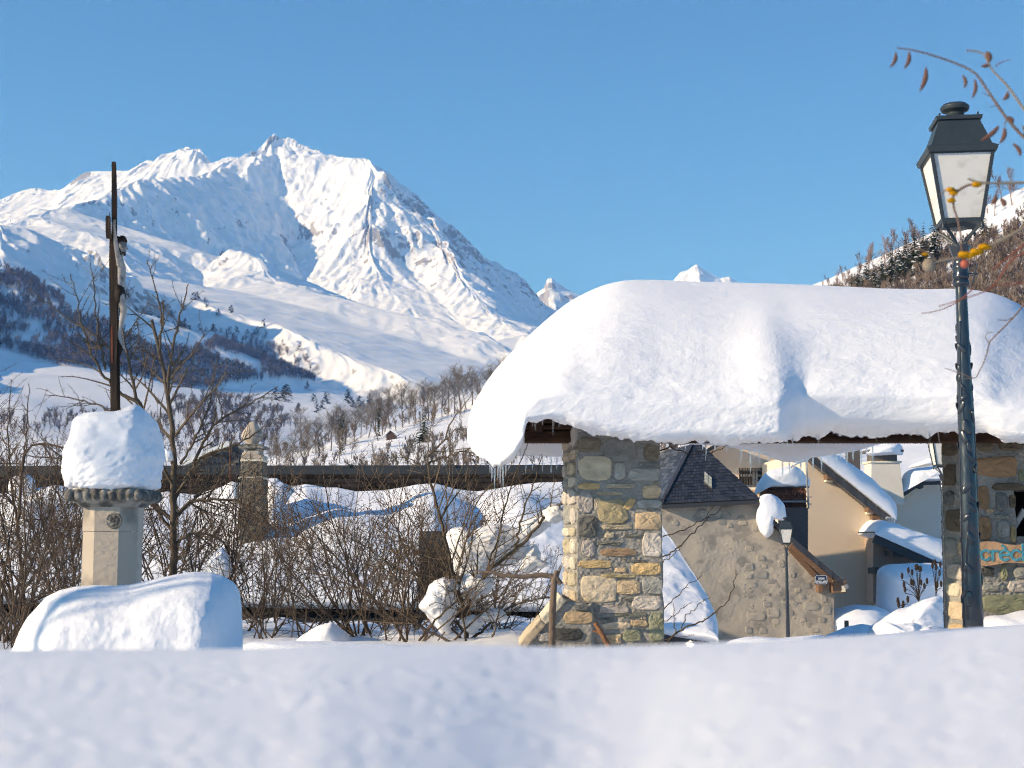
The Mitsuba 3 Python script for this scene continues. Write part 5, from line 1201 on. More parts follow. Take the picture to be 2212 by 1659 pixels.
# --- peach gable house
YG = 44.
ph = thing('peach_house', 'peach rendered gable end with timber brackets under a snowy slate roof', 'house')
wall(ph, [V6(1103, 1420, YG), V6(1098, 262, YG), V6(1130, 262, YG), V6(1550, 700, YG), V6(1553, 760, YG), V6(1572, 1420, YG)], 8., 'peach_render')
ra, rb = V6(1122, 288, YG - .45), V6(1662, 722, YG - .45)
put('roof', prism([ra, rb, rb + [0, 9, 0], ra + [0, 9, 0]], (0, 0, -.16), (0, 0, 0)), 'dark_metal', ph, smooth=False)
pr_ = ph + '__roof'
for k in range(22):
    a, b = ra + (rb - ra) * k / 22, ra + (rb - ra) * (k + 1.1) / 22
    tput('verge_slate', hexa([a + [0, -.03, -.22], b + [0, -.03, -.25], b + [0, .5, -.25], a + [0, .5, -.22], a + [0, -.03, .03], b + [0, -.03, .0], b + [0, .5, .0], a + [0, .5, .03]]), np.array(SLATE) * rnd.uniform(.8, 1.6), pr_, m='tinted_slate')
put('barge_board', beam(V6(1135, 330, YG - .2), V6(1548, 668, YG - .2), .08, .10), 'stained_wood', ph)
for (zx, zy) in ((1262, 452), (1548, 678)):
    put('bracket', box(V6(zx, zy, YG - .2), (.34, .5, .17), chamfer=.01), 'stained_wood', ph)
    put('corbel', box(V6(zx - 14, zy + 20, YG - .1), (.24, .3, .13), chamfer=.01), 'cream_paint', ph)
put('soffit', prism([V6(1553, 715, YG - .3), V6(1553, 745, YG - .3), V6(1650, 742, YG - .3)], (0, 0, 0), (0, 2., 0)), 'stained_wood', ph, smooth=False)
put('gutter', tube([V6(1660, 740, YG - .5), V6(1660, 740, YG + 6)], .075, 10, True), 'zinc', ph)
put('down_pipe', tube(np.vstack([smooth_curve([V6(1648, 755, YG - .3), V6(1642, 785, YG - .3), V6(1610, 795, YG - .3), V6(1570, 800, YG - .3), V6(1562, 830, YG - .3)], 14), [V6(1572, 1335, YG - .3)], [V6(1545, 1350, YG - .4)]]), .055, 9, True), 'cream_paint', ph, smooth=True)
sa_, sb_ = V6(1150, 300, YG - .5), V6(1690, 742, YG - .5)
put('snow_slab', slab_snow(sb_ + [.12, -.1, -.03], sb_ + [.12, 7, -.03], sa_ + [0, 7, .02], sa_ + [0, -.1, .02], .68, 5, 70, 90, .06, fs=2.), 'snow', smooth=True, label='thick snow slab sliding down the peach house roof', cat='snow')
for k in range(16):
    zx = rnd.uniform(1652, 1704); p = Z6(zx, 735); icicle(p[0], p[1], YG - .5, rnd.uniform(16, 46), .032, 'icicles at the gutter of the peach house', 'icicle at the gutter end of the peach house')
for k in range(9):
    p = Z6(1562 + k * 9, 752); icicle(p[0], p[1], YG - .2, rnd.uniform(10, 40), .028, 'icicles under the peach house eave', 'icicle under the shaded peach house eave')

# --- cream house behind, with the barred window
YW = 52.
ch = thing('cream_house', 'cream rendered house wall with a barred window behind the slate roof', 'house')
wx0, wx1, wz0, wz1 = V6(614, 0, YW)[0], V6(852, 0, YW)[0], V6(0, 522, YW)[2], V6(0, 386, YW)[2]
xl, xr, zb_, zt_ = V6(330, 0, YW)[0], V6(1180, 0, YW)[0], V6(0, 900, YW)[2], V6(0, 120, YW)[2]
for (xa, xb, za, zc) in ((xl, wx0, zb_, zt_), (wx1, xr, zb_, zt_), (wx0, wx1, zb_, wz0), (wx0, wx1, wz1, zt_)):
    put('wall', box(((xa + xb) / 2, YW + .2, (za + zc) / 2), (xb - xa, .4, zc - za)), 'peach_render', ch)
wn = put('window', box(((wx0 + wx1) / 2, YW + .36, (wz0 + wz1) / 2), (wx1 - wx0, .06, wz1 - wz0)), 'dark_metal', ch)
ww = wx1 - wx0
for x in (wx0 + .05, (wx0 + wx1) / 2 - .05, (wx0 + wx1) / 2 + .05, wx1 - .05): put('frame', box((x, YW + .30, (wz0 + wz1) / 2), (.09, .06, wz1 - wz0)), 'sign_white', wn)
for z in (wz0 + .05, wz0 + (wz1 - wz0) * .62, wz1 - .05): put('frame', box(((wx0 + wx1) / 2, YW + .305, z), (ww - .1, .05, .08)), 'sign_white', wn)
mat('dark_pane', (.02, .022, .026), rough=.08, spec=.6)
for k in range(2):
    for (za, zc) in ((wz0 + .09, wz0 + (wz1 - wz0) * .62 - .04), (wz0 + (wz1 - wz0) * .62 + .04, wz1 - .09)):
        put('pane', box((wx0 + .25 * ww + k * .5 * ww, YW + .32, (za + zc) / 2), (.5 * ww - .19, .01, zc - za)), 'dark_pane', wn)
for k in range(13): put('bar', tube([(wx0 + ww * (k + .5) / 13, YW + .1, wz0), (wx0 + ww * (k + .5) / 13, YW + .1, wz1)], .016, 6), 'dark_metal', wn)
put('bar_rail', box(((wx0 + wx1) / 2, YW + .1, wz0 + (wz1 - wz0) * .8), (ww, .03, .03)), 'dark_metal', wn)
put('sill', box(((wx0 + wx1) / 2, YW - .03, wz0 - .06), (ww + .1, .3, .09), chamfer=.01), 'white_render', ch)
put('eave', prism([V6(330, 190, YW - 1.2), V6(520, 190, YW - 1.2), V6(470, 240, YW - 1.2), V6(395, 285, YW - 1.2), V6(330, 300, YW - 1.2)], (0, 0, 0), (0, 1.3, 0)), 'dark_metal', ch, smooth=False)
put('snow_lump', blob(zz([(300, 215), (330, 200), (440, 200), (450, 225), (420, 240), (395, 262), (372, 268), (345, 250), (320, 232)]), YW - 1.6, .7, 9, .06, fs=1.5), 'snow', smooth=True, label='small hanging snow at the eave of the cream house', cat='snow')

# --- chimneys further right
def tall_chimney(name, label, zx0, zx1, zy0, zy1, Y, m, taper=0.):
    t = thing(name, label, 'chimney'); a, b = V6(zx0, zy1, Y), V6(zx1, zy0, Y); w = b[0] - a[0]
    put('stack', hexa([(a[0] - taper, Y - taper, a[2]), (b[0] + taper, Y - taper, a[2]), (b[0] + taper, Y + w + taper, a[2]), (a[0] - taper, Y + w + taper, a[2]), (a[0], Y, b[2]), (b[0], Y, b[2]), (b[0], Y + w, b[2]), (a[0], Y + w, b[2])]), m, t, smooth=False)
    return t, a, b, w
t, a, b, w = tall_chimney('cream_chimney', 'cream rendered chimney with a raised slab under a snow loaf', 1556, 1745, 352, 640, 49., 'white_render', .10)
put('coping', box(((a[0] + b[0]) / 2, 49 + w / 2, b[2] + .03), (w + .12, w + .12, .07), chamfer=.01), 'cream_paint', t)
for q in ((0, 0), (1, 0), (0, 1), (1, 1)): put('leg', box((a[0] + .28 + q[0] * (w - .56), 49 + .28 + q[1] * (w - .56), b[2] + .22), (.42, .42, .30)), 'dark_render', t)
put('slab', box(((a[0] + b[0]) / 2, 49 + w / 2, b[2] + .42), (w + .25, w + .25, .08), chamfer=.01), 'dark_render', t)
put('snow_pile', blob(zz([(1505, 285), (1540, 305), (1768, 298), (1772, 262), (1760, 228), (1735, 214), (1650, 222), (1560, 238), (1520, 262)]), 49 + w / 2, 1.9, 12, .05, fs=1.5), 'snow', smooth=True, label='loaf of snow on the slab of the cream chimney', cat='snow')
tall_chimney('dark_chimney', 'dark grey rendered chimney left of the cream one', 1388, 1466, 250, 470, 56., 'dark_render')
put('snow_patch', blob(zz([(1330, 345), (1380, 335), (1395, 400), (1390, 470), (1330, 430), (1300, 380)]), 55., 1.5, 14, .05, fs=1.5), 'snow', smooth=True, label='patch of roof snow beside the dark grey chimney', cat='snow')

# --- white house on the right
YR = 50.
wh = thing('white_house', 'white rendered house with a curved snow roof on the right', 'house')
wall(wh, [V6(1600, 1200, YR), V6(1660, 640, YR), V6(1870, 500, YR), V6(2300, 500, YR), V6(2300, 1200, YR)], 8., 'white_render')
e0, e1 = V6(1655, 650, YR - .7), V6(1880, 496, YR - .7)
put('verge', beam(e0, e1, .10, .14), 'dark_metal', wh); put('eave_board', beam(V6(1672, 655, YR - .3), V6(1884, 512, YR - .3), .3, .12), 'cream_paint', wh)
put('verge_right', beam(e1, V6(2250, 486, YR - .7), .10, .12), 'dark_metal', wh)
put('roof', prism([e0, e1, e1 + [0, 9, .0], e0 + [0, 9, 0]], (0, 0, -.05), (0, 0, .05)), 'dark_metal', wh, smooth=False)
put('eave_lamp', lathe([(.02, -.1), (.12, -.06), (.14, .05), (.06, .10)], 12, V6(1884, 516, YR - .5)), 'lamp_paint', wh)
put('snow_roof', blob(zz([(1682, 610), (1700, 600), (1760, 545), (1850, 490), (1950, 482), (2200, 484), (2260, 400), (2200, 350), (2040, 362), (1920, 380), (1830, 392), (1780, 420), (1755, 480), (1730, 540), (1690, 585)]), YR - .1, 1.9, 16, .07, fs=1.4), 'snow', smooth=True, label='curved snow cover on the roof of the white house', cat='snow')
put('snow_roof', blob(zz([(1795, 390), (1840, 360), (1900, 340), (1960, 308), (2100, 306), (2150, 340), (2040, 362), (1920, 380), (1860, 385)]), YR + 3, 2.2, 18, .08, fs=1.2), 'snow', smooth=True, label='snow ridge behind the curved snow roof on the right', cat='snow')
# low wing in front of it
YL = 42.
lw = thing('low_wing', 'low shaded house wing with a dark sloping fascia and snow along its roof', 'house')
mat('brown_render', (.33, .25, .20), rough=.9)
wall(lw, [V6(1560, 1330, YL + 1.), V6(1560, 870, YL + 1.), V6(1960, 1060, YL + 1.), V6(2300, 1230, YL + 1.), V6(2300, 1330, YL + 1.)], 3., 'brown_render')
f0, f1 = V6(1568, 868, YL), V6(2300, 1185, YL)
put('fascia', beam(f0, f1, .12, .36), 'dark_metal', lw)
put('roof', prism([f0 + [0, 0, .15], f1 + [0, 0, .15], f1 + [0, 4, .15], f0 + [0, 4, .15]], (0, 0, -.05), (0, 0, 0)), 'dark_metal', lw, smooth=False)
for q in ((1710, 985), (1590, 1105)): put('rafter_end', box(V6(*q, YL + .5), (.36, .9, .18)), 'dark_metal', lw)
g0, g1 = V6(1572, 850, YL - .1), V6(2300, 1170, YL - .1)
put('snow_slab', slab_snow(g1, g1 + [0, 4, 0], g0 + [0, 4, 0], g0, .72, 22, 60, 90, .05, fs=1.5), 'snow', smooth=True, label='blue shaded snow along the low wing roof', cat='snow')

# --- snow lying in the lane
def heap(name, label, outline, Y, th, seed, rough=.05, m='snow', fs=2.5): put(name, blob(outline, Y, th, seed, rough, fs=fs), m, smooth=True, label=label, cat='snow')
heap('snow_heap', 'big shaded snow drift below the low wing', zz([(1570, 1360), (1590, 1100), (1640, 1068), (1980, 1058), (2200, 1100), (2300, 1300), (2200, 1480), (1650, 1460)]), 40.5, 2.4, 31, .08, fs=.8)
heap('snow_heap', 'smooth shaded snow heap at the foot of the peach wall', zz([(1200, 1420), (1290, 1370), (1430, 1343), (1560, 1348), (1640, 1370), (1690, 1405), (1750, 1600), (1200, 1600)]), 39.2, 2.6, 32, .06, fs=.9)
heap('snow_heap', 'sunlit ploughed snow ridge behind the second lamp post', zz([(1540, 1500), (1600, 1460), (1680, 1420), (1700, 1395), (1800, 1360), (1900, 1310), (2010, 1278), (2060, 1300), (2100, 1420), (2100, 1640), (1500, 1640)]), 24., 1.8, 33, .10, fs=2.2)
heap('snow_heap', 'low sunlit snow ridge in the lane by the wooden stake', zz([(1180, 1580), (1260, 1548), (1380, 1510), (1480, 1482), (1560, 1490), (1680, 1540), (1800, 1640), (1100, 1640)]), 27., 1.8, 34, .07, fs=1.8)
heap('snow_heap', 'blocky snow chunks left of the second lamp post', zz([(1648, 1520), (1660, 1470), (1700, 1480), (1740, 1500), (1850, 1480), (1900, 1500), (1990, 1480), (2050, 1500), (2060, 1640), (1640, 1640)]), 20., .9, 35, .10, fs=4.)
heap('snow_heap', 'soft snow at the foot of the grey stone house', zz([(560, 1590), (680, 1566), (780, 1566), (900, 1580), (980, 1570), (1200, 1550), (1300, 1640), (500, 1640)]), 33., 2., 36, .05, fs=1.)
st = tube([V6(1374, 1540, 29.), V6(1373, 1454, 29.)], .045, 12, True)
tput('wooden_stake', st, (.17, .13, .085), None, label='short round wooden stake standing in the lane snow', cat='stake')
# dry seed heads
def seed_plant(label, base, tops, Y):
    t = thing('dry_plant', label, 'plant'); S, Hh = [], []
    for tz in tops:
        a, b = V6(*base, Y), V6(*tz, Y); mid_ = (a + b) / 2 + [0, 0, .0] + np.array([(b - a)[0] * -.15, 0, .06])
        S.append(tube(smooth_curve([a, mid_, b], 8), .009, 4)); s = trimesh.creation.icosphere(2, 1.0)
        Hh.append((np.array(s.vertices) * [.034, .034, .085] + b + [0, 0, .1], np.array(s.faces)))
    put('stem', cat_(S), 'old_wood', t)
    for h in Hh: put('seed_head', h, 'old_wood', t)
seed_plant('dry dark plant with many upright seed heads in the shaded snow', (1880, 1330), [(1762, 1170), (1806, 1130), (1832, 1145), (1858, 1110), (1868, 1108), (1884, 1122), (1892, 1120), (1775, 1230), (1782, 1265), (1840, 1220), (1895, 1215), (1918, 1240), (1936, 1205), (1826, 1212)], 36.)
seed_plant('second dry plant with seed heads half behind the lamp post', (1998, 1290), [(1975, 1098), (1992, 1075), (2002, 1108), (2030, 1090), (2024, 1148), (2008, 1232), (2035, 1225)], 36.)
seed_plant('lowest dry plant with few seed heads left of the snow ridge', (1770, 1390), [(1733, 1345), (1738, 1370), (1770, 1368), (1802, 1335)], 33.)

for g, items in icicles.items():
    for k, (px, py, Y, L, r, lb) in enumerate(sorted(items)): make_icicle(px, py, Y, L, r, g, ordinal(k, len(items)) + ' ' + lb)
# ------------------------------------------------------------------ the low house in the garden, left of the shed
Z4 = lambda zx, zy: (486 + zx * .3418, 864 + zy * .3418)
V4 = lambda zx, zy, Y: at(*Z4(zx, zy), Y)
lh = thing('low_house', 'long low house with a dark slate ridge showing above its deep roof snow', 'house')
YR0, YE = 26., 20.
rl, rr = at(-260, 1016, YR0), at(1330, 1013, YR0); el_, er_ = at(-420, 1316, YE), at(1530, 1345, YE)
dn = np.array([0, 0, -.16])
put('roof', cat_([prism([el_ + dn, er_ + dn, rr + dn, rl + dn], (0, 0, -.12), (0, 0, 0)), prism([er_ + dn, at(1545, 1330, 31.) + dn, rr + dn], (0, 0, -.12), (0, 0, 0))]), 'dark_metal', lh, smooth=False)
lr = lh + '__roof'
f = lambda a, b: (rl + (el_ - rl) * a) * (1 - b) + (rr + (er_ - rr) * a) * b
slates(lr, f(.21, .02), f(.21, 1), rr, rl, 84, 5, 9, lim=300, thick=.03, gloss=False, col=(.040, .034, .030))
tput('ridge_cap', cat_([beam(rl + [0, -.10, .04], rr + [0, -.10, .04], .26, .05), beam(rl + [0, -.28, -.07], rr + [0, -.28, -.07], .03, .16)]), (.045, .048, .05), lr, m='tinted_slate')
for k in range(3):
    x = rl + (rr - rl) * (.5 + .14 * k); tput('ridge_joint', box(x + [0, -.13, .05], (.03, .34, .07)), (.06, .06, .06), lr, m='tinted_slate')
ge_ = el_ + (er_ - el_) * .83
put('gutter', tube([el_ + [0, -.12, -.16], ge_ + [0, -.12, -.16]], .09, 8, True), 'zinc', lh)
tput('fascia', beam(el_ + [0, -.02, -.26], ge_ + [0, -.02, -.26], .03, .18), (.07, .065, .06), lh)
put('wall', box(((el_[0] + er_[0]) / 2 - .1, YE + 2.6, el_[2] - 1.2), (er_[0] - el_[0] - 1.0, 4.6, 2.1)), 'dark_render', lh)

def garden_snow():
    u = np.r_[np.linspace(-420, 500, 120)[:-1], np.linspace(500, 1420, 260)[:-1], np.linspace(1420, 1552, 60)]
    top = interp(u, [(-420, 1075), (0, 1068), (60, 1060), (130, 1070), (200, 1082), (300, 1075), (360, 1062), (420, 1070), (500, 1046), (540, 1040), (575, 1037), (600, 1036), (615, 1050), (640, 1050), (660, 1046), (700, 1053), (730, 1054), (770, 1062), (830, 1060), (900, 1049), (940, 1047), (985, 1058), (1030, 1063), (1067, 1058), (1120, 1050), (1170, 1044), (1214, 1042), (1290, 1050), (1350, 1078), (1400, 1108), (1430, 1136), (1455, 1172), (1480, 1212), (1505, 1250), (1525, 1282), (1542, 1318), (1550, 1345), (1552, 1362)])
    bot = interp(u, [(-420, 1308), (0, 1308), (130, 1304), (500, 1312), (600, 1316), (900, 1320), (1180, 1324), (1250, 1350), (1430, 1385), (1552, 1392)])
    Yt = interp(u, [(-420, 24.6), (1250, 24.6), (1400, 23.5), (1552, 20.6)])
    t = np.r_[np.linspace(0, .12, 14)[:-1], np.linspace(.12, .86, 80)[:-1], np.linspace(.86, 1, 16)]
    rows = []
    for k in t:
        py = bot + (top - bot) * k; Y = YE - .35 + (Yt - YE + .35) * k
        lipb = max(0, 1 - k / .12); lt = max(0, (k - .9) / .1)
        rows.append(at(u, py, Y + .55 * lipb ** 2 + .0 * lt))
    rows.append(at(u, top + 9, Yt + .25)); rows.append(at(u, top + 30, Yt + .1))
    V = np.array(rows).transpose(1, 0, 2)
    kk = np.r_[t, 1, 1][None]; uu = u[:, None]
    g = lambda a, b, c, d: np.exp(-((uu - a) / c) ** 2 - ((kk - b) / d) ** 2)
    lift = .45 * g(935, .80, 75, .22) - .28 * g(1010, .72, 42, .20) + .35 * g(1120, .82, 60, .2) + .30 * g(590, .95, 30, .10) + .18 * g(660, .88, 40, .10) - .12 * g(640, .72, 60, .12) + .3 * g(760, .55, 120, .25) + .3 * g(250, .75, 100, .2) + .35 * g(60, .8, 70, .2)
    env = np.clip(kk * 6, 0, 1) * np.clip((1 - kk) * 3.5, .0, 1)
    nz = fb(V, .55, 3, 51) * .11 + fb(V, 1.8, 3, 52) * .045 + fb(V, 6., 3, 53) * .018
    V[..., 2] += (lift * .8 + nz + .10) * np.maximum(env, .12); V[..., 1] -= (lift * .4 + nz * .4) * env
    return V.reshape(-1, 3), grid_faces(V.shape[0], V.shape[1])
put('snow_roof', garden_snow(), 'snow', smooth=True, label='broad uneven snow cover on the roof of the long low house', cat='snow')

# second slate roof behind, its white verge
br = thing('slate_outhouse', 'grey slate roof with a white verge behind the long ridge on the left', 'house')
pp = [at(345, 1040, 33.), at(387, 1003, 33.), at(494, 958, 33.), at(520, 960, 33.), at(520, 1040, 33.)]
tput('roof', prism(pp[::-1], (0, 0, 0), (0, .4, 0)), (.13, .125, .12), br, var=.3, s=6.)
for k in range(9):
    for q in range(5):
        x0, y0 = 400 + k * 13 + (q % 2) * 6, 1026 - q * 13
        if y0 - 13 < 1003 - (x0 - 387) * .42 or x0 > 508: continue
        a, b2 = at(x0, y0, 32.93), at(x0 + 12, y0 - 12, 32.93); tput('slate', box(((a[0] + b2[0]) / 2, 32.95, (a[2] + b2[2]) / 2), (b2[0] - a[0], .04, b2[2] - a[2])), np.array((.12, .115, .11)) * rnd.uniform(.75, 1.25), br + '__roof', var=.1)
put('verge', beam(at(384, 1006, 32.8), at(496, 957, 32.8), .10, .11), 'sign_white', br)
put('pole', tube([at(498, 1075, 24.), at(497, 963, 24.)], .016, 6, True), 'rust', None, label='thin rusty pole beside the tall garden chimney', cat='pole')

# tall chimney
YT = 22.
tc = thing('tall_chimney', 'tall brown roughcast chimney with a carved stone finial', 'chimney')
mat('brown_roughcast', lambda p, n, uv: MIX((.10, .085, .065), (.20, .17, .13), FBM(p.x * 4, p.y * 4, p.z * 4, 4)), rough=.95, bump=lambda p, n, uv: FBM(p.x * 22, p.y * 22, p.z * 22, 3) * .06, eps=.006)
def tbox(zx0, zx1, zy0, zy1, m, nm, extra=0., ch=.01):
    a, b = V4(zx0, zy1, YT), V4(zx1, zy0, YT); w = b[0] - a[0]
    me = box(((a[0] + b[0]) / 2, YT + .26, (a[2] + b[2]) / 2), (w, max(.42, w * .9) + extra, b[2] - a[2]), chamfer=ch)
    return put(nm, me, m, tc, smooth=False)
put('stack', mortar_block([V4(90, 990, YT), V4(240, 990, YT), V4(240, 990, YT) + [0, .5, 0], V4(90, 990, YT) + [0, .5, 0]], [V4(93, 490, YT), V4(236, 490, YT), V4(236, 490, YT) + [0, .5, 0], V4(93, 490, YT) + [0, .5, 0]], size=.06, amp=.022, seed=31), 'brown_roughcast', tc, smooth=True)
tbox(80, 244, 484, 499, 'cream_paint', 'band')
tbox(94, 236, 385, 484, 'brown_roughcast', 'stack_top'); tbox(92, 240, 374, 388, 'cream_paint', 'band'); tbox(96, 238, 348, 374, 'pale_stone', 'moulding')
tbox(120, 212, 312, 348, 'pale_stone', 'block'); tbox(82, 244, 287, 306, 'weathered_stone', 'slab', .1); tbox(110, 220, 276, 287, 'weathered_stone', 'moulding')
for q in (128, 202): tbox(q - 12, q + 12, 304, 314, 'pale_stone', 'corner_block')
fc = V4(155, 225, YT); s = trimesh.creation.icosphere(3, 1.0); v = np.array(s.vertices); v = v * [.13 * 1, .13, .24]; v[:, 0] *= 1 + .35 * np.exp(-((v[:, 2] - .03) / .09) ** 2) - .25 * np.exp(-((v[:, 2] + .10) / .05) ** 2); v = v + fb(v, 7., 3, 4)[:, None] * .03
fin = put('finial', (v + fc + [0, .26, 0], np.array(s.faces)), 'pale_stone', tc, smooth=40)
tput('finial_foot', lathe([(.16, -.30), (.16, -.26), (.09, -.22), (.085, -.12)], 16, fc + [0, .26, 0]), (.36, .31, .24), tc)
heap('snow_lump', 'snow lump on the roof left of the tall garden chimney', [(478, 1080), (485, 1050), (500, 1040), (515, 1044), (518, 1075), (512, 1100)], 22.2, .5, 41, .05)
heap('snow_lump', 'snow mass right of the foot of the tall garden chimney', [(566, 1135), (570, 1050), (585, 1036), (612, 1040), (632, 1052), (628, 1070), (606, 1085), (600, 1105), (588, 1130), (585, 1145)], 23.2, .8, 42, .05)

# timber hatch half buried
hb_ = thing('timber_hut', 'small dark plank hut almost buried under the roof snow', 'hut')
x0, x1 = V4(1232, 0, 18.6)[0], V4(1452, 0, 18.6)[0]
for k in range(7):
    xa = x0 + (x1 - x0) * k / 7; tput('plank', box((xa + (x1 - x0) / 14, 18.6, (V4(0, 1280, 18.6)[2] + V4(0, 955, 18.6)[2]) / 2), ((x1 - x0) / 7 - .012, .04, V4(0, 955, 18.6)[2] - V4(0, 1280, 18.6)[2]), chamfer=.004), np.array((.035, .024, .020)) * rnd.uniform(.7, 1.4), hb_)
put('back', box(((x0 + x1) / 2, 18.75, (V4(0, 1280, 18.6)[2] + V4(0, 960, 18.6)[2]) / 2), (x1 - x0, .1, 1.2)), 'dark_metal', hb_)
put('lintel', box(((x0 + x1) / 2, 18.55, V4(0, 965, 18.6)[2]), (x1 - x0 + .1, .1, .07)), 'old_wood', hb_)

# snow lumps in the apple tree and on the ground
LUMPS = [('largest snow clump caught in the apple tree', [(1395, 880), (1420, 820), (1490, 800), (1560, 830), (1620, 800), (1740, 790), (1850, 820), (1920, 880), (1930, 960), (1880, 1010), (1800, 1050), (1700, 1080), (1660, 1120), (1600, 1180), (1540, 1140), (1460, 1080), (1440, 990), (1400, 940)], 11.7, .55),
         ('upper right snow clump on the apple tree branches', [(1850, 800), (1900, 760), (1960, 740), (2020, 700), (2060, 650), (2110, 660), (2120, 720), (2060, 770), (2000, 830), (1920, 880), (1870, 850)], 11.6, .4),
         ('snow clump hanging below the largest one in the apple tree', [(1500, 1150), (1560, 1100), (1650, 1110), (1690, 1150), (1660, 1210), (1600, 1240), (1580, 1300), (1550, 1290), (1530, 1240), (1510, 1200)], 11.3, .35),
         ('tall snow clump low in the apple tree', [(1212, 1310), (1240, 1260), (1290, 1190), (1320, 1130), (1390, 1105), (1450, 1130), (1480, 1180), (1440, 1240), (1450, 1320), (1430, 1400), (1420, 1470), (1360, 1480), (1320, 1420), (1260, 1360)], 11.0, .5),
         ('snow clump at the far right of the apple tree', [(1880, 960), (1960, 920), (2000, 960), (1980, 1060), (1920, 1090), (1870, 1050)], 11.7, .4)]
for k, (lb, o, Y, th) in enumerate(LUMPS): heap('snow_clump', lb, [Z4(*q) for q in o], Y, th, 60 + k, .055, fs=4.)
for k, (lb, x, y, w, h) in enumerate([('snow tuft on the lowest apple tree limb', 1062, 1328, 30, 15), ('snow tuft beside the broken stake', 1150, 1218, 30, 16), ('snow tuft on the apple tree limb nearest the pillar', 1196, 1112, 26, 16), ('snow tuft at the apple tree trunk', 1020, 1352, 22, 18)]):
    heap('snow_tuft', lb, [(x + w * math.cos(a) * (1 + .3 * math.sin(3 * a + k)), y + h * math.sin(a) * (1 + .25 * math.cos(2 * a + k))) for a in np.linspace(0, 6.28, 14)[:-1]], 11., .14, 160 + k, .03, fs=8.)
heap('snow_heap', 'pointed snow heap in the garden behind the bank', [(628, 1392), (650, 1372), (690, 1352), (716, 1345), (730, 1354), (752, 1370), (764, 1392), (740, 1420), (640, 1420)], 11., .7, 71, .03)
heap('snow_heap', 'flat snow heap right of the pointed heap', [(790, 1400), (806, 1370), (840, 1352), (880, 1352), (905, 1365), (930, 1385), (930, 1420), (790, 1420)], 12., .7, 72, .04)
heap('snow_heap', 'snow heap below the apple tree', [(950, 1395), (975, 1370), (1010, 1360), (1050, 1368), (1075, 1390), (1070, 1420), (950, 1420)], 12.6, .7, 73, .04)
heap('snow_heap', 'long smooth snow ridge right of the snow mound', [(500, 1402), (540, 1386), (620, 1384), (740, 1387), (900, 1394), (900, 1425), (500, 1425)], 8., .8, 74, .015, fs=1.5)
heap('snow_heap', 'snow ridge between the lamp and the right stone wall', [(2085, 1372), (2105, 1340), (2140, 1328), (2165, 1330), (2200, 1320), (2260, 1318), (2400, 1320), (2420, 1400), (2080, 1400)], 8.2, .7, 75, .02)
heap('snow_clump', 'snow ball in the bushes left of the pedestal', [(46, 1085), (60, 1068), (85, 1052), (120, 1045), (150, 1052), (168, 1075), (150, 1092), (90, 1096)], 16., .5, 76, .04)
heap('snow_clump', 'small snow ball high in the left bushes', [(20, 1060), (26, 1036), (50, 1024), (70, 1032), (80, 1060), (50, 1068)], 16., .4, 77, .04)
heap('snow_clump', 'snow ball in the bush between pedestal and chimney', [(438, 1225), (452, 1200), (480, 1180), (500, 1200), (505, 1240), (480, 1262), (450, 1250)], 12., .35, 78, .04)
heap('snow_clump', 'snow tuft in the tree right of the snow cap', [(350, 985), (356, 968), (372, 972), (376, 994), (362, 1000)], 12., .2, 79, .02)

def drift():
    u = np.linspace(-300, 1260, 220); top = interp(u, [(-300, 1345), (0, 1348), (300, 1345), (520, 1340), (620, 1338), (700, 1346), (820, 1340), (950, 1344), (1100, 1336), (1260, 1340)]) + fb(np.stack([u, u * 0, u * 0], -1), 1 / 60., 3, 8) * 6
    V = []
    for k in np.linspace(0, 1, 50):
        V.append(at(u, 1402 + (top - 1402) * math.sin(k * math.pi / 2) ** .8 if k < .999 else top, 9.5 + 8.8 * k))
    V.append(at(u, top + 40, 18.8))
    V = np.array(V).transpose(1, 0, 2); V[..., 2] += fb(V, 1.3, 4, 91) * .07
    return V.reshape(-1, 3), grid_faces(220, 51)
put('garden_snow', drift(), 'snow', smooth=True, kind='structure')
# ------------------------------------------------------------------ bare bushes and trees of the garden
scene['bark'] = {'type': 'twosided', 'bsdf': {'type': 'diffuse', 'reflectance': mikit.proc(lambda p, n, uv: MIX((.075, .052, .040), (.18, .14, .105), FBM(p.x * 9, p.y * 9, p.z * 5, 3)))}}
scene['grey_bark'] = {'type': 'twosided', 'bsdf': {'type': 'diffuse', 'reflectance': mikit.proc(lambda p, n, uv: MIX((.075, .058, .045), (.18, .145, .105), FBM(p.x * 12, p.y * 12, p.z * 7, 3)))}}


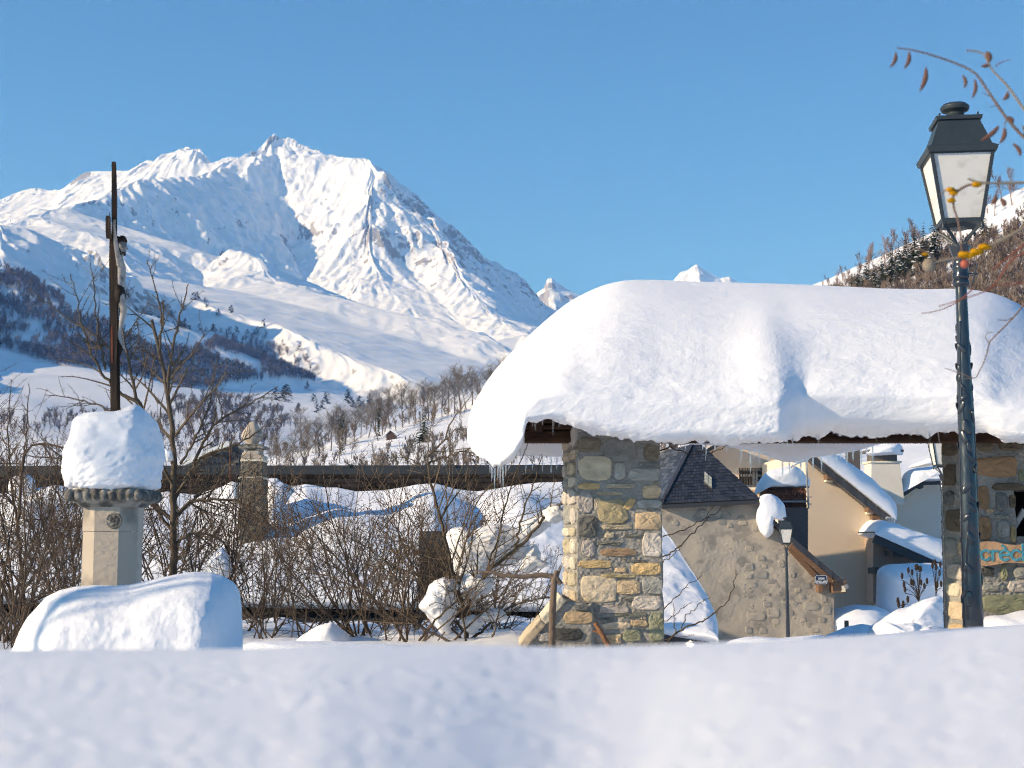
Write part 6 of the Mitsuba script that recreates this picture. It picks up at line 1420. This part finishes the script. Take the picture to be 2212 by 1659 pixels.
class Bush:
    """Grows knotty bare branches as thin tubes."""
    def __init__(self, seed): self.r = random.Random(seed); self.stems, self.twigs = [], []

    def path(self, p, d, L, n, wob, up):
        r = self.r; pts = [np.array(p, float)]; d = np.array(d, float); d /= np.linalg.norm(d)
        bend = np.array([r.gauss(0, 1), r.gauss(0, .6), r.gauss(0, .5)]) * wob * .35
        for k in range(n):
            d = d + np.array([r.gauss(0, wob), r.gauss(0, wob), r.gauss(0, wob) + up]) + bend; d /= np.linalg.norm(d)
            pts.append(pts[-1] + d * L / n)
        return np.array(pts)

    def spurs(self, pts, rad, every=.06, L=.022):
        r = self.r; seg = np.linalg.norm(np.diff(pts, axis=0), axis=1).sum(); n = int(seg / every)
        for k in range(n):
            t = (k + r.random()) / max(n, 1) * (len(pts) - 1); i = min(int(t), len(pts) - 2)
            p = pts[i] + (pts[i + 1] - pts[i]) * (t - i); d = pts[i + 1] - pts[i]; d /= np.linalg.norm(d) + 1e-9
            s = np.cross(d, [r.gauss(0, 1), r.gauss(0, 1), r.gauss(0, 1)]); s /= np.linalg.norm(s) + 1e-9
            q = p + (s * .85 + d * .5) * L * r.uniform(.5, 1.5)
            self.twigs.append(tube([p, q], [max(rad * .5, .0020), .0023], 3))

    def grow(self, p, d, L, rad, lev, kids, wob=.10, up=.04, spread=.8, store=None):
        r = self.r; n = max(4, int(L / .11)); n = min(n, 14)
        pts = self.path(p, d, L, n, wob, up); rr = np.linspace(rad, max(rad * .34, .0022), n + 1)
        (self.stems if store else self.twigs).append(tube(pts, rr, 5 if store else 3, caps=False))
        if lev <= 1: self.spurs(pts, rr[-1])
        if lev == 0: return
        for k in range(kids):
            t = r.uniform(.22, 1.0); i = min(int(t * n), n - 1)
            q = pts[i] + (pts[i + 1] - pts[i]) * (t * n - i); dd = pts[i + 1] - pts[i]; dd /= np.linalg.norm(dd)
            s = np.cross(dd, [r.gauss(0, .5), 1.0 + r.gauss(0, .6), r.gauss(0, .5)]); s /= np.linalg.norm(s) + 1e-9
            s = s * r.choice([-1, 1]); s[1] += r.gauss(0, .5)
            self.grow(q, dd * r.uniform(.5, 1.) + s * spread * r.uniform(.6, 1.2), L * r.uniform(.30, .62) * (1.15 - t * .5), rr[i] * .62, lev - 1, max(2, kids - 1 if lev > 1 else kids), wob * 1.15, up, spread)

    def drawn(self, pts3, r0, r1, kids, lev=1, store=True, up=.03, Lk=.42, spread=.8, n=26):
        """A limb along given points, with side branches grown from it."""
        r = self.r; pts = smooth_curve(pts3, n); pts = pts + np.array([[r.gauss(0, .006) for _ in range(3)] for _ in pts])
        rr = np.linspace(r0, r1, n); (self.stems if store else self.twigs).append(tube(pts, rr, 6 if store else 4))
        L = np.linalg.norm(np.diff(pts, axis=0), axis=1).sum()
        self.spurs(pts, r1, .09)
        for k in range(kids):
            t = r.uniform(.18, .99); i = min(int(t * (n - 1)), n - 2); q = pts[i]; dd = pts[i + 1] - pts[i]; dd /= np.linalg.norm(dd)
            s = np.cross(dd, [0, 1, 0]); s /= np.linalg.norm(s) + 1e-9; s = s * r.choice([-1, 1]); s[1] += r.gauss(0, .7)
            self.grow(q, dd * .9 + s * spread, L * Lk * r.uniform(.35, 1.) * (1.1 - t * .6), rr[i] * .6, lev, 4, .11, up)

    def place(self, name, label, cat, group=None, m='bark'):
        t = thing(name, label, cat, group)
        for s in self.stems: put('stem', s, m, t, smooth=True)
        if self.twigs: put('twigs', cat_(self.twigs), m, t, smooth=False, kind='stuff')
        return t


def fan_bush(name, label, px, py, Y, seed, n, H, lean, rad=.011, lev=2, kids=5, group=None, m='bark', spread=.6, w=.25):
    b = Bush(seed); p = at(px, py, Y)
    for k in range(n):
        a = lean[0] + (lean[1] - lean[0]) * (k + b.r.uniform(.1, .9)) / n
        b.grow(p + [b.r.uniform(-w, w), b.r.uniform(-.25, .25), 0], (math.sin(a), b.r.gauss(0, .22), math.cos(a)), H * b.r.uniform(.65, 1.1), rad * b.r.uniform(.7, 1.2), lev, kids, .06, .035, spread, store=True)
    return b.place(name, label, 'bush', group, m)


# big bush in the middle of the garden
fan_bush('bare_bush', 'wide dense bare bush fanning out in the middle of the garden', 815, 1420, 12.0, 21, 31, 1.55, (-1.15, 1.0), .010, 2, 5)
fan_bush('bare_bush', 'bare bush behind the wide one, right half', 900, 1400, 13.4, 22, 18, 1.45, (-.8, .9), .009, 2, 5)
fan_bush('bare_bush', 'low bare bush in front of the snow clumps of the apple tree', 905, 1440, 11.0, 23, 10, 1.1, (-.9, 1.1), .009, 2, 4)
fan_bush('bare_bush', 'tangled bare bush right of the snow mound', 600, 1420, 11.5, 24, 18, 1.25, (-.9, 1.0), .008, 2, 5)
fan_bush('bare_bush', 'bare bush between the snow mound and the tall chimney', 470, 1380, 12.6, 25, 18, 1.5, (-.9, .9), .010, 2, 5)
fan_bush('bare_bush', 'tangled bare bush left of the pedestal', 130, 1400, 12.0, 26, 21, 1.55, (-.9, .9), .010, 2, 5)
fan_bush('bare_bush', 'bare bush at the left edge with upright shoots', 25, 1420, 11.0, 27, 18, 1.85, (-.6, .7), .010, 2, 5)
fan_bush('bare_bush', 'dark low thicket at the far left under the gutter', 30, 1470, 10.0, 28, 15, 1.0, (-1.2, 1.2), .008, 2, 5)
fan_bush('bare_bush', 'low thicket under the apple tree beside the buttress', 1085, 1420, 12.6, 29, 18, .95, (-1.3, 1.2), .009, 2, 5)
fan_bush('bare_bush', 'fine purple brown shoots below the roof hollow', 1010, 1250, 15.5, 30, 18, .75, (-.7, .7), .006, 1, 5)
fan_bush('bare_bush', 'bare bush low behind the snow mound on the right', 560, 1400, 14.5, 31, 15, 1.2, (-.8, .8), .008, 2, 5)
fan_bush('bare_bush', 'bare bush close behind the pedestal on its left', 180, 1330, 14.0, 33, 15, 1.6, (-.8, .5), .009, 2, 5)
fan_bush('bare_bush', 'bare bush close behind the pedestal on its right', 330, 1300, 13.5, 34, 15, 1.4, (-.6, .9), .009, 2, 5)

P = lambda pts, Y, dy=0.: [at(x, y, Y + dy * i) for i, (x, y) in enumerate(pts)]
# the tall tree behind the cross
b = Bush(40); YT1 = 12.8
b.drawn(P([(372, 1300), (375, 1180), (374, 1050), (373, 950), (362, 850), (345, 760), (325, 690)], YT1), 0.0405, 0.0156, 15, 1)
b.drawn(P([(362, 850), (372, 760), (384, 700), (398, 650), (405, 612)], YT1), 0.0189, 0.0052, 10, 0)
b.drawn(P([(374, 1000), (330, 930), (295, 850), (275, 770), (262, 690), (252, 620)], YT1, .02), 0.0243, 0.0052, 13, 1)
b.drawn(P([(300, 870), (240, 830), (205, 780), (180, 710), (165, 640), (150, 590)], YT1, -.02), 0.0175, 0.0039, 13, 0)
b.drawn(P([(262, 790), (215, 730), (150, 690), (90, 645), (60, 622)], YT1), 0.0121, 0.0039, 10, 0)
b.drawn(P([(230, 800), (212, 720), (205, 660), (200, 600), (197, 566)], YT1), 0.0121, 0.0039, 9, 0)
b.drawn(P([(345, 760), (350, 690), (340, 640), (328, 600), (318, 560)], YT1), 0.0121, 0.0039, 9, 0)
b.drawn(P([(374, 1080), (420, 1000), (455, 930), (500, 890), (560, 860), (600, 835)], YT1, .03), 0.0216, 0.0039, 15, 1)
b.drawn(P([(420, 1000), (450, 980), (510, 960), (560, 930), (598, 905)], YT1), 0.0135, 0.0039, 12, 0)
b.drawn(P([(390, 1000), (430, 930), (452, 870), (462, 820), (470, 770)], YT1), 0.0135, 0.0039, 10, 0)
b.drawn(P([(373, 1150), (320, 1080), (250, 1010), (180, 985), (110, 990), (40, 980)], YT1, -.02), 0.0175, 0.0052, 15, 1)
b.drawn(P([(374, 1120), (430, 1080), (500, 1080), (560, 1110), (600, 1160)], YT1, -.02), 0.0175, 0.0052, 15, 1)
b.drawn(P([(374, 1180), (430, 1150), (480, 1170), (520, 1220), (540, 1290)], YT1, -.03), 0.0149, 0.0052, 12, 1)
b.drawn(P([(320, 960), (260, 900), (200, 870), (150, 860), (100, 852)], YT1), 0.0135, 0.0039, 12, 0)
b.place('bare_tree', 'tall bare fruit tree rising behind the wayside cross', 'tree', m='grey_bark')
# left trees
b = Bush(41); YT2 = 12.
b.drawn(P([(60, 1420), (48, 1250), (40, 1120), (50, 1000), (75, 960), (130, 965), (190, 1010)], YT2, -.03), .022, .006, 14, 1)
b.drawn(P([(42, 1150), (20, 1000), (18, 900), (25, 820)], YT2), .012, .003, 9, 0)
b.drawn(P([(45, 1050), (55, 960), (60, 890), (64, 830)], YT2), .010, .003, 8, 0)
b.drawn(P([(30, 1300), (-10, 1150), (-20, 1020), (-5, 900)], YT2), .012, .003, 8, 1)
b.place('bare_tree', 'bare tree at the left edge with an arching upper branch', 'tree', m='bark')
b = Bush(42)
b.drawn(P([(170, 1400), (160, 1250), (150, 1150), (120, 1060), (60, 1010), (0, 1000)], YT2 + 1), .020, .005, 12, 1)
b.drawn(P([(158, 1200), (175, 1080), (165, 1000), (160, 930)], YT2 + 1), .012, .003, 9, 1)
b.drawn(P([(150, 1150), (100, 1120), (40, 1130), (-20, 1170)], YT2 + 1), .010, .003, 8, 1)
b.drawn(P([(165, 1300), (110, 1240), (60, 1230), (0, 1260)], YT2 + 1), .010, .003, 8, 1)
b.place('bare_tree', 'bare crooked tree between the left edge and the pedestal', 'tree', m='grey_bark')
# the apple tree by the pillar
b = Bush(43); YA = 11.2
b.drawn(P([(1010, 1410), (1005, 1330), (985, 1260), (965, 1180), (946, 1103), (928, 1035), (926, 994), (957, 953), (980, 905), (1010, 866), (1022, 846)], YA), .022, .003, 12, 1, n=40)
b.drawn(P([(928, 1035), (900, 1000), (880, 990), (850, 985)], YA), .007, .003, 4, 0)
b.drawn(P([(960, 955), (1000, 925), (1040, 930)], YA), .006, .002, 4, 0)
b.drawn(P([(926, 1000), (1000, 975), (1040, 965), (1065, 972), (1100, 995)], YA), .009, .003, 7, 0)
b.drawn(P([(1005, 1330), (1050, 1240), (1110, 1190), (1160, 1140), (1190, 1100), (1222, 1082)], YA, -.03), .020, .008, 12, 1)
b.drawn(P([(1110, 1190), (1125, 1130), (1150, 1050), (1165, 1010), (1172, 980)], YA), .010, .003, 7, 0)
b.drawn(P([(1000, 1300), (1060, 1210), (1085, 1120), (1100, 1060), (1124, 1000), (1140, 960)], YA), .011, .003, 9, 0)
b.drawn(P([(1005, 1360), (930, 1290), (880, 1200), (850, 1120), (840, 1050)], YA), .012, .003, 10, 1)
b.drawn(P([(1000, 1300), (940, 1250), (860, 1230), (790, 1180), (730, 1150)], YA, -.05), .012, .003, 10, 1)
b.drawn(P([(1010, 1390), (1080, 1330), (1130, 1300), (1190, 1290), (1220, 1310)], YA, -.05), .013, .004, 12, 1)
b.drawn(P([(1010, 1400), (960, 1350), (900, 1330), (840, 1340), (800, 1370)], YA, -.05), .012, .004, 10, 1)
b.drawn(P([(1010, 1400), (1000, 1330), (985, 1270), (1000, 1200), (1040, 1150)], 10.75), .009, .003, 8, 1)
b.drawn(P([(905, 1400), (950, 1330), (1020, 1270), (1090, 1215), (1150, 1150)], 10.75), .009, .003, 9, 1)
b.drawn(P([(1060, 1400), (1075, 1330), (1100, 1260), (1145, 1200)], 10.8), .008, .003, 8, 1)
b.place('apple_tree', 'gnarled bare apple tree loaded with snow clumps left of the stone pillar', 'tree', m='grey_bark')
b = Bush(44)
b.drawn(P([(980, 1390), (920, 1360), (860, 1320), (800, 1290), (720, 1250), (650, 1230)], 10.6), .011, .004, 8, 1)
b.drawn(P([(880, 1400), (840, 1330), (770, 1250), (700, 1180), (640, 1130), (590, 1090)], 10.8), .010, .003, 9, 1)
b.drawn(P([(860, 1400), (870, 1300), (860, 1200), (862, 1120), (875, 1030)], 11.), .010, .003, 8, 1)
b.drawn(P([(900, 1400), (950, 1300), (980, 1200), (1010, 1120), (1050, 1060), (1090, 1020)], 11.), .010, .003, 8, 1)
b.drawn(P([(596, 1400), (594, 1250), (592, 1100), (596, 1000), (599, 900)], 12.), .007, .003, 9, 0)
b.place('bare_bush', 'sparse bush of long straight shoots in front of the wide bush', 'bush')
# broken stake with its branch
st = Bush(45); YK = 8.15
tput('broken_stake', cat_([tube(P([(1192, 1420), (1193, 1330), (1197, 1250), (1203, 1232)], YK), [.021, .020, .019, .012], 9, True), tube(P([(1212, 1262), (1200, 1246), (1170, 1242), (1130, 1246), (1085, 1243), (1062, 1236), (1035, 1236)], YK), [.014, .016, .015, .013, .011, .009, .005], 8, True), tube(P([(1202, 1250), (1213, 1222)], YK), [.010, .004], 6, True)]), (.17, .125, .09), None, var=.35, smooth=True, label='grey broken wooden stake with a sideways branch before the stone pillar', cat='stake')
tput('cut_stick', cat_([tube(P([(1318, 1400), (1300, 1370), (1285, 1345)], YK), [.018, .016, .014], 8, True), tube(P([(1300, 1370), (1280, 1362)], YK), [.008, .006], 6, True)]), (.24, .12, .06), None, var=.3, smooth=True, label='reddish cut stick leaning at the foot of the stone pillar', cat='stick')
# twigs in front of the grey house
b = Bush(46); YW2 = 9.6
Zt = lambda pts: [at(*Z6(*q), YW2) for q in pts]
b.drawn(Zt([(120, 1640), (200, 1530), (270, 1490), (350, 1470), (450, 1405), (530, 1330), (580, 1230), (600, 1105)]), .007, .0025, 0, 0, n=30)
b.drawn(Zt([(180, 1560), (175, 1460), (155, 1335)]), .004, .002, 0, 0, n=12)
b.drawn(Zt([(215, 1520), (250, 1430), (330, 1360), (420, 1280)]), .0045, .002, 0, 0, n=16)
b.drawn(Zt([(100, 1380), (180, 1290), (270, 1200), (365, 1135)]), .004, .002, 0, 0, n=16)
b.drawn(Zt([(100, 1460), (190, 1410), (285, 1335)]), .0035, .002, 0, 0, n=12)
b.drawn(Zt([(100, 1588), (210, 1570), (305, 1543)]), .0035, .002, 0, 0, n=12)
b.drawn(Zt([(80, 1010), (170, 960), (260, 870), (350, 790), (430, 720), (550, 640)]), .006, .002, 0, 0, n=24)
b.drawn(Zt([(80, 865), (200, 835), (300, 790), (380, 740), (455, 636)]), .0045, .002, 0, 0, n=18)
b.drawn(Zt([(80, 1045), (140, 1015), (200, 960), (228, 920)]), .0035, .002, 0, 0, n=12)
b.place('bare_twigs', 'thin curved bare twigs right of the stone pillar before the grey house', 'twigs')
b = Bush(47)
b.drawn(Zt([(60, 268), (160, 255), (230, 275), (330, 288), (430, 280), (520, 250), (600, 215)]), .005, .002, 0, 0, n=24)
b.drawn(Zt([(70, 640), (110, 590), (160, 545), (230, 505)]), .004, .002, 0, 0, n=12)
b.place('bare_twigs', 'single long twig across the slate roof just under the beam', 'twigs')

# ---- blurred branch hanging into the upper right corner, near the camera
mat('twig_brown', lambda p, n, uv: MIX((.13, .085, .07), (.26, .19, .15), FBM(p.x * 60, p.y * 60, p.z * 60, 3)), kind='diffuse')
mat('twig_grey', lambda p, n, uv: MIX((.20, .16, .12), (.34, .29, .22), FBM(p.x * 60, p.y * 60, p.z * 60, 3)), kind='diffuse')
mat('lichen', (.50, .25, .012), kind='diffuse'); mat('pod', (.15, .085, .065), kind='diffuse'); mat('berry', (.38, .10, .06), rough=.5); mat('twig_red', (.24, .085, .06), kind='diffuse')
Z7 = lambda zx, zy: ((3400 + zx * .6327) / 1.8517, (150 + zy * .6327) / 1.8517)
YN2 = 2.3; nb = thing('near_branch', 'blurred bare branch with dry seed pods and yellow lichen in the upper right corner', 'branch')
def nt(pts, r0, r1, m, nm='twig', Y=YN2, conv=Z7):
    q = [at(*conv(*p), Y) for p in pts]; c = smooth_curve(q, 24) if len(q) > 2 else np.array(q)
    rr = .78 * np.linspace(r0, r1, len(c)) * (1 + .25 * np.abs(fb(c, 60., 2, 3)))
    return put(nm, tube(c, rr, 7, True), m, nb, smooth=True)
nt([(1250, 760), (1130, 660), (1060, 590), (990, 510), (910, 395), (860, 320), (790, 225), (720, 185), (560, 125), (385, 78), (295, 66)], .0036, .0014, 'twig_brown')
nt([(1260, 720), (1130, 500), (1070, 410), (990, 300), (900, 205), (830, 95), (735, 82)], .0034, .0016, 'twig_grey')
nt([(920, 185), (950, 160), (1015, 140)], .0012, .0008, 'twig_red'); nt([(1000, 340), (970, 390)], .002, .001, 'twig_brown'); nt([(900, 380), (830, 345)], .001, .0008, 'twig_brown'); nt([(925, 430), (885, 440)], .001, .0008, 'twig_brown'); nt([(990, 510), (975, 560)], .002, .001, 'twig_brown')
nt([(1300, 915), (1100, 918), (940, 922), (830, 918), (745, 892)], .0036, .0022, 'twig_grey'); nt([(830, 925), (760, 930), (690, 965), (650, 1010), (655, 1070), (680, 1150), (700, 1260), (705, 1330), (720, 1420)], .0030, .0016, 'twig_brown')
nt([(690, 965), (610, 965), (570, 1000)], .002, .0012, 'twig_brown')
nt([(1300, 1080), (1100, 1200), (980, 1270), (880, 1320), (760, 1380), (640, 1400), (520, 1425)], .0036, .0022, 'twig_grey'); nt([(540, 1410), (480, 1355), (415, 1335)], .0024, .0018, 'twig_brown')
nt([(1300, 1180), (1100, 1310), (1000, 1390), (900, 1470)], .0026, .0014, 'twig_red'); nt([(1300, 1330), (1060, 1380), (880, 1590), (690, 1660), (560, 1700)], .0020, .0010, 'twig_red')
nt([(1250, 1540), (1000, 1560), (900, 1570)], .002, .001, 'twig_red'); nt([(1300, 900), (1020, 960), (930, 940), (800, 990)], .0012, .0006, 'twig_brown')
Z7b = lambda zx, zy: ((3000 + zx * .4955) / 1.8517, (1150 + zy * .4955) / 1.8517)
nt([(2450, -130), (2212, 140), (2100, 270), (2000, 370), (1930, 450), (1910, 540), (1860, 660), (1810, 735), (1730, 735)], .0030, .0012, 'twig_brown', conv=Z7b, Y=3.2); nt([(2120, 240), (2060, 265), (2000, 262)], .0014, .0008, 'twig_brown', conv=Z7b, Y=3.2); nt([(1930, 450), (1900, 390), (1960, 360)], .0014, .0008, 'twig_brown', conv=Z7b, Y=3.2); nt([(1810, 735), (1690, 690), (1570, 650)], .0014, .0008, 'twig_brown', conv=Z7b, Y=3.2)
nt([(1800, 10), (1720, 80), (1650, 130), (1520, 185), (1380, 210)], .0018, .0009, 'twig_red', conv=Z7b, Y=3.0)
def podm(x, y, dx, dy, w, Y=YN2):
    a, b = at(*Z7(x, y), Y), at(*Z7(x + dx, y + dy), Y); t = np.linspace(0, 1, 9)[:, None]
    c = a + (b - a) * t + np.array([.004, .0, 0]) * np.sin(t * 3.1); put('seed_pod', tube(c, .8 * w * np.sin(np.linspace(.25, 3.0, 9)) ** .8, 7, True), 'pod', nb, smooth=True)
for q in [(288, 95, -35, 95, .0042), (372, 92, -30, 105, .0046), (480, 190, -40, 150, .0055), (712, 240, 8, 80, .0040), (788, 265, -18, 120, .0040), (990, 350, -25, 45, .0050), (940, 560, -115, 95, .0052), (975, 570, -30, 100, .0050), (1030, 670, 45, 80, .0045), (860, 90, 10, 70, .0065), (830, 180, 40, -5, .0045), (915, 1000, -25, 50, .0055), (950, 1020, 20, 50, .0050), (1090, 560, 10, 60, .004), (1000, 500, 20, 45, .0045)]: podm(*q)
for x, y, w in [(800, 930, .010), (635, 962, .009), (655, 985, .009), (640, 1030, .009), (720, 1375, .012), (760, 1375, .012), (800, 1355, .013), (850, 1325, .012), (475, 1370, .006)]:
    s = trimesh.creation.icosphere(2, 1.0); v = np.array(s.vertices); v = v * (1 + .5 * fb(v, 2.2, 3, int(x)))[:, None] * [w * .8, w * .5, w * .45]; put('lichen', (v + at(*Z7(x, y), YN2 - .004), np.array(s.faces)), 'lichen', nb, smooth=True)
s = trimesh.creation.icosphere(2, 1.0); put('berry', (np.array(s.vertices) * .0072 + at(*Z7(725, 1432), YN2), np.array(s.faces)), 'berry', nb, smooth=True)
put('knot', (np.array(s.vertices) * [.011, .008, .012] + at(*Z7(500, 1440), YN2), np.array(s.faces)), 'twig_grey', nb, smooth=True)

# ---- the garden trees just outside the frame on the left: their twigs dapple the pedestal and the bank
for (x, y, h, sd, lb) in ((-7.0, 1.9, 6.2, 801, 'bare garden tree out of frame left of the pedestal'),):
    a, c = bare_tree_proto(sd, h, .75, .45)
    t = thing('bare_tree', lb, 'tree'); put('trunk', move(a, (x, y, .8)), 'grey_bark', t, smooth=False); put('crown', move(c, (x, y, .8)), 'grey_bark', t, smooth=False, kind='stuff')
# ------------------------------------------------------------------ the air of the valley
scene['air'] = {'type': 'homogeneous', 'albedo': {'type': 'rgb', 'value': [.95, .95, .95]}, 'sigma_t': {'type': 'rgb', 'value': [1.6e-5, 3.2e-5, 7.e-5]}}
scene['haze'] = {'type': 'cube', 'bsdf': {'type': 'null'}, 'interior': {'type': 'ref', 'id': 'air'}, 'to_world': T().translate([0, 4500, 950]).scale([9000, 5500, 1060])}
note('haze', 'thin blue mountain air over the whole valley', 'haze', kind='stuff')
scene['camera']['medium'] = {'type': 'ref', 'id': 'air'}
